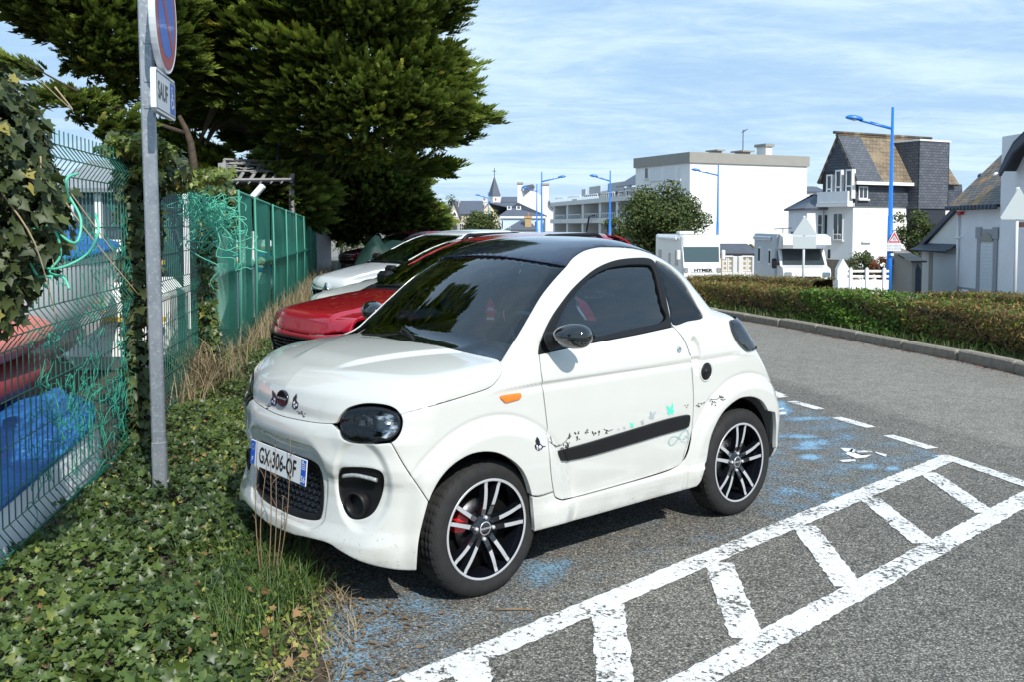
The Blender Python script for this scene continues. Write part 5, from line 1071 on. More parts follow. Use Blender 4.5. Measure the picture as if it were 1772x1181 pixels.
# ------------------------------------------------------------------ the signpost
M_signw = material('sign_white', (.66, .69, .72), rough=.3, coat=.3); M_signr = material('sign_red', (.36, .015, .02), rough=.3, coat=.4); M_signb = material('sign_blue', (.02, .10, .50), rough=.3, coat=.4)
PX0 = np.array([gp(287, 852)[0] - .03, gp(287, 852)[1]]) * .925; sp = thing('signpost', 'galvanised signpost with a round no-parking sign above a SAUF plate with a wheelchair symbol', 'signpost', (PX0[0], PX0[1], .117), R(9.5)); sp.scale = (.925, .925, .925)
m = MB(); m.box((-.038, -.025, -.25), (.038, .025, 3.15), ch=.008); po = m.build('pole', M_galv, sp); po.rotation_euler = (0, R(-.6), 0)
m = MB(); m.box((-.041, -.028, -.2), (.041, .028, .30), ch=.008); m.build('pole_sleeve', M_galv, sp, rot=(0, R(-.6), 0))
# in this frame +x faces the car park and y runs along the fence
def disc(r, x0, x1, n=48, cz=0): m = MB(); m.lathe([(.0001, x0), (r, x0), (r, x1), (.0001, x1)], (0, 0, cz), 'x', n, sm=False); return m
zs_ = 2.755; sx = .045
m = MB(); m.lathe([(.0001, sx), (.300, sx), (.325, sx + .004), (.327, sx + .012), (.327, sx + .036), (.322, sx + .040), (.314, sx + .038), (.0001, sx + .038)], (0, 0, zs_), 'x', 56, sm=False); rs_ = m.build('round_sign', M_signw, sp)
for rr_, xx_, mt, nm in ((.305, .0395, M_signr, 'red_ring'), (.235, .0405, M_signb, 'blue_field')):
    m = MB(); m.add([(sx + xx_, rr_ * math.cos(a), zs_ + rr_ * math.sin(a)) for a in np.linspace(0, 2 * math.pi, 56, endpoint=False)], [tuple(range(56))]); m.build(nm, mt, rs_)
m = MB(); m.box((sx + .041, -.24, zs_ - .032), (sx + .0418, .24, zs_ + .032)); o = m.build('red_bar', M_signr, rs_)
o.data.transform(Matrix.Translation((0, 0, zs_)) @ Matrix.Rotation(R(-45), 4, 'X') @ Matrix.Translation((0, 0, -zs_)))
m = MB()
pr = [(-.285, -.100), (-.265, -.118), (.265, -.118), (.285, -.100), (.285, .100), (.265, .118), (-.265, .118), (-.285, .100)]
m.prism(pr, sx, sx + .030, lambda u, v, d: (d, u, v + 2.305)); pln = m.build('plate', M_signw, sp)
m = MB(); fr_ = [(-.272, -.104), (.272, -.104), (.272, .104), (-.272, .104)]; fi = [(-.266, -.098), (.266, -.098), (.266, .098), (-.266, .098)]
V = [(sx + .0310, u, v + 2.305) for u, v in fr_ + fi]; m.add(V, [(i, (i + 1) % 4, 4 + (i + 1) % 4, 4 + i) for i in range(4)]); m.build('border_line', M_ink, pln)
MT = lambda y, z: Matrix.Translation((sx + .0312, y, z)) @ Matrix(((0, 0, 1, 0), (1, 0, 0, 0), (0, 1, 0, 0), (0, 0, 0, 1)))
o = link('lettering', text_mesh('SAUF', .135, M_ink, 'lettering', squeeze=.92, bold=.003), pln); o.matrix_local = MT(-.095, 2.305)
m = MB(); m.add([(sx + .0312, u, v + 2.305) for u, v in ((.115, -.09), (.255, -.09), (.255, .09), (.115, .09))], [(0, 1, 2, 3)]); bp_ = m.build('blue_panel', M_signb, pln)
m = MB(); f3 = lambda u, v: (sx + .0318, .185 + u, 2.305 + v)
m.add([f3(.011 * math.cos(a) - .012, .062 + .011 * math.sin(a)) for a in np.linspace(0, 6.28, 12, endpoint=False)], [tuple(range(12))])
for q in ([(-.018, .048), (-.006, .048), (-.002, .0), (-.016, .0)], [(-.008, .028), (.022, .028), (.022, .018), (-.008, .018)], [(-.006, .004), (.022, .004), (.026, -.008), (-.006, -.008)], [(.014, .0), (.026, .0), (.040, -.040), (.030, -.042)], [(.030, -.046), (.034, -.034), (.052, -.030), (.050, -.042)]): m.add([f3(*p) for p in q], [(0, 1, 2, 3)])
n_ = 18; arc = [R(130) + R(230) * i / n_ for i in range(n_ + 1)]; V = [f3(-.002 + .036 * math.cos(a), -.022 + .036 * math.sin(a)) for a in arc] + [f3(-.002 + .026 * math.cos(a), -.022 + .026 * math.sin(a)) for a in arc]; m.add(V, [(i, i + 1, n_ + 2 + i, n_ + 1 + i) for i in range(n_)]); m.build('wheelchair_symbol', M_whitep, bp_)
for z in (2.60, 2.385, 2.235):
    m = MB(); m.box((-.042, -.030, z - .013), (.046, .030, z + .013), ch=.004); m.build('clamp', M_galv, sp)
print('fence', round(time.time() - T0, 1))
# ================================================================== the other parked cars
def gen_F(p):
    Wt = Tab([.15, .3, .5, .7, .85, 1.0, 1.2], [-.06, -.02, 0, 0, -.015, -.05, -.12], .03)
    Pf = Tab(*p['front'], .02); Pr = Tab([.2, .4, .7, .95, 1.1, 1.3], [.03, 0, .02, .08, .2, .4], .04)
    wb, fo, ro, hw = p['wb'], p['fo'], p['ro'], p['hw']; bz = p['belt']; n0, n1 = p['nose'], p['cowlz']; cx_ = p['cowlx']; rz = p['roof']; wsx = p['wstop']; rx = p['rear']
    def F(x, y, z):
        a = np.abs(y); w = hw + Wt(z) - .07 * np.clip(x / fo, 0, 1) ** 2 - .06 * np.clip((-x - wb) / ro, 0, 1) ** 2
        for xc in (0., -wb):
            r = np.sqrt((x - xc) ** 2 + (z - .32) ** 2); w = w + .02 * sstep(.46, .41, r)
        w = w - .008 * np.exp(-((z - .80) / .018) ** 2)
        df = x - (fo - .26 * (a / .85) ** 3 + Pf(z)); dr = -(wb + ro) + .16 * a ** 3 + Pr(z) - x
        t = np.clip((fo - x) / (fo - cx_), 0, 1); H = n0 + (n1 - n0) * t ** .62 - .075 * (a / hw) ** 3 + (bz - n1) * np.clip((cx_ - x) / 1.0, 0, 1) + .018 * sstep(.02, -.02, a - (.50 - .12 * (1 - t))) * (x > cx_)
        lo = smax(smax(a - w, df, .16), dr, .2); lo = smax(lo, z - H, .07)
        u = z - n1; gs = a - (hw - .13 - .40 * u - .1 * u * u); sl = (cx_ - wsx) / (rz - .04 - n1)
        gf = (x - (cx_ - sl * u - .22 * a ** 2)) / math.sqrt(1 + sl * sl); gr = (-x - (rx - .55 * (z - bz) - .12 * a ** 2 - .5 * np.clip(z - bz - .2, 0, 1) ** 2)) * .85
        gt = z - (rz - .055 * (x - (wsx - .8)) ** 2 - .10 * a ** 2.2); up = smax(smax(gs, gf, .06), gr, .15); up = smax(up, gt, .12); up = np.maximum(up, n1 - .12 - z)
        return smin(lo, up, .04)
    return F
def interp_profile(Bd, P): return np.array(P, float)
def simple_wheel(parent, x, y, s, r, w=.2):
    wh = bpy.data.objects.new('wheel', None); COL.objects.link(wh); wh.parent = parent; wh.location = (x, y, r); wh.rotation_euler = (0, 0, 0 if s > 0 else math.pi); ri = r * .64
    m = MB(); m.lathe([(ri, -.01), (ri + .01, .0), (r - .04, .003), (r - .008, -.012), (r, -.03), (r, -w + .03), (r - .01, -w), (ri, -w)], axis='y', n=40, sm=True); m.build('tyre', M_rubber, wh)
    m = MB(); m.lathe([(ri, -.008), (ri - .012, -.012), (ri - .02, -.06), (.01, -.07)], axis='y', n=36, m=1)
    for k in range(5):
        a = k * 2 * math.pi / 5; c, s_ = math.cos(a), math.sin(a); V = []
        for rad, wd, h in ((.03, .03, -.03), (ri - .01, .035, -.012)): V += [(rad * c - wd * s_, h, rad * s_ + wd * c), (rad * c + wd * s_, h, rad * s_ - wd * c), (rad * c + wd * s_, h - .03, rad * s_ - wd * c), (rad * c - wd * s_, h - .03, rad * s_ + wd * c)]
        m.add(V, [(0, 4, 5, 1), (1, 5, 6, 2), (3, 7, 4, 0)])
    m.lathe([(.0001, -.02), (.05, -.022), (.06, -.04)], axis='y', n=20); m.build('rim', [M_alu, M_dark], wh)
def make_car(name, label, org, yaw, paint, p, rails=False, grille='hex', cat='car', group=None):
    t = thing(name, label, cat, org, yaw, group); F = gen_F(p); Bd = Body(F, org, yaw); wb, fo, ro, hw = p['wb'], p['fo'], p['ro'], p['hw']; bz, n0, n1, cx_, rz, wsx, rx = [p[k] for k in ('belt', 'nose', 'cowlz', 'cowlx', 'roof', 'wstop', 'rear')]
    S = Par((0, .95, .312), (1, 0, 0), (0, -.312, .95)); T = Par((0, 0, 1), (1, 0, 0), (0, 1, 0)); FR = Cyl(-.1); RA = .385; wz = .32
    def side(P, y=.8): P = np.array(P, float); return snap(np.stack([P[:, 0], np.full(len(P), y), P[:, 1]], 1), S2)
    S2 = Par((0, 1, 0), (1, 0, 0), (0, 0, 1))
    def snap(P, pr): O, D, a, b_ = pr.rays(pr.to2d(P)); return Bd.hit(O, D, a, b_)
    def top(P): P = np.array(P, float); O, D, a, b_ = T.rays(P); return Bd.hit(O, D, a, b_)
    def fr(P):                                    # (y, z) seen from the front
        P = np.array(P, float); q = np.stack([np.full(len(P), .5), P[:, 0], P[:, 1]], 1); pr = Par((1, 0, 0), (0, 1, 0), (0, 0, 1)); O, D, a, b_ = pr.rays(pr.to2d(q)); return Bd.hit(O, D, a, b_)
    mk = lambda P: P * np.array([1, -1, 1.])
    def whole(P): return np.vstack([P, mk(P)[::-1]])
    kw = dict(h=p.get('h', .03), bh=.018, depth=.02, gap=.002)
    lipz = p['lip']; hy = p['hoody']
    hoodL = top([(cx_ + .02, 0), (cx_ + .00, .35), (cx_ - .06, hw - .17), (cx_ + .15, hw - .14), (.2, hw - .15), (fo - .35, hw - .20), (fo - .22, hw - .28)]); hf = fr([(hy, lipz + .03), (hy - .25, lipz), (.2, lipz - .01), (0, lipz - .01)])
    hood = np.vstack([hoodL, hf[:-1]]); HP = Par((.5, 0, .866), (.866, 0, -.5), (0, 1, 0)); Pq = whole(np.vstack([hood, hf[-1:]])); pobj('hood', Bd.panel(HP, Pq, **kw), paint, t)
    # front bumper with grille and lamp openings
    bsde = side([(RA * .93, wz + .16), (RA + .0, wz), (RA * .98, .2)]); hlm = np.array(p['lamp'], float)
    lampP = fr(hlm) if not p.get('lampside') else fr(hlm)
    bo = np.vstack([hf[::-1], fr([(hy + .05, lipz - .01)]), side([(fo - .38, lipz - .04), (RA + .06, .62)]), bsde, fr([(hw - .25, .20), (.3, .18), (0, .18)])]); bo = np.vstack([bo[1:-1], bo[-1:] , mk(bo[1:-1])[::-1], hf[-1:]])
    gq = fr(p['grille']); gq = np.vstack([gq, mk(gq)[::-1]]) if True else gq
    pobj('front_bumper', Bd.panel(FR, bo, [gq, lampP, mk(lampP)], **{**kw, 'depth': .05}), paint, t)
    pobj('grille_backing', Bd.panel(FR, gq, h=.06, bh=.02, off=-.05, depth=0, gap=0), M_dark, t)
    pobj('grille_frame', Bd.panel(FR, gq, [np.array([gq.mean(0)]) + (gq - gq.mean(0)) * np.array([1, .93, .86])], h=.02, bh=.012, off=.003, depth=.03, gap=0), p.get('gframe', M_chrome), t)
    m = MB(); ylo, yhi, zlo, zhi = gq[:, 1].min(), gq[:, 1].max(), gq[:, 2].min(), gq[:, 2].max(); ys_, zs2 = [], []
    for r_ in range(int((zhi - zlo) / .032)):
        for c_ in range(int((yhi - ylo) / .06)):
            y0 = ylo + c_ * .06 + .03 * (r_ % 2); z0 = zlo + .02 + r_ * .032
            if inpoly(np.array([y0]), np.array([z0]), gq[:, 1:])[0]:
                for dy in (-.026, .026):
                    if abs(y0) < hw - .1: ys_ += [(y0, z0 + .014), (y0 + dy, z0)]
    if ys_:
        Q = fr(ys_) - [.02, 0, 0]
        for i in range(0, len(Q), 2): m.tube([Q[i], Q[i + 1]], .0055, 4, cap=False)
        m.build('grille_mesh', M_gloss, t)['kind'] = 'stuff'
    for s in (1, -1):
        f = (lambda q: q) if s > 0 else mirror
        hb = pobj('headlight', f(Bd.panel(FR, lampP, h=.04, bh=.02, off=-.05, depth=0, gap=-.004)), M_gloss, t); pobj('lens', f(Bd.panel(FR, lampP, h=.04, bh=.02, off=.002, depth=.01, gap=.002)), M_lens, hb)
        c = lampP.mean(0) * [1, s, 1]; m = MB(); m.lathe([(.001, -.03), (.03, -.02), (.045, .0), (.05, -.02)], (c[0] - .03, c[1], c[2]), 'x', 16); m.build('reflector', M_refl, hb)
    # sides
    xr = -(wb + ro); oo = side([(cx_ - .06, n1 - .02)])
    arc = lambda xc, a0, a1: [(xc + RA * math.cos(a), wz + RA * math.sin(a)) for a in np.linspace(a0, a1, 18)]
    roofe = [(wsx - .02, hw - .13 - .40 * (rz - n1) - .03), (wsx - .4, hw - .13 - .4 * (rz - n1) - .0), (wsx - 1.0, hw - .13 - .4 * (rz - n1)), (-rx + .62, hw - .15 - .4 * (rz - n1))]
    re = top([(x, y - .02) for x, y in roofe]); ap = side([(cx_ + (wsx - cx_) * q, n1 + (rz - .05 - n1) * q) for q in (0.02, .3, .6, .9)], .6)
    O = []
    u = np.array([0.02, .3, .6, .9]); zz_ = n1 + (rz - .05 - n1) * u
    ap = []
    for z_ in zz_:
        uu = z_ - n1; a_ = hw - .13 - .40 * uu - .1 * uu * uu - .055; sl = (cx_ - wsx) / (rz - .04 - n1); ap.append((cx_ - sl * uu - .22 * a_ ** 2 - .01, a_, z_))
    ap = np.array(ap); ap = Bd.hit(ap + [1.0, .6, .0], np.tile(np.array([-1, -.6, 0]) / math.hypot(1, .6), (4, 1)), 0., 1.6)
    ap = ap if True else ap
    rear = [(-rx + .5, rz - .12), (-rx + .28, bz + .22), (-rx - .02, bz + .02), (xr + .14, bz - .12), (xr + .06, .6), (xr + .1, .35), (xr + .12, .30)]
    wq = [(cx_ - .12, n1 + .02), (wsx + .10, rz - .15), (wsx - .15, rz - .105), (wsx - 1.0, rz - .11), (-rx + .75, rz - .16), (-rx + .50, bz + .10), (-rx + .55, bz + .02), (-1.2, bz - .02), (cx_ - .4, n1 - .01)]
    out = np.vstack([side([(fo - .38, lipz - .04)]), side([(fo - .30, lipz + .03)]), hoodL[::-1][1:5], ap, re, side(rear, .6), side(arc(-wb, .0, math.pi)[::1] if False else arc(-wb, math.pi, 0)), side([(-wb + RA, .24), (-RA, .24)]), side(arc(0, math.pi, .42)), side([(RA + .06, .62)])])
    wo = side(wq, .7)
    doors = []
    body = Bd.panel(S, out, [wo], **{**kw, 'h': .03}); pobj('body_side', body, paint, t, both=True)
    pobj('side_glass', Bd.panel(S, wo, h=.06, bh=.03, off=-.008, depth=.004, gap=-.002), M_glassd2, t, both=True)
    for xx in (-.10, -1.10, -2.0):
        if xx < -wb + .2: continue
        L_ = side([(xx - .012 * i, z) for i, z in enumerate(np.linspace(bz - .03, .30, 7))]); m = MB(); m.tube(L_ + [0, .0005, 0], .0035, 4, cap=False); m.build('door_gap', M_dark, t); m = MB(); m.tube(mk(L_), .0035, 4, cap=False); m.build('door_gap', M_dark, t)
    for xx in (-.95, -1.95):
        q = side([(xx, .86), (xx - .18, .87)]); m = MB(); m.tube([q[0], q[0] * [1, 1, 1] + [-.02, .03, .003], q[1] + [.02, .03, 0], q[1]], .012, 6); m.build('door_handle', paint, t)
    for xx in (-1.08, -2.0):
        q = side([(xx, bz + .02), (xx + .02, rz - .14)], .6); m = MB(); m.tube(q, .028, 4); m.build('window_pillar', M_black, t); m = MB(); m.tube(mk(q), .028, 4); m.build('window_pillar', M_black, t)
    q = side([(x_, .27) for x_ in np.linspace(-RA - .02, -wb + RA + .02, 6)]); m = MB(); m.tube(q, .05, 6); m.build('sill', M_black, t)
    # screens and roof
    cow = np.vstack([hoodL[:3]]); wt_ = top([(wsx - .0, 0), (wsx - .02, .3), (wsx - .06, roofe[0][1] - .04)])
    half_ws = np.vstack([cow, ap[1:-1], wt_[::-1]]); WP = Par((.55, 0, .835), (-.835, 0, .55), (0, 1, 0)); WS = np.vstack([half_ws, mk(half_ws)[::-1]])
    pobj('windscreen', Bd.panel(WP, WS, h=.05, bh=.03, off=-.004, depth=.004, gap=0), M_glassg, t)
    cw = np.vstack([cow, cow[::-1] * [1, 1, 1] - [.10, 0, -.045]]); cwf = np.vstack([cow, cow[::-1] + [-.09, 0, .06]]); cwf = np.vstack([cow[::-1], mk(cow)[1:], mk(cow)[::-1] + [-.09, 0, .06], cow[1:] + [-.09, 0, .06]])
    pobj('cowl', Bd.panel(WP, cwf, h=.05, bh=.03, off=.002, depth=.01, gap=0), M_black, t)
    rr_ = np.vstack([wt_, re, top([(-rx + .56, .4), (-rx + .54, 0)])]); RF = np.vstack([rr_, mk(rr_)[::-1]]); pobj('roof', Bd.panel(T, RF, h=.05, bh=.03, off=.001, depth=.03, gap=0), paint, t)
    BK_ = Par((-.95, 0, .31), (.31, 0, .95), (0, 1, 0)); tg_ = np.array([(-rx + .54, .45, rz - .08), (-rx + .54, -.45, rz - .08), (-rx, -.6, bz), (xr + .05, -.62, .6), (xr + .05, -.6, .28), (xr + .05, .6, .28), (xr + .05, .62, .6), (-rx, .6, bz)])
    rw = np.array([(-rx + .5, .42, rz - .12), (-rx + .5, -.42, rz - .12), (-rx, -.52, bz + .04), (-rx, .52, bz + .04)]); pobj('tailgate', Bd.panel(BK_, tg_, [rw], h=.06, bh=.04), paint, t); pobj('rear_window', Bd.panel(BK_, rw, h=.08, bh=.04, off=-.004, depth=0, gap=0), M_glassg, t)
    for s in (1, -1):
        if rails:
            m = MB(); yr = roofe[1][1] + .0; xs_ = np.linspace(wsx - .12, -rx + .72, 12); q = top([(x_, yr - .01) for x_ in xs_]); q = q * [1, s, 1]; q[1:-1, 2] += .048; q[0, 2] += .004; q[-1, 2] += .004; m.tube(spline(q, False, 2), .019, 7); m.build('roof_rail', M_black, t)
        mc = np.array([cx_ - .50, s * (hw + .10), n1 + .06]); m = MB(); m.box(mc - [.05, .10, .065], mc + [.06, .10, .065], ch=.035); m.tube([mc - [0, s * .08, .03], mc - [0, s * .22, .09]], .02, 6); m.build('wing_mirror', M_black, t)
        simple_wheel(t, 0, s * (hw - .02), s, wz); simple_wheel(t, -wb, s * (hw - .02), s, wz)
        m = MB(); m.box((xr + .24, s * .55, .75), (xr + .10, s * .72, .96), ch=.03); m.build('tail_light', M_caliper, t)
    m = MB(); m.box((fo - .55, -.55, .18), (.42, .55, .26)); m.box((-wb + .5, -hw + .12, .2), (-.5, hw - .12, .28)); m.box((-wb - .5, -.5, .2), (-wb + .5, .5, .5)); m.box((cx_ + .3, -.6, .5), (cx_ + .1, .6, n1 - .12)); m.build('underfloor', M_dark, t)
    m = MB(); m.box((cx_ - .55, -hw + .18, n1 - .28), (cx_ - .05, hw - .18, n1 - .055), ch=.05); m.build('dashboard', M_dash, t)
    for s in (1, -1):
        for x0 in (-1.25, -2.0):
            m = MB(); m.box((x0 - .12, s * .38 - .22, .5), (x0 + .02, s * .38 + .22, bz + .08), ch=.05); m.box((x0 - .14, s * .38 - .12, bz + .12), (x0 - .05, s * .38 + .12, bz + .30), ch=.04); m.build('seat', M_seat, t)
    m = MB(); c = np.array([cx_ - .70, .38, n1 - .02]); ax = np.array([-.88, 0, .47]); e1 = np.array([0, 1., 0]); e2 = np.cross(ax, e1); m.tube([c + .18 * (e1 * math.cos(a) + e2 * math.sin(a)) for a in np.linspace(0, 6.2832, 25)], .014, 6, cap=False); m.tube([c + e1 * .17, c - e1 * .17], .02, 6); m.build('steering_wheel', M_dash, t)
    m = MB(); q = Bd.hit(np.array([[cx_ + 1, .45, n1 + .02], [cx_ + 1, .0, n1 + .04]]) , np.array([[-1., 0, 0], [-1, 0, 0]]), 0, 2.); m.tube([q[0] + [.02, 0, .01], q[1] + [.02, 0, .01]], .010, 6); m.build('wiper', M_black, t); m = MB(); m.tube([q[1] * [1, 1, 1] + [.02, -.08, .01], q[0] * [1, -1, 1] + [.02, 0, .01]], .010, 6); m.build('wiper', M_black, t)
    return t, Bd, fr
M_glassg = glass_material('green_tinted_windscreen', (.40, .62, .50), refl=1.5); M_glassd2 = glass_material('dark_door_glass', (.16, .24, .22), refl=1.5)
pr_red = dict(wb=2.36, fo=.80, ro=.50, hw=.87, belt=1.0, nose=.87, cowlz=1.02, cowlx=-.12, roof=1.50, wstop=-1.05, rear=2.62, lip=.77, hoody=.60, front=([.2, .3, .45, .6, .68, .75, .85], [.0, .02, .0, -.01, .012, .0, -.03]),
    lamp=[(.62, .71), (.72, .74), (.80, .82), (.74, .80), (.62, .76)], grille=[(0, .725), (.52, .725), (.60, .68), (.52, .53), (0, .50)], gframe=M_black, h=.022)
yaw0 = CYAW
rc, rcB, rcfr = make_car('parked_car', 'cherry red crossover with black roof rails parked behind the white microcar', (-1.00, 7.62, 0), yaw0, M_red, pr_red, rails=True, group='cars parked nose to the fence')
pr_cr = dict(pr_red, roof=1.44, nose=.76, cowlz=.95, belt=.97, lip=.66, front=([.2, .3, .45, .6, .66, .75, .85], [.0, .02, .0, -.01, .0, .0, -.05]), lamp=[(.55, .60), (.70, .62), (.78, .70), (.70, .71), (.56, .67)], grille=[(0, .60), (.35, .60), (.38, .56), (.34, .53), (0, .52)], h=.04)
make_car('parked_car', 'cream white car of which the hood shows between the red crossover and the white hatchback', (-1.32, 10.55, 0), yaw0, M_cream, pr_cr, group='cars parked nose to the fence')
pr_w = dict(pr_red, roof=1.50, nose=.80, cowlz=1.02, belt=1.02, lip=.72, cowlx=-.10, front=([.2, .3, .45, .6, .7, .8, .9], [.0, .02, .0, .0, .02, .0, -.04]), lamp=[(.52, .62), (.70, .64), (.80, .72), (.74, .75), (.54, .70)], grille=[(0, .70), (.18, .69), (.52, .68), (.50, .62), (.12, .57), (0, .55)], gframe=M_black, h=.03)
wc, wB, wfr = make_car('parked_car', 'bright white hatchback with a diamond badge on its black grille', (-1.86, 13.3, 0), yaw0, M_wht2, pr_w, rails=False, group='cars parked nose to the fence')
m = MB(); q0 = np.array([(0, .13), (.085, 0), (0, -.13), (-.085, 0)]); c = wfr([(0, .66)])[0] + [.02, 0, 0]
for a, b_ in zip(q0, np.roll(q0, -1, 0)): m.tube([c + [0, a[0], a[1]], c + [0, b_[0], b_[1]]], .018, 5)
m.build('diamond_badge', M_chrome, wc)
pr_d = dict(pr_cr, roof=1.42, h=.06)
make_car('parked_car', 'dark red car showing only the end of its hood beyond the white hatchback', (-3.9, 26.5, 0), yaw0, M_darkred, pr_d, group='cars parked nose to the fence')
print('cars', round(time.time() - T0, 1))
# ================================================================== trees, hedges and shrubs beyond the cars
M_cyp = leaf_material('cypress_foliage', (.055, .088, .018), (.31, .40, .065), (.46, .44, .08), rough=.7, spec=.2, back=.32, scale=2)
M_cyp2 = leaf_material('dark_cypress_foliage', (.055, .088, .020), (.29, .38, .07), (.40, .40, .09), rough=.7, spec=.2, back=.30, scale=2)
M_holm = leaf_material('holm_oak_foliage', (.022, .040, .012), (.12, .155, .040), (.30, .32, .10), rough=.55, spec=.3, back=.2, scale=2)
M_hedgb = leaf_material('brown_hedge_foliage', (.10, .072, .026), (.34, .235, .085), (.50, .37, .15), rough=.7, spec=.2, back=.15, scale=3)
M_hedgg = leaf_material('green_hedge_foliage', (.035, .080, .012), (.14, .27, .035), (.34, .44, .07), rough=.5, spec=.35, back=.25, scale=3)
M_redl = leaf_material('red_tipped_leaves', (.10, .07, .02), (.26, .07, .03), (.40, .12, .05), rough=.6, back=.2)
# one feathery spray: a shoot with forward-pointing side tips
def spray_base(rng, k=8, L=1.0):
    V, F_ = [], []
    def tri(a, d, w, l, up):
        d = d / np.linalg.norm(d); s = np.cross(d, [0, 0, 1.]); s /= np.linalg.norm(s) + 1e-9; b = len(V); V.extend([a - s * w, a + s * w, a + d * l + np.array([0, 0, up])]); F_.append((b, b + 1, b + 2))
    for i in range(k):
        t = i / k; a = np.array([0, t * L * .75, .05 * math.sin(t * 3)]); sg = 1 if i % 2 else -1; l = (.42 - .22 * t) * L
        d = np.array([sg * (.75 - .35 * t), .85, rng.uniform(-.1, .35)]); tri(a, d, .10, l, .07); tri(a + d * .12, np.array([sg * .15, 1, .25]), .08, l * .6, .05)
    tri(np.array([0, .6 * L, 0]), np.array([0, 1, .15]), .09, .45 * L, .04); tri(np.array([0, 0, 0]), np.array([0, 1, .0]), .14, .7 * L, .0)
    return np.array(V), np.array(F_)
rt = np.random.default_rng(51); SPR = [spray_base(rt) for _ in range(3)]
def sprays(name, P, D, size, tone, mat, rng, parent):
    """P positions, D outward directions; flat sprays roughly level, tips lifting"""
    n = len(P); objs = []
    D = D / (np.linalg.norm(D, axis=1, keepdims=True) + 1e-9); Up = np.tile([.25, -.62, .62], (n, 1)) + rng.normal(0, .42, (n, 3)); S = np.cross(D, Up); S /= np.linalg.norm(S, axis=1, keepdims=True); Up = np.cross(S, D)
    Vs, Fs, Ts, b = [], [], [], 0
    for k, (bv, bf) in enumerate(SPR):
        i = np.arange(k, n, 3); V = P[i][:, None] + size[i][:, None, None] * (bv[None, :, :1] * S[i][:, None] + bv[None, :, 1:2] * D[i][:, None] + bv[None, :, 2:] * Up[i][:, None]); kk = len(bv)
        Vs.append(V.reshape(-1, 3)); Fs.append((bf[None] + (np.arange(len(i)) * kk)[:, None, None]).reshape(-1, 3) + b); b += len(i) * kk
        Ts.append((tone[i][:, None] + .25 * (bv[None, :, 1] - .4)).ravel())
    me = npmesh(name, np.vstack(Vs), np.vstack(Fs), mat, False); a = me.attributes.new('tone', 'FLOAT', 'POINT'); a.data.foreach_set('value', np.concatenate(Ts).astype(np.float32)); o = link(name, me, parent); o['kind'] = 'stuff'; return o
def cypress(name, label, trunk, poly, Yc, thick, n_pads, per, size, mat, seed, group=None, extra=(), limbs=(), tw=.4, pad=(1.0, .34)):
    """a crown of level branch pads filling a depth-rounded volume whose outline is given"""
    r = np.random.default_rng(seed); base = np.array(trunk[0]); th_ = thing(name, label, 'tree', tuple(base), group=group); poly = np.array(poly, float)
    lo, hi = poly.min(0), poly.max(0); pads = []; cpx_ = poly.mean(0)
    while len(pads) < n_pads:
        x, y = r.uniform(lo, hi)
        if not inpoly(np.array([x]), np.array([y]), poly)[0]: continue
        d = pdist(np.array([x]), np.array([y]), poly)[0]; h = min(1., d / 130.); front = math.sqrt(1 - (1 - h) ** 2); Yd = Yc - thick * front * r.uniform(.55, 1.0) if r.random() < .78 else Yc + thick * .6 * r.uniform(-1, 1) * front
        c = at(x, y, Yd); out = c - at(cpx_[0], cpx_[1], Yc); out[2] *= .25; pads.append((c, out / (np.linalg.norm(out) + 1e-9), min(pad[0], .25 + d * Yc / FPX * .9)))
    for (x, y, dx) in extra: pads.append((at(x, y, Yc), np.array([dx, -.3, .1]), pad[0] * .8))
    P, D, S, T = [], [], [], []
    for c, out, rad in pads:
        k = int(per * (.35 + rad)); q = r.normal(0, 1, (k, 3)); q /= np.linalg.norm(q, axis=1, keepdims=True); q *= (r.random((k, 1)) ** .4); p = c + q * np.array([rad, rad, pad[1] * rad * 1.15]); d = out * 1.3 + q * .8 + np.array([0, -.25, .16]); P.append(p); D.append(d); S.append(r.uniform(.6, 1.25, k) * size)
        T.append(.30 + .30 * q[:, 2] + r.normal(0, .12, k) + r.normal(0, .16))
    P, D, S, T = map(np.concatenate, (P, D, S, T)); T = np.clip(T, 0, .98); T[r.random(len(T)) < .012] = 1.2
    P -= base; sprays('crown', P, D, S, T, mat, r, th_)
    m = MB(); pts = spline([np.array(q) - base for q in trunk], False, 4); m.tube(pts, np.linspace(tw, tw * .35, len(pts)), 10); m.build('trunk', M_bark, th_)
    for run in limbs: pts = spline([np.array(q) - base for q in run], False, 5); m = MB(); m.tube(pts, np.linspace(tw * .4, tw * .08, len(pts)), 7); m.build('limb', M_bark, th_)
    return th_
gz = lambda x, y: float(terr(np.array([x]), np.array([y]))[0])
def foot(px_, Y): p = at(px_, 390, Y); return np.array([p[0], Y, gz(p[0], Y)])
A = lambda x, y, Y=26: at(x, y, Y)
poly = [(285, -420), (560, -520), (790, -300), (805, -120), (775, -20), (760, 20), (735, 45), (770, 70), (782, 105), (765, 128), (790, 150), (800, 180), (815, 198), (790, 222), (765, 228), (775, 250), (745, 268), (700, 262), (690, 285), (640, 300), (590, 285), (540, 300), (480, 240), (430, 250), (380, 215), (330, 225), (300, 180), (280, 60)]
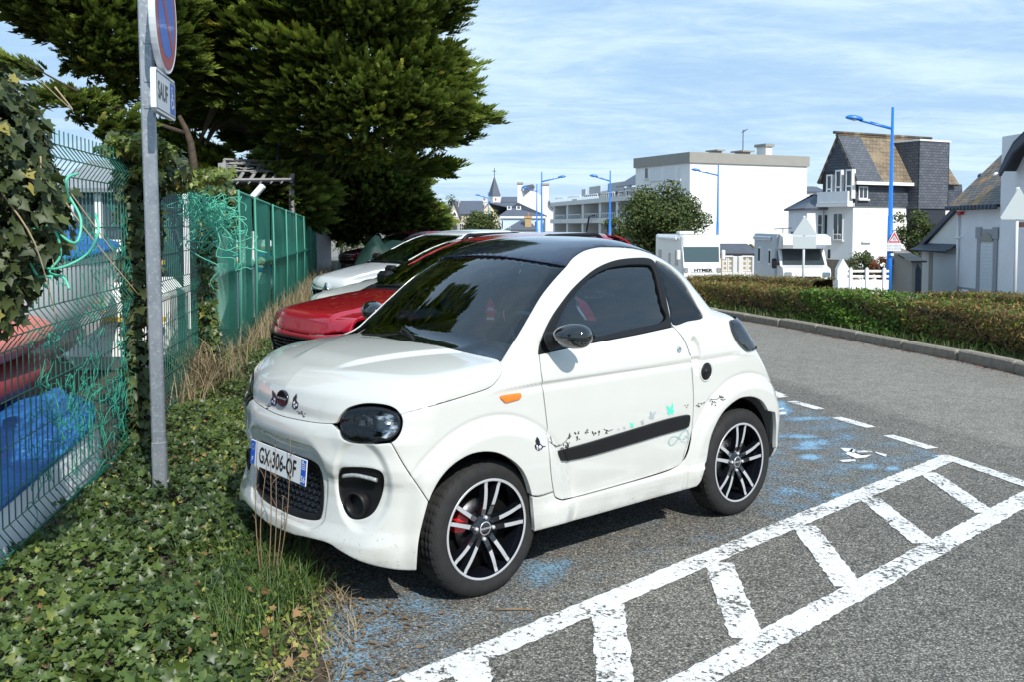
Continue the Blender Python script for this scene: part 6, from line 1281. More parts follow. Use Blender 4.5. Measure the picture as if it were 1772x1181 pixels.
cypress('cypress_tree', 'large dark cypress with spreading level branches behind the screened fence', [foot(500, 27), A(500, 300, 27), A(480, 120, 26.5), A(490, -120, 26)], poly, 26, 4.6, 560, 54, .50, M_cyp, 61, pad=(1.05, .27),
    extra=[(805, 197, 1), (812, 205, 1), (785, 152, 1), (778, 112, 1), (775, 10, 1), (762, -5, 1), (720, 285, 1), (735, 292, 1), (770, 232, 1), (745, 45, 1)], limbs=[[A(495, 260, 26.8), A(600, 220, 25), A(720, 210, 24.5)], [A(480, 150, 26.5), A(380, 120, 25), A(330, 70, 24)], [A(470, 250, 26), A(390, 210, 24), A(355, 250, 23)], [A(490, 60, 26), A(620, 20, 25), A(720, -20, 25)], [A(385, 110, 23.6), A(372, 180, 23.2), A(345, 245, 23)]])
poly = [(450, 235), (560, 250), (640, 262), (690, 275), (722, 312), (735, 345), (760, 372), (758, 400), (700, 415), (600, 412), (560, 398), (530, 330), (500, 300), (455, 290)]
cypress('cypress_tree', 'lower yellow-green cypress below and behind the large one, beside the white hatchback', [foot(640, 33), A(640, 360, 33), A(630, 300, 33)], poly, 31, 3.0, 210, 46, .46, M_cyp2, 62, tw=.25, pad=(1.0, .3))
poly = [(-120, -480), (250, -500), (330, -60), (330, 120), (290, 190), (235, 150), (190, 170), (150, 135), (110, 95), (60, 50), (10, 20), (-120, -10)]
cypress('cypress_tree', 'cypress at the left whose branches reach out over the wire fence', [foot(215, 24), A(212, 260, 24), A(200, 180, 24), A(185, 20, 24)], poly, 22, 3.2, 330, 46, .48, M_cyp, 63, limbs=[[A(205, 140, 23.5), A(120, 90, 21), A(40, 40, 20)], [A(205, 170, 23.5), A(250, 130, 21), A(280, 60, 20)]], tw=.22)
poly = [(-120, 70), (20, 95), (70, 125), (120, 165), (170, 175), (215, 190), (250, 205), (300, 230), (300, 260), (190, 235), (160, 215), (130, 195), (100, 180), (60, 140), (-120, 110)]
cypress('cypress_tree', 'low thin cypress boughs crossing the bright sky at the left', [foot(330, 20), A(335, 280, 20), A(310, 200, 20)], poly, 19, 1.0, 22, 34, .42, M_cyp2, 64, limbs=[[A(320, 230, 20), A(220, 195, 19), A(120, 150, 18.5), A(40, 105, 18)]], tw=.12, pad=(.6, .3))
poly = [(255, 235), (300, 225), (350, 245), (385, 270), (520, 300), (560, 330), (560, 390), (380, 380), (250, 330)]
cypress('cypress_tree', 'shaded cypress lower growth behind the ruined pergola roof', [foot(360, 25), A(360, 300, 25)], poly, 24.5, 1.6, 120, 46, .44, M_cyp2, 65, tw=.2)
poly = [(-1400, -1100), (-900, -1500), (-350, -1250), (-120, -700), (-200, -300), (-330, 0), (-700, 60), (-1200, 0), (-1500, -500)]
cypress('cypress_tree', 'tall dark cypress standing in the boat yard beyond the left edge of the ivy', [foot(-700, 22), A(-700, 250, 22), A(-690, -300, 22), A(-680, -900, 22)], poly, 20, 4.5, 620, 30, .85, M_cyp, 66, tw=.4, pad=(1.5, .3))
def crown(name, label, c, rad, n, size, mat, seed, trunk_z=None, group=None, tone=(2, 2.4), cat='tree', clumps=26, leaf='leaf', tw=.12):
    r = np.random.default_rng(seed); c = np.array(c, float); rad = np.array(rad, float); z0 = gz(c[0], c[1]) if trunk_z is None else trunk_z; th_ = thing(name, label, cat, (c[0], c[1], z0), group=group)
    q = r.normal(0, 1, (clumps, 3)); q /= np.linalg.norm(q, axis=1, keepdims=True); cc = c + q * rad * r.uniform(.45, .80, (clumps, 1)); cr = rad.mean() * r.uniform(.26, .42, clumps)
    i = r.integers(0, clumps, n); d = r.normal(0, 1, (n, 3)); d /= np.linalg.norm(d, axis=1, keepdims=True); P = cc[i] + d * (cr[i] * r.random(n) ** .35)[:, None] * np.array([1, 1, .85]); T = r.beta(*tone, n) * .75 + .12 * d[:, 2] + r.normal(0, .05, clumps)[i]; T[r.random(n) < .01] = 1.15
    P = P[P[:, 2] > z0 + .05] if True else P; k = len(P); o = scatter('crown', OVAL * [1.1, 1, 1], OVALF, P - [c[0], c[1], z0], d[:k] + [0, -.2, .3], r.uniform(.7, 1.3, k) * size, T[:k], mat, r, th_, tilt=.7); o['kind'] = 'stuff'
    m = MB(); top = c[2] - z0; m.tube([(0, 0, -.1), (.05, 0, top * .5), (0, .05, top + rad[2] * .3)], [tw, tw * .8, tw * .4], 7); m.build('trunk', M_bark, th_)
    for a in range(4): w = a * 1.6 + seed; m = MB(); m.tube([(0, 0, top * .45), (.35 * rad[0] * math.cos(w), .35 * rad[1] * math.sin(w), top * .9), (.7 * rad[0] * math.cos(w), .7 * rad[1] * math.sin(w), top + .4 * rad[2])], [tw * .5, tw * .35, tw * .12], 5); m.build('limb', M_bark, th_)
    return th_
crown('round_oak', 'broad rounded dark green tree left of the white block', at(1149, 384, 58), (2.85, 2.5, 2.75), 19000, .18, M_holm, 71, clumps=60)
crown('round_oak', 'small clipped round tree in front of the church houses', at(833, 392, 62), (1.4, 1.2, 1.3), 6200, .15, M_holm, 72, clumps=40)
crown('round_oak', 'olive green tree at the right end of the cypresses', at(722, 386, 55), (1.6, 1.3, 1.7), 5600, .16, M_holm, 73, clumps=34)
crown('garden_shrub', 'tall loose leafed shrub in front of the slate sided house', at(1578, 400, 50), (1.35, 1.0, 1.35), 2300, .16, M_holm, 74, cat='shrub', clumps=22, tw=.05)
crown('garden_shrub', 'low dark green bush behind the white rail fence', at(1497, 460, 44), (1.1, .8, .75), 2200, .12, M_holm, 75, cat='shrub', clumps=20, tw=.04)
crown('garden_shrub', 'bush with reddish leaf tips just left of the blue lamp post with the warning sign', at(1523, 463, 42), (.65, .6, .65), 1400, .10, M_redl, 76, cat='shrub', clumps=16, tw=.04)
for i, (x, y, Y, rx, rz, lb) in enumerate([(762, 372, 150, 2.2, 2.2, 'distant tree by the far left blue lamp post'), (775, 362, 175, 2.5, 2.8, 'distant dark tree left of the stone church gable'), (747, 360, 180, 3, 2.0, 'distant tree touching the cypress edge on the skyline'), (590, 408, 60, 2.2, 1.2, 'pale scrubby bush at the far end of the screened fence'), (1062, 398, 105, 2.0, 2.0, 'shrub tucked under the apartment balconies')]):
    crown('distant_tree', lb, at(x, y, Y), (rx, rx, rz), 1500, .28 if Y > 100 else .15, M_holm, 80 + i, clumps=16)
# ------------------------------------------------------------------ hedges
def hedge(name, label, line, w, hts, dens, seed, mixf, size=(.035, .06), z0=.10, group=None):
    """line: front edge polyline; a clipped box of foliage, twiggy and browned where mixf says so"""
    r = np.random.default_rng(seed); Lp = resample(spline([np.array(q[:2]) for q in line], False, 6), .05, False); d = np.gradient(Lp, axis=0); d /= np.linalg.norm(d, axis=1, keepdims=True); nrm = np.stack([-d[:, 1], d[:, 0]], 1); 
    if (nrm @ np.array([1., 1.])).mean() < 0: nrm = -nrm
    L = len(Lp) * .05; n = int(dens * L); i = r.integers(0, len(Lp), n); t = i / len(Lp); hh = np.interp(t, np.linspace(0, 1, len(hts)), hts) * (1 + .035 * np.sin(i * .11) + .03 * np.sin(i * .31 + 1))
    face = r.random(n); off = np.where(face < .55, np.abs(r.normal(0, .05, n)) + .05 * np.sin(i * .07 + seed) * 1, r.uniform(0, w, n)); zf = np.where(face < .55, r.random(n) ** .85, 1 - np.abs(r.normal(0, .06, n)))
    back = face > .93; off = np.where(back, w - np.abs(r.normal(0, .04, n)), off); zf = np.where(back, r.random(n), zf)
    off = off + .16 * (zf > .93) * 0 + .12 * np.clip(zf - .8, 0, 1) * (face < .55)
    lump = np.sin(i * .052 + seed) * np.sin(zf * 4.0 + i * .021) + .6 * np.sin(i * .17 + zf * 7); off = off + np.where(face < .55, .055 * lump, 0); hh = hh * (1 + .05 * np.sin(i * .023 + seed)); thin = (lump > .55) & (face < .55) & (r.random(n) < .72) & (zf < .85); off = np.where(thin, off + .16, off)
    P = np.column_stack([Lp[i] + nrm[i] * off[:, None], z0 + zf * hh + terr(*(Lp[i].T))]); N = np.column_stack([-nrm[i], np.zeros(n)]); N[face >= .55] = [0, 0, 1]; N[back] *= -1
    green = mixf(t, zf, r); th_ = thing(name, label, 'hedge', (Lp[len(Lp) // 2, 0], Lp[len(Lp) // 2, 1], 0), group=group); b0_ = np.array([Lp[len(Lp) // 2, 0], Lp[len(Lp) // 2, 1], 0])
    for nm, sel, mt in (('green_foliage', green, M_hedgg), ('brown_foliage', ~green, M_hedgb)):
        k = sel.sum()
        if k: o = scatter(nm, OVAL * ([1.3, 1, 1] if nm[0] == 'g' else [.55, 1.25, 1]), OVALF, P[sel] - b0_, N[sel], r.uniform(size[0], size[1], k), np.clip(r.beta(2, 2.4, k) * .95, 0, 1.1), mt, r, th_, tilt=.65); o['kind'] = 'stuff'
    # twigs and dark core
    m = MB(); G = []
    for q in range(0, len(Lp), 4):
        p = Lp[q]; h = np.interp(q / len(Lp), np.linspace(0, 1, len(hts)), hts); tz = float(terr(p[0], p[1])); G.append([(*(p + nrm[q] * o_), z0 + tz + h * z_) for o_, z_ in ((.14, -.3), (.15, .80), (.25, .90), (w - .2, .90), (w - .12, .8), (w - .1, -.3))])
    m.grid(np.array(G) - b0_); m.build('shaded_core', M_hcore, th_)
    m = MB()
    for _ in range(int(L * 95)):
        q = r.integers(0, len(Lp)); h = np.interp(q / len(Lp), np.linspace(0, 1, len(hts)), hts); tz = float(terr(*Lp[q])); z = z0 + tz + h * r.random() * .8; a = np.array([*(Lp[q] + nrm[q] * r.uniform(.0, .12)), z]); dd = np.array([*(d[q] * r.normal(0, .12) - nrm[q] * r.uniform(-.02, .07)), r.uniform(.0, .2)]); m.tube([a, a + dd * .5 + r.normal(0, .015, 3), a + dd], [.004, .003, .0015], 3, cap=False)
    m.v = [tuple(np.array(v) - b0_) for v in m.v]; o = m.build('twigs', M_stem2b, th_); o['kind'] = 'stuff'; return th_
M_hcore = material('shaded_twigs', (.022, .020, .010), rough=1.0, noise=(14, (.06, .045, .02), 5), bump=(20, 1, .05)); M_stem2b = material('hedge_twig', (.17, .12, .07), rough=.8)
hl1 = [K[len(K) - 1] * 1.0] 
kk = np.array([K[i] for i in range(len(K))]); dk = np.gradient(kk, axis=0); dk /= np.linalg.norm(dk, axis=1, keepdims=True); nk = np.stack([-dk[:, 1], dk[:, 0]], 1); nk = nk if (nk @ np.array([1., 1.])).mean() > 0 else -nk
front = kk + nk * .34
def mix1(t, z, r):       # bright green sucker growth at the near (right) end and along the left third's foot
    px_ = 886 + FPX * front[np.clip((t * (len(front) - 1)).astype(int), 0, len(front) - 1), 0] / front[np.clip((t * (len(front) - 1)).astype(int), 0, len(front) - 1), 1]
    g_ = np.exp(-.5 * ((px_ - 1800) / 75) ** 2) * (1.15 - .5 * z) + np.exp(-.5 * ((px_ - 1330) / 70) ** 2) * (1.2 - .6 * z) + .28 * np.clip(1 - z * 3.2, 0, 1) + .35 * np.exp(-.5 * ((px_ - 1240) / 30) ** 2) + .10; return r.random(len(t)) < g_
hedge('clipped_hedge', 'long clipped hedge, brown and twiggy with bright green patches, behind the granite kerb', front[4:], 1.15, [.37, .37, .41, .46, .46, .44], 2600, 91, mix1)
b1 = [gp(1180, 478, .2) * 0 + np.array([*(at(1180, 500, 21.5)[:2]), 0]), np.array([*(at(1290, 500, 20.5)[:2]), 0]), np.array([*(at(1400, 500, 19.5)[:2]), 0])]
hedge('clipped_hedge', 'second lower hedge with dull brown top seen behind the left end of the kerb hedge', [b[:2] for b in b1], 1.2, [.36, .38, .36], 1500, 92, lambda t, z, r: r.random(len(t)) < .18, size=(.04, .065))
b2 = [np.array(at(x, 520, y)[:2]) for x, y in ((1590, 16.5), (1680, 15.2), (1780, 14.0), (1900, 13.0))]
hedge('clipped_hedge', 'far hedge strip at the right in front of the white garage house', b2, 1.1, [.30, .36, .42, .45], 1500, 93, lambda t, z, r: r.random(len(t)) < .25, size=(.04, .065))
rk = np.random.default_rng(97); qi = rk.integers(4, len(kk) - 2, 1900); Pk = np.column_stack([kk[qi] + dk[qi] * rk.uniform(0, .9, (1900, 1)) + nk[qi] * (.15 + np.abs(rk.normal(0, .10, (1900, 1)))), np.full(1900, .10)])
tag(blades('kerb_grass', Pk, rk.uniform(.04, .16, 1900), rk.uniform(.3, 1.0, 1900), .004, rk.beta(2, 2, 1900), M_grass, rk), 'grass and weeds fringing the back of the granite kerb', 'grass', kind='stuff')
print('trees', round(time.time() - T0, 1))
# ================================================================== buildings
M_wallw = material('white_render', (.78, .78, .77), rough=.85, noise=(.6, .94, 4)); M_wallg = material('pale_grey_render', (.76, .77, .80), rough=.85, noise=(.9, .9, 5)); M_conc = material('raw_concrete', (.33, .32, .29), rough=.9, noise=[(1.5, .8, 5), (8, .85, 4)])
M_concl = material('light_concrete', (.68, .68, .66), rough=.9, noise=[(.9, .78, 5), (5, .9, 4)]); M_glassb = material('house_window_glass', (.03, .045, .055), rough=.08, coat=.5); M_frame = material('white_window_frame', (.78, .78, .78), rough=.4); M_blind = material('roller_blind', (.66, .67, .69), rough=.6)
M_stone = material('cream_stone', (.55, .50, .38), rough=.9, noise=[(1.2, .85, 5), (9, .75, 3)]); M_yell = material('cream_yellow_render', (.68, .62, .42), rough=.9); M_bluew = material('pale_blue_render', (.50, .62, .74), rough=.9); M_brick = material('yellow_brick_stack', (.50, .36, .17), rough=.9, noise=(8, .7, 3)); M_ridge = material('terracotta_ridge', (.30, .13, .08), rough=.8)
M_grout = material('granite_plinth', (.24, .19, .15), rough=.9, noise=(2.5, .6, 4)); M_graysur = material('grey_surround', (.30, .31, .33), rough=.85); M_zinc = material('dark_zinc', (.035, .045, .07), rough=.5); M_door = material('pale_grey_shutter', (.58, .62, .66), rough=.5)
def tiles_mat(name, c1, c2, mort, sx, sy, c3=None):
    m = bpy.data.materials.new(name); m.use_nodes = True; t = m.node_tree; b = t.nodes['Principled BSDF']; L = t.links.new; uv = t.nodes.new('ShaderNodeTexCoord').outputs['Object']; at_ = t.nodes.new('ShaderNodeAttribute'); at_.attribute_name = 'slope_uv'
    br = t.nodes.new('ShaderNodeTexBrick'); L(at_.outputs['Vector'], br.inputs['Vector']); br.inputs['Color1'].default_value = (*c1, 1); br.inputs['Color2'].default_value = (*c2, 1); br.inputs['Mortar'].default_value = (*mort, 1); br.inputs['Scale'].default_value = 1.0; br.inputs['Brick Width'].default_value = sx; br.inputs['Row Height'].default_value = sy; br.inputs['Mortar Size'].default_value = .018; br.inputs['Bias'].default_value = 0
    cur = br.outputs[0]
    n = t.nodes.new('ShaderNodeTexNoise'); n.inputs['Scale'].default_value = 1.1; n.inputs['Detail'].default_value = 7; n.inputs['Roughness'].default_value = .75; L(uv, n.inputs[0])
    if c3:
        r = t.nodes.new('ShaderNodeMapRange'); L(n.outputs[0], r.inputs[0]); r.inputs[1].default_value = .50; r.inputs[2].default_value = .66; mx = t.nodes.new('ShaderNodeMix'); mx.data_type = 'RGBA'; L(r.outputs[0], mx.inputs[0]); L(cur, mx.inputs[6]); mx.inputs[7].default_value = (*c3, 1); cur = mx.outputs[2]
    L(cur, b.inputs['Base Color']); b.inputs['Roughness'].default_value = .65; bp = t.nodes.new('ShaderNodeBump'); bp.inputs['Strength'].default_value = .7; bp.inputs['Distance'].default_value = .03; L(br.outputs[0], bp.inputs['Height']); L(bp.outputs[0], b.inputs['Normal']); return m
M_slate = tiles_mat('blue_grey_slates', (.075, .085, .105), (.12, .13, .155), (.035, .04, .05), .34, .17); M_slated = tiles_mat('dark_slates', (.045, .055, .075), (.085, .095, .12), (.02, .025, .035), .34, .17); M_tileb = tiles_mat('brown_roof_tiles', (.15, .11, .075), (.22, .17, .11), (.06, .045, .03), .30, .28, (.26, .20, .12)); M_lich = tiles_mat('lichen_slates', (.10, .10, .10), (.17, .16, .14), (.03, .03, .03), .32, .17, (.42, .22, .05)); M_slatefar = material('far_slate_roof', (.10, .115, .15), rough=.6, noise=(1.5, .8, 4)); M_corr = tiles_mat('corrugated_fibre_cement', (.22, .20, .17), (.30, .27, .22), (.05, .04, .04), .16, .6)
class Bld:
    """a building whose nearest vertical edge stands at pixel column xc, distance Yc; local x runs along its right face, y along its left face"""
    def __init__(s, name, label, xc, Yc, az, zg=None, cat='building'):
        s.a = R(az); s.e1 = np.array([math.sin(s.a), math.cos(s.a), 0]); s.e2 = np.array([-math.cos(s.a), math.sin(s.a), 0]); p = at(xc, 390, Yc); s.zg = gz(p[0], Yc) - .3 if zg is None else zg; s.o = np.array([p[0], Yc, 0]); s.t = thing(name, label, cat, (p[0], Yc, s.zg), math.pi / 2 - s.a)
    def hit(s, px_, py_, n, off):
        d = ray(px_, py_); t = ((s.o - CAMP) @ n + off) / (d @ n); return CAMP + d * t - s.o
    def Rt(s, px_, py_, off=0): q = s.hit(px_, py_, s.e2, off); return float(q @ s.e1), float(q[2]) - s.zg      # on the plane local y = off
    def Lt(s, px_, py_, off=0): q = s.hit(px_, py_, s.e1, off); return float(q @ s.e2), float(q[2]) - s.zg      # on the plane local x = off
    def part(s, name, m, mats, parent=None): return m.build(name, mats, parent or s.t)
    def slope(s, name, quad, mat, th=.12, parent=None):
        """a roof slope: outline in local 3-D, first edge = eave; gets its own slate coordinates"""
        q = np.array(quad, float); u = q[1] - q[0]; u /= np.linalg.norm(u); n = np.cross(q[1] - q[0], q[2] - q[0]); n /= np.linalg.norm(n); n = n if n[2] > 0 else -n; v = np.cross(n, u); m = MB(); k = len(q); m.add(list(q) + list(q - n * th), [tuple(range(k)) if np.cross(q[1] - q[0], q[2] - q[0]) @ n > 0 else tuple(reversed(range(k))), tuple(range(k, 2 * k))] + [(i, (i + 1) % k, k + (i + 1) % k, k + i) for i in range(k)])
        me = m.mesh(name, mat); a = me.attributes.new('slope_uv', 'FLOAT_VECTOR', 'POINT'); V = np.array(m.v) - q[0]; a.data.foreach_set('vector', np.column_stack([V @ u, V @ v, 0 * V[:, 0]]).astype(np.float32).ravel()); return link(name, me, parent or s.t)
    def window(s, face, x0, y0, x1, y1, off=0, bars=(1, 1), frame=.06, blind=0, name='window', mat=None, rec=.10, sill=True):
        f = s.Rt if face == 'R' else s.Lt; a0, zt = f(x0, y0, off); a1, zb = f(x1, y1, off); a0, a1 = min(a0, a1), max(a0, a1); zb, zt = min(zb, zt), max(zb, zt)
        def bx(m, u0, z0, u1, z1, d0, d1, mi=0):
            if face == 'R': m.box((u0, off + d0, z0), (u1, off + d1, z1), mi)
            else: m.box((off + d0, u0, z0), (off + d1, u1, z1), mi)
        m = MB(); fr_ = min(frame, (a1 - a0) * .18); o = -.035
        bx(m, a0, zb, a0 + fr_, zt, o, .02); bx(m, a1 - fr_, zb, a1, zt, o, .02); bx(m, a0 + fr_, zt - fr_, a1 - fr_, zt, o, .02); bx(m, a0 + fr_, zb, a1 - fr_, zb + fr_, o, .02)
        for i in range(1, bars[0]): x = a0 + (a1 - a0) * i / bars[0]; bx(m, x - fr_ * .4, zb + fr_, x + fr_ * .4, zt - fr_, o + .008, .02)
        for i in range(1, bars[1]): z = zb + (zt - zb) * i / bars[1]; bx(m, a0 + fr_, z - fr_ * .35, a1 - fr_, z + fr_ * .35, o + .012, .02)
        w = s.part(name, m, M_frame if mat is None else mat); m = MB(); bx(m, a0 + fr_ * .5, zb + fr_ * .5, a1 - fr_ * .5, zt - fr_ * .5, -.012, .015); m.build('blind' if blind else 'pane', M_blind if blind else M_glassb, w)
        if sill: m = MB(); bx(m, a0 - .08, zb - .10, a1 + .08, zb - .001, -.14, .02); m.build('sill', M_concl, w)
        return w
# ---- the big white block with a grey parapet
b = Bld('apartment_block', 'big plain white block with a concrete parapet band and chimneys on its flat roof', 1193, 95, 65); LR = b.Rt(1396.5, 300)[0]; LL = b.Lt(1100, 300)[0]; zt = b.Rt(1193.5, 281)[1]; z2 = b.Rt(1193.5, 262.5)[1]
m = MB(); m.box((0, 0, 0), (LR, LL, zt)); b.part('wall', m, M_wallw); m = MB(); m.box((-.18, -.18, zt + .002), (LR + .18, LL + .18, z2)); b.part('parapet', m, M_conc)
for y0 in (318.5, 327, 368, 379):
    m = MB(); z = b.Rt(1200, y0)[1]; m.box((1.2, -.012, z), (LR - .02, .01, z + .045)); b.part('facade_joint', m, M_concl)
for x0, x1, bl_ in ((1116, 1122, 0), (1125.5, 1144, 1), (1148, 1167, 1), (1171.5, 1178, 1)): b.window('L', x0, 290, x1, 311 if bl_ else 309, blind=bl_, bars=(2 if bl_ else 1, 1), sill=True)
for x0, x1 in ((1118, 1140), (1150, 1176)): b.window('L', x0, 340, x1, 362, bars=(2, 1), blind=1)
for px_, pt, w_ in ((1240.5, 259, .7), (1287.5, 260.5, 1.1)):
    a, z = b.Rt(px_, pt, LL * .5); m = MB(); m.box((a - w_ * .4, LL * .45, z2 - .1), (a + w_ * .4, LL * .6, z - .15)); m.box((a - w_ * .75, LL * .42, z - .15), (a + w_ * .75, LL * .63, z)); b.part('roof_vent', m, M_conc)
a, z = b.Rt(1325.5, 249, LL * .4); m = MB(); m.box((a - .42, LL * .35, z2 - .1), (a + .42, LL * .5, z - .3)); b.part('chimney', m, M_wallw); m = MB(); m.box((a - .62, LL * .33, z - .3), (a + .62, LL * .52, z)); b.part('chimney_cap', m, M_conc)
a, z = b.Rt(1286, 224, LL * .5); m = MB(); m.tube([(a, LL * .5, z2), (a, LL * .5, z)], .05, 5); m.tube([(a, LL * .5, z - .25), (a + .6, LL * .5, z + .1)], .04, 4); m.tube([(a - .2, LL * .5, z - .35), (a + .3, LL * .5, z + .0)], .03, 4); b.part('aerial', m, M_zinc)
# ---- stepped apartments with open balconies
b = Bld('apartments', 'stepped concrete apartment building with open balconies between the church and the white block', 1103, 104, 78); F = lambda x, y, o=0: b.Lt(x, y, o); LL = F(959.5, 360)[0]
rows = [(F(1100, 341)[1], F(1100, 330)[1]), (F(1100, 378)[1], F(1100, 372)[1])]
zA1, zA0 = F(1098, 337.5)[1], F(1098, 346)[1]; zB1, zB0 = F(1098, 375.5)[1], F(1098, 385)[1]
for nm, z0, z1 in (('balcony_parapet', zA0, zA1), ('balcony_parapet', zB0, zB1), ('balcony_parapet', -.2, .5)):
    m = MB(); m.box((-.55, -.2, z0), (-.35, LL + .4, z1)); m.box((-.35, -.2, z0), (4.5, LL + .4, z0 + .3)); b.part(nm, m, M_concl)
m = MB(); m.box((2.2, 0, 0), (9, LL, zA0)); b.part('wall', m, M_concl)
cols = [962, 985, 1012, 1042, 1072, 1099]
for x in cols:
    a = F(x, 360)[0]; m = MB(); m.box((-.30, a - .45, 0), (2.25, a + .45, zA0)); b.part('balcony_wall', m, M_concl)
for x0, x1 in zip(cols[:-1], cols[1:]):
    a0, a1 = F(x0 + 4, 360)[0], F(x1 - 2, 360)[0]; a0, a1 = min(a0, a1), max(a0, a1)
    for z0, z1 in ((zB1, zA0), (.5, zB0)):
        m = MB(); m.box((2.10, a0 + .3, z0 + .25), (2.18, a1 - .3, z1 - .1)); wv_ = b.part('window', m, M_frame); kq = 2
        for q in range(kq): u0 = a0 + .5 + (a1 - a0 - 1) * q / kq; m = MB(); m.box((2.06, u0, z0 + .35), (2.095, u0 + (a1 - a0 - 1.3) / kq, z1 - .2)); m.build('pane', M_glassb, wv_)
    for z0 in (zA1, zB1):
        m = MB()
        for q in np.linspace(a0, a1, 8): m.tube([(-.45, q, z0), (-.45, q, z0 + .55)], .035, 4)
        m.tube([(-.45, a0, z0 + .55), (-.45, a1, z0 + .55)], .05, 4); b.part('railing', m, M_frame)
a0, a1 = F(1098, 300)[0], F(988, 300)[0]; zt0 = F(1098, 316)[1]; m = MB(); m.box((4.0, a0, zA1), (9, a1, zt0)); b.part('penthouse_wall', m, M_wallw)
zr = F(1098, 303, 3.0)[1]; am = F(1028, 320)[0]; b.slope('roof', [(2.8, a0 - 1, zt0 + .2), (2.8, am, zt0 + .2), (6.5, am, zr + 1.1), (6.5, a0 - 1, zr + 1.1)], M_slatefar); b.slope('roof', [(2.4, am - .5, zt0 - .6), (2.4, a1 + 2, zt0 - .6), (6, a1 + 2, zt0 + .3), (6, am - .5, zt0 + .3)], M_slatefar)
for x0, x1, y0, y1 in ((1085, 1093, 318, 337), (1052, 1080, 317, 335), (1007, 1014, 327, 339), (1020, 1040, 323, 338)): b.window('L', x0, y0, x1, y1, off=3.95, bars=(2, 1), sill=False)
m = MB(); a, z = F(994, 336, 3.9); m.box((3.9, a - 1.2, zA1), (3.97, a + 1.2, zt0 - .7)); b.part('tan_panel', m, M_brick)
m = MB(); p0, p1 = F(1021, 374, -.8), F(1016, 400, -.8); m.tube([(-.9, p0[0], p0[1]), (-.9, p1[0], p1[1])], .12, 5); m.tube([(-.9, p0[0], p0[1]), (-.9, p0[0] - 2.2, p0[1] + .1)], .10, 5); b.part('flue_pipe', m, M_zinc)
# ---- simple far houses: box with a pitched roof seen on its eave or gable side
def house(name, label, x0, x1, y_eave, y_ridge, Y, wall, roof, gable=False, depth=8, hip=(0, 0), chim=(), wins=(), over=.25, zg=None, cat='house', ridge=None):
    b = Bld(name, label, x0, Y, 90, zg, cat); W = b.Rt(x1, 390)[0]; ze = b.Rt(x0, y_eave)[1]; m = MB()
    if gable:
        zr = b.Rt((x0 + x1) / 2, y_ridge)[1]; m.prism([(0, 0), (W, 0), (W, ze), (W / 2, zr), (0, ze)], 0, depth, lambda u, v, d: (u, d, v)); b.part('wall', m, wall)
        k = (zr - ze) / (W / 2)
        b.slope('roof', [(-over, -over, ze - over * k + .08), (-over, depth, ze - over * k + .08), (W / 2, depth, zr + .08), (W / 2, -over, zr + .08)], roof); b.slope('roof', [(W + over, -over, ze - over * k + .08), (W + over, depth, ze - over * k + .08), (W / 2, depth, zr + .08), (W / 2, -over, zr + .08)], roof)
    else:
        zr = b.Rt((x0 + x1) / 2, y_ridge, depth / 2)[1]; m.box((0, 0, 0), (W, depth, ze)); b.part('wall', m, wall); h0, h1 = hip
        b.slope('roof', [(-over, -over, ze), (W + over, -over, ze), (W - h1, depth / 2, zr), (h0, depth / 2, zr)], roof); b.slope('roof', [(W + over, depth + over, ze), (-over, depth + over, ze), (h0, depth / 2, zr), (W - h1, depth / 2, zr)], roof)
        for s_, xx, hh in ((0, -over, h0), (1, W + over, W - h1)): b.slope('roof' if (h0 if s_ == 0 else h1) else 'gable', [(xx, -over, ze), (xx, depth + over, ze), (hh if (h0 if s_ == 0 else h1) else xx, depth / 2, zr)], roof if (h0 if s_ == 0 else h1) else wall, .1)
    for (cx0, cx1, ct, dd, mt) in chim:
        u0, z = b.Rt(cx0, ct, dd); u1, _ = b.Rt(cx1, ct, dd); m = MB(); m.box((u0, dd, 0 if ct > y_eave else ze - 1), (u1, dd + (u1 - u0) * .8, z)); m.box((u0 - .12, dd - .12, z), (u1 + .12, dd + (u1 - u0) * .8 + .12, z + .22)); b.part('chimney', m, mt)
        m = MB(); m.lathe([(.16, 0), (.13, .5), (.10, .5)], ((u0 + u1) / 2, dd + .4, z + .22), 'z', 8); b.part('chimney_pot', m, M_ridge)
    for w in wins: b.window('R', *w[:4], bars=w[4] if len(w) > 4 else (2, 2), off=-.02, sill=len(w) < 6)
    return b
hs = house('stone_house', 'cream stone gabled house with pointed windows at the left of the church spire', 778, 795, 369, 347, 150, M_stone, M_slatefar, gable=True, depth=10, over=.3)
for x, yt, yb in ((786.5, 362, 375), (787, 381, 399)):
    a, z1 = hs.Rt(x, yt); _, z0 = hs.Rt(x, yb); w_ = .45 if yt < 370 else .6; m = MB(); m.prism([(a - w_, z0), (a + w_, z0), (a + w_, z1 - .7), (a, z1), (a - w_, z1 - .7)], -.10, .0, lambda u, v, d: (u, d, v)); pw = hs.part('arched_window', m, M_frame if yt < 370 else M_conc); m = MB(); m.prism([(a - w_ * .6, z0 + .2), (a + w_ * .6, z0 + .2), (a + w_ * .6, z1 - .8), (a, z1 - .35), (a - w_ * .6, z1 - .8)], -.14, -.101, lambda u, v, d: (u, d, v)); m.build('pane', M_glassb, pw)
house('stone_house_wing', 'slate roofed wing running right from the cream stone gable', 794, 834, 370, 347, 152, M_stone, M_slatefar, depth=9, wins=((795.5, 386, 802, 399),), zg=-3)
house('yellow_gable_house', 'cream yellow gable between the round tree and the pale blue house', 832, 862, 368, 348.5, 154, M_yell, M_slatefar, gable=True, depth=12, chim=((834, 842, 349, 3.5, M_wallw), (855, 860.5, 349.5, 3.5, M_wallw)))
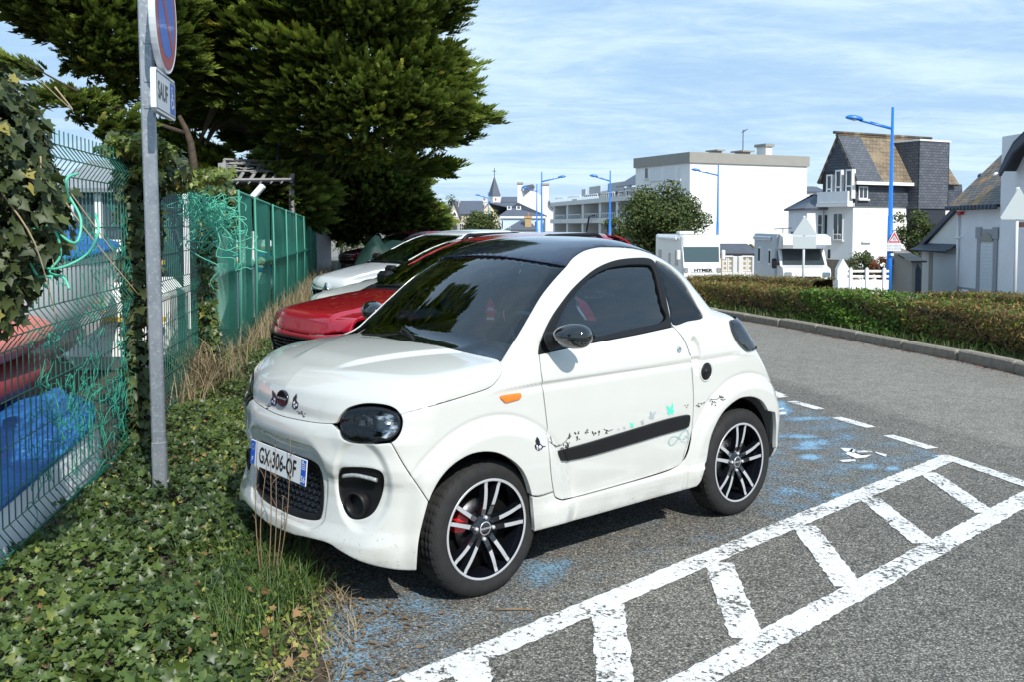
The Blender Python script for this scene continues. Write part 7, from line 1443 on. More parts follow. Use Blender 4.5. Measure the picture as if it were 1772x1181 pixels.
b = Bld('church', 'church tower with a slender slate spire and cross on the skyline', 856, 190, 60, zg=-3); W = b.Rt(865, 350)[0] * 1.1; D = b.Lt(856, 350)[0]; p0 = at(855, 338.5, 190); hw_ = 11 * 190 / FPX * .62; zt = 1.56 + 51.5 * 190 / FPX + 3; za = 1.56 + 87 * 190 / FPX + 3; c = np.array([b.Rt(866, 380)[0] * .5 + 0, .8]); c = np.array([1.0, .9])
m = MB(); s_ = hw_ * 1.22; m.box((c[0] - s_ * .8, c[1] - s_ * .8 + 1, 0), (c[0] + s_ * .8, c[1] + s_ * .8 + 1, zt)); b.part('tower', m, M_wallw); m = MB(); V = [(c[0] + s_ * a, c[1] + 1 + s_ * q, zt) for a, q in ((-1, -1), (1, -1), (1, 1), (-1, 1))] + [(c[0], c[1] + 1, za)]; m.add(V, [(0, 1, 4), (1, 2, 4), (2, 3, 4), (3, 0, 4), (3, 2, 1, 0)]); b.part('spire', m, M_slatefar)
m = MB(); m.tube([(c[0], c[1] + 1, za - .2), (c[0], c[1] + 1, za + 1.5)], .07, 5); m.tube([(c[0] - .4, c[1] + 1, za + .9), (c[0] + .4, c[1] + 1, za + .9)], .07, 5); b.part('cross', m, M_zinc)
m = MB(); m.box((c[0] - .5, c[1] + .2 - s_ * .8 + .7, zt - 3.0), (c[0] + .5, c[1] + .99 - s_ * .8 , zt - 1.0)); b.part('belfry_opening', m, M_graysur)
house('grey_roofed_house', 'small house with a grey slate roof tucked right of the church spire', 868, 898, 349, 340, 182, M_concl, M_slatefar, depth=7)
b = Bld('white_gable_house', 'tall white gable house with two chimney stacks and a steep brown edged roof', 895, 168, 90, zg=-3); S_ = lambda x, y: b.Rt(x, y)
pr_ = [S_(895.5, 400), S_(895.5, 317), S_(904.5, 317), S_(904.5, 330), S_(913, 326), S_(922, 319.5), S_(928, 332), S_(937, 338), S_(937, 319), S_(949.5, 319), S_(949.5, 353), S_(960, 366), S_(960, 400)]; m = MB(); m.prism(pr_, 0, 9, lambda u, v, d: (u, d, v)); b.part('wall', m, M_wallw)
for x0, x1, y in ((894.5, 905.5, 315.5), (936, 950.5, 317.5)): (u0, z), (u1, _) = S_(x0, y), S_(x1, y); m = MB(); m.box((u0, -.2, z - .25), (u1, 1.5, z + .05)); b.part('chimney_cap', m, M_conc)
m = MB(); q = [S_(904, 322), S_(922, 318.5), S_(926, 324), S_(921, 323), S_(908, 335), S_(906.5, 325)]; m.prism(q, -.7, -.02, lambda u, v, d: (u, d, v)); b.part('verge_board', m, M_slatefar)
m = MB(); q = [S_(949.8, 346), S_(955, 354), S_(958.5, 362), S_(953, 358), S_(949.8, 353)]; m.prism(q, -.5, 3, lambda u, v, d: (u, d, v)); b.part('side_roof', m, M_slatefar)
hb = house('blue_house', 'pale blue house with a big slate roof and two skylights', 866, 944, 373, 350, 140, M_bluew, M_slatefar, depth=9, hip=(2.6, 8.5), wins=((868, 380, 871, 396, (1, 1)), (925, 382, 930, 396, (1, 1))))
for x0, x1 in ((877.5, 885), (893.5, 901.5)):
    zc = hb.Rt(880, 362, 2.2)[1]; u0, u1 = hb.Rt(x0, 362, 2.2)[0], hb.Rt(x1, 362, 2.2)[0]; k = 1.0; zr_, ze_ = hb.Rt(900, 350, 4.5)[1], hb.Rt(866, 373)[1]; k = (zr_ - ze_) / 4.75; q = lambda y_: ze_ + k * (y_ + .25) + .06
    m = MB(); m.add([(u0, 1.9, q(1.9)), (u1, 1.9, q(1.9)), (u1, 3.0, q(3.0)), (u0, 3.0, q(3.0)), (u0, 1.9, q(1.9) - .2), (u1, 1.9, q(1.9) - .2), (u1, 3, q(3) - .2), (u0, 3, q(3) - .2)], [(0, 1, 2, 3), (0, 4, 5, 1), (1, 5, 6, 2), (2, 6, 7, 3), (3, 7, 4, 0)]); f_ = hb.part('skylight', m, M_frame); m = MB(); m.add([(u0 + .12, 2.0, q(2.0) + .02), (u1 - .12, 2.0, q(2.0) + .02), (u1 - .12, 2.9, q(2.9) + .02), (u0 + .12, 2.9, q(2.9) + .02)], [(0, 1, 2, 3)]); m.build('pane', M_glassb, f_)
m = MB(); u0, z = hb.Rt(865, 375); u1, _ = hb.Rt(944, 375); m.box((u0, -.3, z - .2), (u1, -.21, z + .1)); hb.part('gutter', m, M_frame)
house('small_slate_cottage', 'low cottage with slate roofs and a tan brick chimney in front of the blue house', 876, 928, 397, 379, 120, M_wallw, M_slatefar, depth=6, hip=(2, 1), chim=((908.5, 919.5, 377, .6, M_brick),), wins=((880, 392, 883, 399, (1, 1), 0),))
house('low_stone_house', 'low rubble stone house between the far left lamp post and the stone gable', 758, 779, 371, 366, 158, M_stone, M_ridge, depth=6, zg=-3); house('white_shed', 'small white shed below the stone house', 757, 776, 394, 393, 128, M_wallw, M_concl, depth=3)
house('distant_house', 'distant house with a white chimney on the skyline beside the cypress', 750, 762, 364, 355, 210, M_stone, M_slatefar, depth=8, chim=((757, 760, 354, 4, M_wallw),), zg=-3)
house('distant_row_house', 'pale house seen between the white block and the slate sided house', 1396, 1426, 331, 322, 118, M_wallw, M_slatefar, depth=8, wins=((1401, 335, 1411, 345), (1401, 352, 1411, 362)))
# ---- the slate sided house
b = Bld('slate_house', 'tall white house with a slate hung upper floor, brown tiled roof and massive slate chimney', 1476, 58, 62); Rr, Ll = b.Rt, b.Lt; LR = Rr(1662, 390)[0]; LL = Ll(1424, 350)[0]; z1 = Rr(1477, 357)[1]; z2 = Rr(1477, 313)[1]; zr = Ll(1449, 231, 0)[1]
m = MB(); m.box((0, 0, .0), (LR, LL, z1)); b.part('wall', m, M_wallw); m = MB(); m.box((-.05, -.05, 0), (.5, LL + .05, Ll(1450, 449)[1])); b.part('plinth', m, M_grout)
m = MB(); m.box((-.10, -.10, z1 + .002), (LR, LL + .05, z1 + .22)); b.part('string_course', m, M_concl)
zs0 = Rr(1477, 354)[1]; me_ = MB(); 
def wallslate(bd, name, q, mat, off=0):
    q = np.array(q, float); u = q[1] - q[0]; u /= np.linalg.norm(u); n = np.cross(q[1] - q[0], q[2] - q[1]); n /= np.linalg.norm(n); v = np.cross(n, u); k = len(q); m = MB(); n_ = n; m.add(list(q) + list(q - n_ * .08), [tuple(range(k)), tuple(reversed(range(k, 2 * k)))] + [(i, k + i, k + (i + 1) % k, (i + 1) % k) for i in range(k)]); me = m.mesh(name, mat); a = me.attributes.new('slope_uv', 'FLOAT_VECTOR', 'POINT'); V = np.array(m.v) - q[0]; a.data.foreach_set('vector', np.column_stack([V @ u, V @ v, 0 * V[:, 0]]).astype(np.float32).ravel()); return link(name, me, bd.t)
m = MB(); m.box((.05, .05, z1 + .222), (LR - .05, LL - .05, z2)); b.part('upper_wall', m, M_slated)
wallslate(b, 'slate_hanging', [(-.0, -.16, z1 + .05), (LR, -.16, z1 + .05), (LR, -.04, z2), (-.0, -.04, z2)], M_slated)
# gable: ridge runs along local x above the middle of the left face
ym = LL * .52; over = .45; q0 = wallslate(b, 'slate_gable', [(-.06, LL + .1, z1 + 2.2), (-.06, -.1, z1 + 2.2), (-.06, ym, zr)], M_slated)
m = MB(); m.box((-.04, .0, z1 + .23), (.04, LL, z1 + 2.21)); b.part('gable_wall', m, M_slated)
zep = z2; LRr = Rr(1590, 240, ym)[0]
xsp = Rr(1505, 300)[0]
b.slope('roof', [(-.14, -over, zep - .05), (LR * .92, -over, zep - .05), (LRr + 1.2, ym, zr - .0), (-.14, ym, zr)], M_tileb, .15); b.slope('roof', [(LR * .92, LL + over, zep), (-.10, LL + over, zep), (-.10, ym, zr), (LRr + 1.2, ym, zr)], M_tileb, .15)
b.slope('roof', [(LR * .92, -over, zep - .05), (LR * .92, LL + over, zep), (LRr + 1.2, ym, zr)], M_tileb, .15)
b.slope('slate_strip', [(-.16, -over - .02, zep - .03), (Rr(1518, 313)[0], -over - .02, zep - .03), (Rr(1487, 232, ym)[0], ym, zr + .03), (-.16, ym, zr + .03)], M_slate, .05)
m = MB(); m.tube([(-.4, ym, zr + .06), (LRr + 1.2, ym, zr + .06)], .10, 6); b.part('ridge_tiles', m, M_tileb)
m = MB(); m.box((-.35, -over - .12, zep - .22), (Rr(1589, 320)[0], -over, zep - .03)); b.part('gutter_board', m, M_frame)
# bay windows of the gable
for x0, x1, yt, yb in ((1431, 1440, 302, 346), (1446.5, 1456, 294, 345), (1464.5, 1475, 293, 343)):
    a0, zt_ = Ll(x0, yt, -.3); a1, zb_ = Ll(x1, yb, -.3); a0, a1 = min(a0, a1), max(a0, a1); m = MB(); m.box((-.36, a0, zb_), (-.06, a0 + .08, zt_)); m.box((-.36, a1 - .08, zb_), (-.06, a1, zt_)); m.box((-.36, a0 + .08, zt_ - .1), (-.06, a1 - .08, zt_)); m.box((-.36, a0 + .08, (zb_ * .6 + zt_ * .4)), (-.06, a1 - .08, (zb_ * .6 + zt_ * .4) + .09)); w = b.part('window', m, M_frame); m = MB(); m.box((-.30, a0 + .04, zb_), (-.22, a1 - .04, zt_ - .04)); m.build('pane', M_glassb, w)
m = MB(); m.box((-.50, 0, z1 + .23), (-.06, LL, Ll(1450, 331, -.3)[1])); b.part('balcony_front', m, M_wallg)
m = MB(); m.box((-.55, -.05, z1 + .0), (-.06, LL + .05, z1 + .215)); b.part('balcony_slab', m, M_wallw)
w = b.window('L', 1442, 368, 1458.5, 415, bars=(2, 1)); m = MB()
a0, zz0 = Ll(1441, 414); a1, zz1 = Ll(1460, 405); a0, a1 = min(a0, a1), max(a0, a1)
for q in np.linspace(a0, a1, 9): m.tube([(-.25, q, zz0), (-.25, q, zz1)], .012, 4)
m.tube([(-.25, a0, zz1), (-.25, a1, zz1)], .02, 4); m.tube([(-.25, a0, zz0), (-.25, a1, zz0)], .02, 4); m.build('railing', M_frame, w)
b.window('L', 1416 + 10, 370, 1433, 410, bars=(1, 1)); b.window('R', 1486, 322, 1501, 344, off=-.16, bars=(2, 1)); b.window('R', 1492.5, 367, 1504, 417, bars=(1, 1), blind=1)
u0, zc = Rr(1591.5, 243, -.9); u1, _ = Rr(1643.5, 243, -.9); m = MB()
for nm, q in (('chimney_face', [(u0, -.9, z1 - .1), (u1, -.9, z1 - .1), (u1, -.9, zc), (u0, -.9, zc)]), ('chimney_face', [(u0, 1.3, z1 - .1), (u0, -.9, z1 - .1), (u0, -.9, zc), (u0, 1.3, zc)]), ('chimney_face', [(u1, -.9, z1 - .1), (u1, 1.3, z1 - .1), (u1, 1.3, zc), (u1, -.9, zc)])): wallslate(b, nm, q, M_slate)
m = MB(); m.box((u0 - .06, -.97, zc), (u1 + .06, 1.35, zc + .1)); b.part('chimney_cap', m, M_frame)
m = MB(); m.box((u0 + .1, -.8, 0), (u1 - .1, 1.3, zc - .01)); b.part('chimney_core', m, M_slated)
# ---- low wing left of it
hw2 = house('slate_wing', 'low slate roofed wing left of the slate sided house', 1396, 1424, 360, 335, 60, M_wallg, M_slatefar, depth=4, hip=(1.2, 0), wins=((1414, 370, 1423, 408, (1, 2)),))
# ---- white house with the garage: its visible wall runs away from the camera, nearest at the right
b = Bld('garage_house', 'white rendered house with a lichen spotted slate roof and grey framed door', 1800, 34.3, 88); Ll, Rr = b.Lt, b.Rt; LL = Ll(1660, 390)[0]; ze = Ll(1662, 354)[1]; y7 = Ll(1744.5, 350)[0]
m = MB(); m.box((0, y7, 0), (7, LL, ze)); b.part('wall', m, M_wallg); m = MB(); m.box((-.30, -1.5, 0), (7, y7 - .002, Ll(1746, 262, -.3)[1] + .6)); b.part('right_wall', m, M_wallg)
ya, zr = Ll(1738, 262, 2.6); b.slope('roof', [(-.35, LL + .3, ze - .05), (-.35, y7 + .01, ze - .05), (2.6, y7 + .01, zr), (2.6, ya, zr)], M_lich, .14)
m = MB()
for i in range(14): u = y7 + .02 + i * (LL + .3 - y7) / 14; m.box((-.52, u + .03, ze - .24), (-.36, u + (LL + .3 - y7) / 14 - .03, ze - .04), ch=.03)
b.part('gutter', m, M_zinc)
q0, q1, q2, q3 = Ll(1731, 296, -.9), Ll(1741, 275, -.9), Ll(1755, 250, -.9), Ll(1800, 205, -.9)
m = MB(); m.prism([(q0[0], q0[1] - .18), (q1[0], q1[1] - .28), (q2[0], q2[1] - .28), (q3[0], q3[1] - .28), q3, q2, q1, q0], -.95, -.85, lambda u, v, d: (d, u, v)); b.part('barge_board', m, M_zinc)
m = MB(); m.prism([q0, q1, q2, q3, (q3[0], q3[1] + .1), (q2[0], q2[1] + .1), (q1[0], q1[1] + .1), (q0[0], q0[1] + .06)], -.94, 5, lambda u, v, d: (d, u, v)); b.part('side_roof', m, M_slated)
# door and its surround
a1, zt_ = Ll(1693, 397); a0, _ = Ll(1728, 400); m = MB(); m.box((-.05, a0, 0), (-.001, a0 + .26, zt_)); m.box((-.05, a1 - .26, 0), (-.001, a1, zt_)); m.box((-.05, a0 + .26, zt_ - .35), (-.001, a1 - .26, zt_ + .02)); m.box((-.08, a0 - .08, zt_ - .35), (-.052, a0 + .32, zt_ + .1)); m.box((-.08, a1 - .32, zt_ - .35), (-.052, a1 + .08, zt_ + .1)); sr = b.part('door_surround', m, M_graysur)
m = MB(); c_ = (a0 + a1) / 2; w_ = (a1 - a0) * .33; m.prism([(c_ - w_, zt_ - .45), (c_ + w_, zt_ - .45), (c_ + w_ * .7, zt_ - .22), (c_, zt_ - .12), (c_ - w_ * .7, zt_ - .22)], -.09, -.055, lambda u, v, d: (d, u, v)); b.part('door_arch', m, M_conc)
m = MB(); dz = Ll(1710, 423)[1]; m.box((-.04, a0 + .28, 0), (-.002, a1 - .28, dz))
for i in range(16): m.box((-.055, a0 + .3, .08 + i * dz / 16), (-.041, a1 - .3, .08 + (i + .72) * dz / 16))
b.part('door', m, M_door); m = MB(); m.box((-.03, a0 + .28, dz + .04), (-.002, a1 - .28, zt_ - .46)); b.part('fanlight', m, M_concl)
m = MB(); m.box((-.03, a1 + .02, 0), (-.001, LL, Ll(1680, 498)[1])); m.box((-.03, y7, 0), (-.001, a0 - .02, Ll(1735, 503)[1])); b.part('plinth', m, M_graysur)
u, z = Ll(1666, 360); m = MB(); m.box((-.2, u - .16, z - .13), (-.001, u + .16, z + .13), ch=.02); al = b.part('alarm_box', m, M_frame); m = MB(); m.box((-.19, u - .14, z - .27), (-.02, u + .14, z - .132), ch=.02); m.build('alarm_lamp', M_caliper, al)
m = MB(); m.tube([(-.08, LL - .06, 0), (-.08, LL - .06, ze - .2)], .05, 6); b.part('drain_pipe', m, M_frame)
m = MB(); z = Ll(1664, 412)[1]; m.tube([(-.1, LL - .1, z), (-.35, LL - .3, z + .05), (-.35, LL - .7, z + .03), (-.3, LL - .95, z + .1)], .03, 5); b.part('bracket', m, M_frame)
m = MB(); u, z = Ll(1673, 505); m.box((-.12, u - .25, z - .3), (-.031, u + .25, z + .1), ch=.03); b.part('meter_box', m, M_frame)
for px_, py_ in ((1697, 300), (1724, 298)): u, z = Ll(px_, py_, 1.3); m = MB(); m.lathe([(.001, .0), (.10, .02), (.13, .10), (.09, .18), (.001, .22)], (1.3, u, z - .2), 'z', 10); b.part('roof_cowl', m, M_frame if px_ > 1700 else M_zinc)
u, z = Ll(1768, 388, -.9); m = MB(); m.box((-1.0, u - 1.2, z - .1), (-.31, u + .25, z + .08)); b.part('porch_roof', m, M_ridge)
# lean-to garage on its left
cc = b.Lt(1659.5, 400)[0]; yc2 = 34.3 + (b.e2 * cc)[1]
b2 = Bld('lean_to_garage', 'lean-to garage with a white roller door and dark slate canopy beside the white house', 1659, yc2 + .05, 88); L2 = b2.Lt; W2 = L2(1596, 400)[0]; zt_ = L2(1596, 432)[1]; zR = L2(1658, 362)[1]; m = MB(); m.prism([(.02, 0), (W2, 0), (W2, zt_), (.02, zR)], 0, 5, lambda u, v, d: (d, u, v)); b2.part('wall', m, M_concl)
m = MB(); m.prism([(0, zR), (W2 + .25, zt_ - .08), (W2 + .25, zt_ + .14), (0, zR + .22)], -.15, 5, lambda u, v, d: (d, u, v)); b2.part('roof', m, M_zinc)
z0, z1 = L2(1625, 433)[1], L2(1625, 421)[1]; b2.slope('canopy', [(-.55, .04, z0), (-.55, W2 + .1, z0), (-.01, W2 - .2, z1), (-.01, .04, z1)], M_slated, .06)
d1, zt2 = L2(1616, 437); d0, _ = L2(1656, 437); m = MB(); m.box((-.02, d0, 0), (.01, d1, zt2))
for i in range(22): m.box((-.045, d0 + .02, .03 + i * zt2 / 22), (-.021, d1 - .02, .03 + (i + .75) * zt2 / 22))
b2.part('roller_door', m, M_door); m = MB(); m.box((-.05, d1 + .02, 0), (-.001, d1 + .35, zt2)); b2.part('door_jamb', m, M_conc)
# little wash house with corrugated roof
b3 = Bld('wash_house', 'small concrete outhouse with a corrugated roof behind the blue lamp post', 1580, 40, 86); W3 = b3.Rt(1596, 450)[0]; L3 = b3.Lt(1547, 450)[0] if b3.Lt(1547, 450)[0] > 0 else 4; L3 = min(max(L3, 2), 6); zf = b3.Rt(1581, 452)[1]; zb_ = b3.Lt(1549, 432)[1]
m = MB(); m.add([(0, 0, 0), (W3, 0, 0), (W3, L3, 0), (0, L3, 0), (0, 0, zf), (W3, 0, zf), (W3, L3, zb_ + .0), (0, L3, zb_)], [(0, 3, 2, 1), (4, 5, 6, 7), (0, 1, 5, 4), (1, 2, 6, 5), (2, 3, 7, 6), (3, 0, 4, 7)]); b3.part('wall', m, M_conc); b3.slope('roof', [(-.15, -.2, zf + .03), (W3 + .1, -.2, zf + .03), (W3 + .1, L3, zb_ + .06), (-.15, L3, zb_ + .06)], M_corr, .07)
m = MB(); m.prism([(.15, 0), (W3 - .05, 0), (W3 - .05, zf - .35), (W3 * .5, zf - .1), (.15, zf - .35)], -.03, -.002, lambda u, v, d: (u, d, v)); b3.part('door', m, M_zinc)
print('buildings', round(time.time() - T0, 1))
# ================================================================== street furniture, motorhomes, fences
M_lamp = material('lamp_blue_paint', (.010, .16, .58), rough=.35, coat=.4); M_backs = material('sign_back', (.42, .47, .48), rough=.5); M_post = material('white_painted_post', (.62, .65, .68), rough=.5); M_mh = material('motorhome_white', (.78, .79, .80), rough=.3, coat=.6); M_mhs = material('motorhome_side_grey', (.50, .55, .60), rough=.4, coat=.3); M_mhg = material('motorhome_glass', (.05, .08, .085), rough=.08, coat=1.)
def lamp(x, ytop, Y, xa, label, head=1.0, z0=None):
    p = at(x, ytop, Y); g0 = gz(p[0], Y); t = thing('street_lamp', label, 'street lamp', (p[0], Y, g0), group='blue street lamps'); h = p[2] - g0; q = at(xa, ytop, Y); dx = q[0] - p[0]; s = 1 if dx > 0 else -1; L = abs(dx)
    m = MB(); m.tube([(0, 0, -.2), (0, 0, h * .45), (0, 0, h * .45), (0, 0, h)], [.115, .10, .085, .05], 10); m.build('pole', M_lamp, t)
    za = h - L * .62 / 1.75 * 1.0 if head else h; za = h - .85; zh = za + .42
    m = MB(); m.tube([(0, 0, za), (s * L * .30, 0, za + .13), (s * L * .75, 0, za + .33)], [.055, .05, .035], 7); m.tube([(0, 0, za + .04), (s * L * .5, 0, za + .28)], .022, 5); m.build('arm', M_lamp, t)
    m = MB(); c = (s * L * .86, 0, za + .40); G = []
    for i in range(9):
        a = math.pi * i / 8; rx = math.sin(a); G.append([(c[0] - s * math.cos(a) * .36, c[1] + .16 * rx * math.cos(w), c[2] + (.15 if math.sin(w) > 0 else .07) * rx * math.sin(w) + .04 * -math.cos(a)) for w in np.linspace(0, 2 * math.pi, 13)])
    m.grid(np.array(G)); hd = m.build('lamp_head', M_lamp, t); m = MB(); m.lathe([(.001, -.10), (.10, -.07), (.12, -.03)], (c[0], c[1], c[2] - .0), 'z', 12); m.build('lamp_glass', M_frame, hd); return t
lamp(1545, 185, 38, 1468, 'nearest tall blue street lamp, carrying the warning sign by the outhouse'); lamp(1243, 284, 74, 1198, 'blue street lamp in front of the white block behind the motorhomes'); lamp(1211, 311, 100, 1181, 'blue street lamp overlapping the edge of the broad round tree'); lamp(1056, 295, 79, 1023, 'blue street lamp in front of the apartment balconies'); lamp(937.5, 297, 84, 978, 'blue street lamp whose arm points right, before the white gable house')
lamp(929, 318, 108, 904, 'thin blue street lamp just left of the one pointing right'); lamp(845, 332, 134, 824, 'blue street lamp left of the church spire'); lamp(764, 344, 165, 738, 'farthest street lamp at the left by the cypress edge')
# sign backs
def tri_sign(x, ytop, ybase, w_px, Y, yfoot, label, plate=None, front=False):
    p = at(x, ytop, Y); g0 = gz(p[0], Y); h = p[2] - g0; t = thing('road_sign', label, 'road sign', (p[0], Y, g0)); k = Y / FPX; m = MB(); m.tube([(0, .04, -.1), (0, .04, h + .03)], .035 if not front else .03, 8); m.build('post', M_post, t); w = w_px * k / 2; hh = (ybase - ytop) * k
    def tri(w_, z1, z0): r_ = .10; return [(-w_ * .93, z0), (w_ * .93, z0), (w_, z0 + .04), (w_ * .06, z1), (-w_ * .06, z1), (-w_, z0 + .04)]
    m = MB(); m.prism(tri(w, h, h - hh), -.02, .0, lambda u, v, d: (u, d, v)); tr_ = m.build('triangle', M_backs, t)
    if plate: x0, x1, y0, y1 = plate; m = MB(); m.box(((x0 - x) * k, -.02, h - (y1 - ytop) * k), ((x1 - x) * k, -.002, h - (y0 - ytop) * k), ch=.008); m.build('plate', M_backs, t)
    m = MB(); m.box((-.06, .0, h - hh * .5), (.06, .05, h - hh * .5 + .06)); m.build('bracket', M_galv, t); return t, tr_, k, h
tri_sign(1392.5, 375, 407, 41, 26, 482, 'back of a white triangular road sign with a square plate, before the motorhome', plate=(1372, 1413, 408, 430)); t, tr_, k, h = tri_sign(1763, 326, 379, 63, 19, 508, 'back of a white triangular road sign at the right edge, before the garage house')
k = 38 / FPX; p = at(1547.5, 399, 37.8); ws_ = thing('warning_sign', 'red bordered warning triangle above a two line white plate on the blue lamp post', 'warning sign', tuple(p)); w = 11.5 * k; hh = 21.5 * k
def T3(w_, z1, z0, y): return [(-w_, y, z0), (w_, y, z0), (0, y, z1)]
m = MB(); m.prism([(-w, -hh), (w, -hh), (w * .08, 0), (-w * .08, 0)], -.02, .0, lambda u, v, d: (u, d, v)); tr_ = m.build('triangle', M_signw, ws_); m = MB(); a = T3(w * .90, -.05, -hh + .025, -.022); c = T3(w * .62, -.17, -hh + .085, -.022); m.add(a + c, [(0, 1, 4, 3), (1, 2, 5, 4), (2, 0, 3, 5)]); m.build('red_border', material('warning_red', (.60, .03, .04), rough=.4), tr_)
m = MB(); m.add([(-.07, -.0225, -hh + .13), (.06, -.0225, -hh + .10), (.09, -.0225, -hh + .17), (.0, -.0225, -hh + .27), (-.05, -.0225, -hh + .25)], [(0, 1, 2, 3, 4)]); m.build('pictogram', material('sign_grey_mark', (.35, .37, .40)), tr_)
m = MB(); m.box((-12.5 * k, -.02, -35 * k), (12 * k, .0, -21.8 * k), ch=.006); pl_ = m.build('plate', M_signw, ws_)
for i, tx in enumerate(('BORD. MARCHÉ', 'SUR LA DROITE')): o = link('lettering', text_mesh(tx, .125, M_graysur, 'lettering', squeeze=.62), pl_, (-.005, -.0225, -25.8 * k - i * .115), (R(90), 0, 0))
st_ = thing('sticker_band', 'small white sticker on the blue lamp post below the sign', 'sticker', tuple(at(1543.5, 440, 37.85))); m = MB(); m.box((-.06, -.045, -.05), (.06, -.03, .05)); m.build('label', M_signw, st_)
# motorhomes
def rbox(m, a, b_, ch=.12, mi=0): m.box(a, b_, mi, ch)
yw = R(-100)
t = thing('motorhome', 'white coachbuilt motorhome with a flat wide windscreen and black lettering on its nose', 'motorhome', (at(1215, 390, 42)[0], 42, gz(at(1215, 390, 42)[0], 42)), R(2)); k = 42 / FPX; Hh = 3.02
# local frame: x to the right, -y towards the camera
W = 2.15; hw_ = W / 2 * .80; m = MB(); prof = [(-.0, .55), (-.14, 1.2), (-.10, 1.62), (-.02, 1.74), (.16, 2.40), (.22, 2.52), (.34, 2.78), (.62, 2.93), (1.2, 2.96)]
G = [[(x * (1 - .05 * (abs(x) > .99 * hw_)), y, z) for y, z in prof] for x in (-hw_, -hw_ * .92, 0, hw_ * .92, hw_)]; m.grid(np.array(G), sm=True, flip=False); rbox(m, (-hw_, .15, .5), (hw_, 6.4, 2.96), .08); m.build('body', M_mh, t)
m = MB(); sl_ = lambda z: np.interp(z, [p_[1] for p_ in prof], [p_[0] for p_ in prof]); m.add([(-hw_ * .9, sl_(1.78) - .03, 1.78), (hw_ * .9, sl_(1.78) - .03, 1.78), (hw_ * .93, sl_(2.44) - .03, 2.44), (-hw_ * .93, sl_(2.44) - .03, 2.44)], [(0, 1, 2, 3)]); m.build('windscreen', M_mhg, t)
for s in (-1, 1):
    m = MB(); m.box((s * hw_ * .95, -.17, 1.28), (s * hw_ * .72, -.02, 1.55), ch=.04); m.build('headlight', M_lens if False else M_chrome, t); m = MB(); m.box((s * (hw_ + .06), .1, 1.85), (s * (hw_ + .22), .2, 2.3), ch=.04); m.build('wing_mirror', M_mh, t)
m = MB(); m.tube([(-.5, sl_(1.80) - .06, 1.80), (.1, sl_(1.80) - .08, 1.84)], .02, 4); m.tube([(.15, sl_(1.80) - .06, 1.80), (.7, sl_(1.80) - .08, 1.84)], .02, 4); m.build('wiper', M_black, t); m = MB(); m.box((-.5, -.155, 1.33), (.52, -.10, 1.50)); m.build('grille', M_frame, t)
link('lettering', text_mesh('HYMER', .20, M_ink, 'lettering', squeeze=1.25, bold=.008), t, (.03, -.165, 1.415), (R(90), 0, 0))
m = MB(); m.box((-hw_ - .004, .9, 1.55), (-hw_ + .05, 1.6, 2.25)); m.build('cab_window', M_mhg, t); m = MB(); m.box((-hw_ - .004, 2.6, 1.5), (-hw_ + .05, 3.1, 2.1)); m.build('side_window', M_mhg, t); m = MB(); m.box((-hw_ - .004, 4.8, 1.7), (-hw_ + .05, 5.6, 2.2)); m.build('side_window', M_mhg, t)
m = MB(); m.box((-.5, 2.4, 2.97), (.2, 3.1, 3.12), ch=.04); m.build('roof_vent', M_concl, t)
m = MB(); m.box((-hw_ - .12, 1.0, 2.72), (-hw_ - .002, 5.4, 2.86), ch=.03); m.build('awning', M_mh, t)
for s in (-1, 1):
    for y in (.9, 4.6): simple_wheel(t, s * (hw_ - .12) * 1.0, y, s, .34); o = t.children[-1]; o.rotation_euler = (0, 0, math.pi / 2 * (1 if s < 0 else -1)); o.location = (s * (hw_ - .02), y, .34)
X = at(1398, 390, 40)[0]; t = thing('motorhome', 'white overcab motorhome with dark cab windows, behind the road sign back', 'motorhome', (X, 40, gz(X, 40)), R(-4)); hw_ = .98
m = MB(); P_ = [(.0, .45), (-.02, 1.3), (.10, 1.48), (.62, 1.58), (1.22, 2.28), (.25, 2.32), (.05, 2.48), (.18, 2.80), (.9, 2.92), (6.2, 2.92), (6.2, .45)]; m.prism(P_, -hw_, hw_, lambda u, v, d: (d, u, v)); bod = m.build('body', M_mh, t)
m = MB(); m.prism([(1.3, .5), (1.3, 2.04), (.9, 2.9), (6.18, 2.9), (6.18, .5)], -hw_ - .10, -hw_ - .005, lambda u, v, d: (d, u, v)); m.build('side_panel', M_mhs, t)
m = MB(); m.add([(-.88, .63, 1.60), (.88, .63, 1.60), (.82, 1.18, 2.25), (-.82, 1.18, 2.25)], [(0, 1, 2, 3)]); m.v = [(a, b_ - .03, c + .02) for a, b_, c in m.v]; m.build('windscreen', M_glassb, t)
m = MB(); m.prism([(.75, 1.60), (1.20, 2.22), (1.28, 2.22), (1.28, 1.55)], -hw_ - .012, -hw_ - .002, lambda u, v, d: (d, u, v)); m.build('cab_window', M_glassb, t)
for s in (-1, 1): m = MB(); m.box((s * (hw_ + .12), .75, 1.45), (s * (hw_ + .32), .85, 1.88), ch=.04); m.tube([(s * hw_, .85, 1.65), (s * (hw_ + .2), .8, 1.65)], .03, 5); m.build('wing_mirror', M_black, t)
m = MB(); m.box((-.55, -.06, .95), (.55, -.018, 1.15), ch=.015); m.build('grille', M_black, t)
for s in (-1, 1): m = MB(); m.box((s * .95, -.05, 1.12), (s * .62, .08, 1.34), ch=.03); m.build('headlight', M_chrome, t)
for y0, y1, z0, z1 in ((2.0, 2.5, 1.55, 2.25), (4.4, 5.0, 1.55, 2.3)): m = MB(); m.box((-hw_ - .14, y0, z0), (-hw_ - .101, y1, z1)); w_ = m.build('side_window', M_frame, t); m = MB(); m.box((-hw_ - .15, y0 + .08, z0 + .08), (-hw_ - .141, y1 - .08, z1 - .08)); m.build('pane', M_glassb, w_)
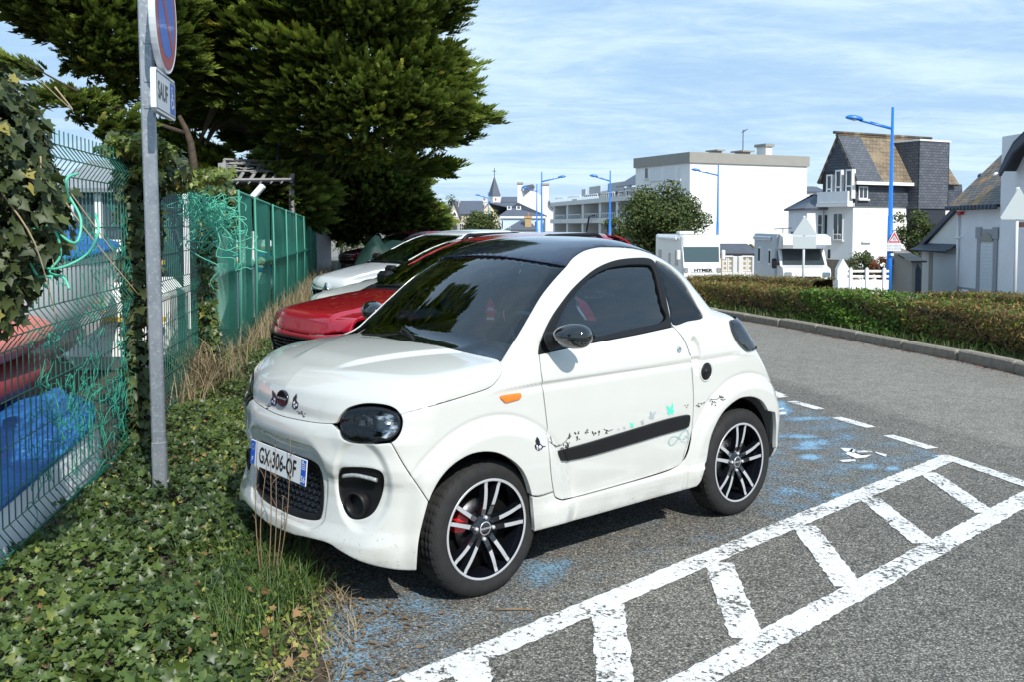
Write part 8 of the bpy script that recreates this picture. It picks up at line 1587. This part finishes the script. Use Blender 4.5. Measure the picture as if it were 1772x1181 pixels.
m = MB(); m.box((-hw_ - .20, 2.0, 2.62), (-hw_ - .102, 6.0, 2.80), ch=.03); m.build('awning', M_mhs, t); m = MB(); m.tube([(-.5, 2.5, 2.95), (-.5, 2.5, 3.15)], .02, 4); m.tube([(-.9, 2.5, 3.13), (-.1, 2.5, 3.18)], .02, 4); m.box((-.2, 1.6, 2.921), (.5, 2.3, 3.02)); m.build('roof_aerial', M_zinc, t)
link('lettering', text_mesh('CHALLENGER', .11, material('faded_blue_print', (.25, .38, .60)), 'lettering', bold=.002), t, (.45, .03, 2.42), (R(90), 0, 0))
for s in (-1, 1):
    for y in (.9, 4.6): simple_wheel(t, 0, 0, s, .34); o = t.children[-1]; o.rotation_euler = (0, 0, math.pi / 2 * (1 if s < 0 else -1)); o.location = (s * (hw_ - .02), y, .34)
# balustrade wall between the motorhomes and the low roofed house behind it
p = at(1250, 390, 52); q = at(1312, 390, 52); g0 = gz(p[0], 52); t = thing('balustrade_wall', 'white concrete balustrade wall with openwork panels between the two motorhomes', 'wall', (p[0], 52, g0)); L = q[0] - p[0]; k = 52 / FPX; z = lambda y: (390 - y) * k + 1.56 - g0
m = MB(); m.box((0, 0, 0), (L, .25, z(470))); m.build('base', M_concl, t)
for x in (1272.5, 1282.5, 1306): u = (x - 1250) * k; m = MB(); m.box((u - .13, -.05, 0), (u + .13, .3, z(443)), ch=.03); m.build('pillar', M_concl, t)
for x0, x1 in ((1251, 1270), (1285, 1304)):
    for r_ in range(3):
        m = MB(); z0, z1 = z(469 - r_ * 8), z(461 - r_ * 8); 
        for c_ in range(2):
            u0 = (x0 - 1250 + c_ * (x1 - x0) / 2) * k; u1 = u0 + (x1 - x0) / 2 * k - .02; zz = z0 + (z1 - z0) * .35; m.box((u0, .05, z0), (u1, .2, zz)); m.box((u0, .05, zz), (u0 + .07, .2, z1)); m.box((u1 - .07, .05, zz), (u1, .2, z1))
        m.build('openwork_block', M_concl, t)
    m = MB(); m.box(((x0 - 1250) * k, .0, z(445)), ((x1 - 1250) * k, .25, z(442)), ch=.02); m.build('coping', M_concl, t)
house('low_house', 'low house with a grey slate roof behind the balustrade wall', 1247, 1309, 438, 421, 62, M_brick, M_slate, depth=5)
# white rail fence
p = at(1452, 390, 36); q = at(1541, 390, 34); g0 = gz(p[0], 36); t = thing('rail_fence', 'low white concrete rail fence on a wall between the motorhome and the blue lamp post', 'fence', (p[0], 36, g0)); k = 36 / FPX; z = lambda y: (390 - y) * k + 1.56 - g0
m = MB(); m.box((0, .0, -.3), (1.92, .18, z(484))); m.build('base', M_wallg, t)
for x in (1474, 1502, 1532): u = (x - 1452) * k; m = MB(); m.prism([(u - .05, -.2), (u + .05, -.2), (u + .05, z(465)), (u, z(462)), (u - .05, z(465))], -.05, .07, lambda a, b_, d: (a, d, b_)); m.build('rail_post', M_frame, t)
for y0, y1 in ((471, 467), (480, 476)): m = MB(); m.box((0, .075, z(y0)), (1.95, .13, z(y1))); m.build('rail', M_frame, t)
g1 = thing('gate_pier', 'white pointed gate pier beside the overcab motorhome', 'gate pier', (at(1458, 390, 37)[0], 37, gz(at(1458, 390, 37)[0], 37))); k = 37 / FPX; z = lambda y: (390 - y) * k + 1.56 - g1.location.z; m = MB(); m.prism([(-.18, 0), (.32, 0), (.30, z(465)), (.05, z(447)), (-.16, z(465))], 0, .3, lambda a, b_, d: (a, d, b_)); m.build('pier', M_wallw, g1)
print('street', round(time.time() - T0, 1))
# ================================================================== the boat yard behind the fence
M_hull = material('white_hull', (.86, .88, .90), rough=.35, coat=.4, noise=(1.5, .85, 4)); M_tarpb = material('blue_tarpaulin', (.012, .085, .30), rough=.5, noise=[(4, (.03, .18, .48), 5), (26, (.25, .42, .60), 5, .6, .75)], bump=(7, .6, .06)); M_pink = material('faded_red_plastic', (.62, .16, .13), rough=.5, noise=(1.3, (.70, .27, .22), 4)); M_pinkd = material('maroon_plastic', (.24, .035, .04), rough=.5); M_grroof = material('grey_sheet_roof', (.30, .32, .35), rough=.7, noise=(3, .8, 3)); M_yel = material('yellow_plastic', (.65, .40, .05), rough=.5)
def loft(sections, mat, name, parent, flip=False): m = MB(); m.grid(np.array(sections), flip=flip); return m.build(name, mat, parent)
# white boat with a blue cover lying along the fence
def boat(name, label, o, d, L, W, H, hullm, coverm, z0=.15, up=False):
    t = thing(name, label, 'boat', tuple(o), math.atan2(d[1], d[0])); S = []
    for u in np.linspace(0, 1, 16):
        w = W / 2 * math.sin(min(1, u * 1.35 + .28) * math.pi / 2) * (1 if u < .75 else math.sqrt(max(0, 1 - ((u - .75) / .26) ** 2))); sh = .12 * u * u; kz = z0 + .22 * max(0, u - .7) ** 1.5 * 3
        S.append([(u * L, s_ * w * a, kz + (H + sh - kz + z0) * b_ * 1.0) for s_, a, b_ in ([(-1, .86, 1), (-1, .93, .75), (-1, .98, .4), (-1, 1.0, 0), (0, 0, 0), (1, 1.0, 0), (1, .98, .4), (1, .93, .75), (1, .86, 1)] if up else [(-1, 1.0, 1), (-1, .93, .6), (-1, .72, .25), (-1, .30, .04), (0, 0, 0), (1, .30, .04), (1, .72, .25), (1, .93, .6), (1, 1.0, 1)])])
    loft(S, hullm, 'hull', t, True); C_ = [[(x[0][0], x[0][1] * (1 - q) + x[-1][1] * q, max(x[0][2], 0) + (.05 if up else .14) * math.sin(math.pi * q) + .02 * math.sin(x[0][0] * 9 + q * 7)) for q in np.linspace(0, 1, 9)] for x in S]; loft(C_, coverm, 'cover', t)
    m = MB(); m.tube([s_[0] for s_ in S], .025, 5); m.tube([s_[-1] for s_ in S], .025, 5); m.build('gunwale', coverm, t); return t
fdir = np.array([-.1512, .9885]); p0 = fp(1.6, -.57)
boat('dinghy', 'low white dinghy with a bright blue cover just behind the wire fence', (p0[0], 1.6, 0), fdir, 4.75, 1.05, .27, M_hull, M_tarpb, .02, True)
a_, c_ = at(-220, 600, 4.2) + [-.55, 0, 0], at(165, 600, 6.7) + [-.45, 0, 0]; dd = (c_ - a_)[:2]; LL_ = float(np.linalg.norm(dd)); dd /= LL_
t = thing('pedal_boat', 'faded red plastic pedal boat hulls behind the wire fence', 'pedal boat', (a_[0], a_[1], 0), math.atan2(dd[1], dd[0]))
for yo, z_, mt, ww, hh0 in ((0, .53, M_pinkd, .62, .17), (.02, .80, M_pink, .78, .17)):
    S = []
    for u in np.linspace(0, 1, 18): w = ww / 2 * (math.sin(math.pi * min(1, max(0, .08 + u * .90))) ** .35); hh = hh0 * (math.sin(math.pi * (.05 + .9 * u)) ** .35); S.append([(u * LL_, yo + w * math.cos(a) * 1.1, z_ + .04 * u + hh * math.sin(a)) for a in np.linspace(0, 2 * math.pi, 17)])
    loft(S, mt, 'float', t)
a_ = at(-80, 560, 6.3); boat('covered_boat', 'boat under a bright blue tarpaulin behind the red pedal boat', (a_[0] - .1, a_[1], 0), np.array([-.14, .99]), 2.7, 1.2, .90, M_hull, M_tarpb, .4)
# boat shed with grey roof, hull stacks, masts
b = Bld('yard_shed', 'shed with a pale grey sheet roof seen through the top of the wire fence', 128, 13.5, 84, zg=0); W = b.Rt(232, 330)[0]; ze = b.Rt(130, 322)[1]; zr = b.Rt(180, 276, 1.4)[1]; m = MB(); m.box((0, 0, 0), (W, 3, ze)); b.part('wall', m, M_zinc); b.slope('roof', [(-.25, -.2, ze - .03), (W + .2, -.2, ze - .03), (W + .2, 1.5, zr), (-.25, 1.5, zr)], M_grroof, .06); b.slope('roof', [(W + .2, 3.2, ze - .03), (-.25, 3.2, ze - .03), (-.25, 1.5, zr), (W + .2, 1.5, zr)], M_grroof, .06)
m = MB()
for x in (.3, .9, 1.5): m.box((x, -.04, 0), (x + .1, -.001, ze - .1))
b.part('wall_batten', m, M_frame)
for i, (x, Y, w_, c1, c2, lb) in enumerate(((205, 9.6, .55, M_wallw, M_yel, 'white hull with a yellow rail standing in the yard behind the torn net'), (150, 10.5, .75, M_wallw, M_tarpb, 'white hull with blue trim left of the torn net'), (60, 11, .8, M_wallg, M_yel, 'pale boat hull far left behind the wire fence'))):
    o = at(x, 470, Y); t = thing('stored_boat', lb, 'boat', (o[0], o[1], 0)); 
    m = MB(); m.box((-w_, -.25, .1), (w_, .6, 1.02), ch=.16); m.build('hull', c1, t)
    for z_ in (.62, 1.18): m = MB(); m.box((-w_ - .02, -.31, z_), (w_ + .02, -.26, z_ + .045)); m.build('rail', c2, t)
    m = MB(); m.box((-w_ * .45, -.2, 1.0), (w_ * .5, .5, 1.40), ch=.1); m.build('cabin', c1, t); m = MB(); m.box((-w_ * .35, -.23, 1.12), (w_ * .4, -.205, 1.30)); m.build('cabin_window', M_glassb, t)
# what shows through the green cloth
for (x, y0, y1, Y, w_, c, lb) in ((398, 455, 520, 13.6, .30, M_wallw, 'white board standing behind the green cloth nearest the signpost'), (432, 400, 500, 15.4, .13, M_wallw, 'white plank upright behind the green cloth')):
    a, c_ = at(x, y1, Y), at(x, y0, Y); t = thing('board', lb, 'board', (a[0], a[1], 0)); m = MB(); m.box((-w_, 0, 0), (w_, .08, c_[2]), ch=.02); m.build('panel', c, t)
o = at(438, 440, 17.5) ; t = thing('striped_boat', 'boat with orange and blue stripes showing through the green cloth', 'boat', (o[0] + .1, o[1], 0)); m = MB(); m.box((-.55, -.35, .3), (.35, .45, 1.30), ch=.2); m.build('hull', M_wallg, t)
for z_, mt in ((.72, M_tarpb), (.85, M_brick), (1.0, M_tarpb), (1.1, M_brick)): m = MB(); m.box((-.57, -.37, z_), (.37, .2, z_ + .09), ch=.02); m.build('stripe', mt, t)
# ruined pergola with the bare slatted roof
def PG(x, y, Y): return at(x, y, Y)
M_wood = material('weathered_grey_timber', (.38, .38, .38), rough=.85, noise=[(6, .6, 5), (40, .75, 3)]); M_pan = material('grey_board', (.40, .43, .47), rough=.7, noise=(2, .8, 4))
c0 = PG(440, 330, 22.5); t = thing('pergola', 'derelict timber roof frame with bare rafters rising behind the green screened fence', 'pergola', (c0[0], c0[1], 0)); b0_ = np.array([c0[0], c0[1], 0])
f0, f1, r0, r1 = PG(366, 316, 20), PG(504, 314, 23), PG(388, 280, 22), PG(522, 285, 26)
for i in range(8): a = f0 + (f1 - f0) * i / 7; c = r0 + (r1 - r0) * i / 7; m = MB(); m.tube([a - b0_, c - b0_], .045, 4, sm=False); m.build('rafter', M_wood, t)
for u in (0.0, .45, .8, 1.0): a = f0 + (r0 - f0) * u; c = f1 + (r1 - f1) * u; m = MB(); m.tube([a - b0_ + [0, 0, .05], c - b0_ + [0, 0, .05]], .04 if u in (0, 1) else .022, 4, sm=False); m.build('batten', M_wood, t)
for (x, y, Y, w_) in ((386, 282, 19.9, .08), (505, 300, 23.2, .06)): a = PG(x, y, Y); m = MB(); m.box((a[0] - b0_[0] - w_, a[1] - b0_[1] - w_, 0), (a[0] - b0_[0] + w_, a[1] - b0_[1] + w_, a[2])); m.build('post', M_wood, t)
m = MB(); a, c = PG(366, 316, 19.9), PG(392, 318, 19.9); m.tube([a - b0_, c - b0_], .06, 4, sm=False); m.build('cross_beam', M_wood, t)
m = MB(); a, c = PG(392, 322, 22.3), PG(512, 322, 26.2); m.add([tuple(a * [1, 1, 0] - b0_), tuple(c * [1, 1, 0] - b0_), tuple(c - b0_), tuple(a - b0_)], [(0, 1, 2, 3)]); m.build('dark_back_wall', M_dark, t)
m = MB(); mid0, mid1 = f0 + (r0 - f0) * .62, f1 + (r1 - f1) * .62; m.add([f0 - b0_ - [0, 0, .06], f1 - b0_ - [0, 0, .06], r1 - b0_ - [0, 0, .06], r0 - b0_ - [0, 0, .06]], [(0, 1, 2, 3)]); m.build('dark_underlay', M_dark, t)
r = np.random.default_rng(77); m = MB()
for i in range(42):
    u, v = r.random(), r.uniform(.35, 1); a = f0 * (1 - u) * (1 - v) + f1 * u * (1 - v) + r0 * (1 - u) * v + r1 * u * v - b0_ + [0, 0, .06]; dd = (r1 - r0) / np.linalg.norm(r1 - r0) * r.uniform(.15, .5); e = (r0 - f0) / np.linalg.norm(r0 - f0) * .10; m.add([a, a + dd, a + dd + e, a + e], [(0, 1, 2, 3)])
m.build('torn_sheet', M_wood, t)['kind'] = 'stuff'
a = PG(530, 350, 28); t = thing('grey_hut', 'plain grey board hut end standing above the screened fence', 'hut', (a[0], a[1], 0)); k = 28 / FPX; m = MB(); m.prism([(-.30, 0), (.30, 0), (.30, (390 - 348) * k + 1.56), (.0, (390 - 337) * k + 1.56), (-.30, (390 - 350) * k + 1.56)], 0, 2.2, lambda u, v, d: (u, d, v)); m.build('wall', M_pan, t)
a = at(448, 328, 15.2); t = thing('floodlight', 'white tilted floodlight or speaker on top of the screened fence', 'floodlight', tuple(a), 0); m = MB(); m.box((-.04, -.06, -.17), (.05, .06, .10), ch=.012); o = m.build('housing', M_frame, t); o.rotation_euler = (0, R(42), 0); m = MB(); m.tube([(-.02, 0, -.1), (-.06, .1, -.45)], .012, 5); m.build('bracket', M_zinc, t)
a = at(484, 226, 24); t = thing('yard_light', 'small white lamp on a thin dark pole above the pergola', 'lamp', (a[0], a[1], 0)); m = MB(); m.tube([(0, 0, 0), (-.05, 0, a[2])], .03, 5); m.build('pole', M_zinc, t); m = MB(); m.lathe([(.001, .12), (.10, .08), (.14, 0), (.001, -.02)], (.02, 0, a[2]), 'z', 10); m.build('lamp_head', M_frame, t)
# tarpaulin covered motorbike at the end of the row
a = at(648, 425, 24); t = thing('covered_motorbike', 'dark green tarpaulin draped over something tall beyond the white hatchback', 'tarpaulin', (a[0], a[1], 0)); m = MB(); G = []
pts_ = [(-.5, .9), (-.28, 1.15), (-.05, 1.42), (.12, 1.52), (.3, 1.22), (.55, 1.34), (.85, 1.36), (1.1, 1.18), (1.25, .8)]
for i, (x, z) in enumerate(pts_): G.append([(x * .8 + .05 * math.sin(j * 2.1 + i), -.55 + 1.1 * j / 11, (z * .86 * math.sin(math.pi * (j + .4) / 11.8) ** .35) * (1 + .05 * math.sin(j * 2.3 + i * 1.7))) for j in range(12)])
m.grid(np.array(G), flip=True); m.build('cover', material('dark_green_tarpaulin', (.006, .028, .024), rough=.6, noise=(6, 1.4, 4), bump=(5, .4, .05)), t)
print('yard', round(time.time() - T0, 1))
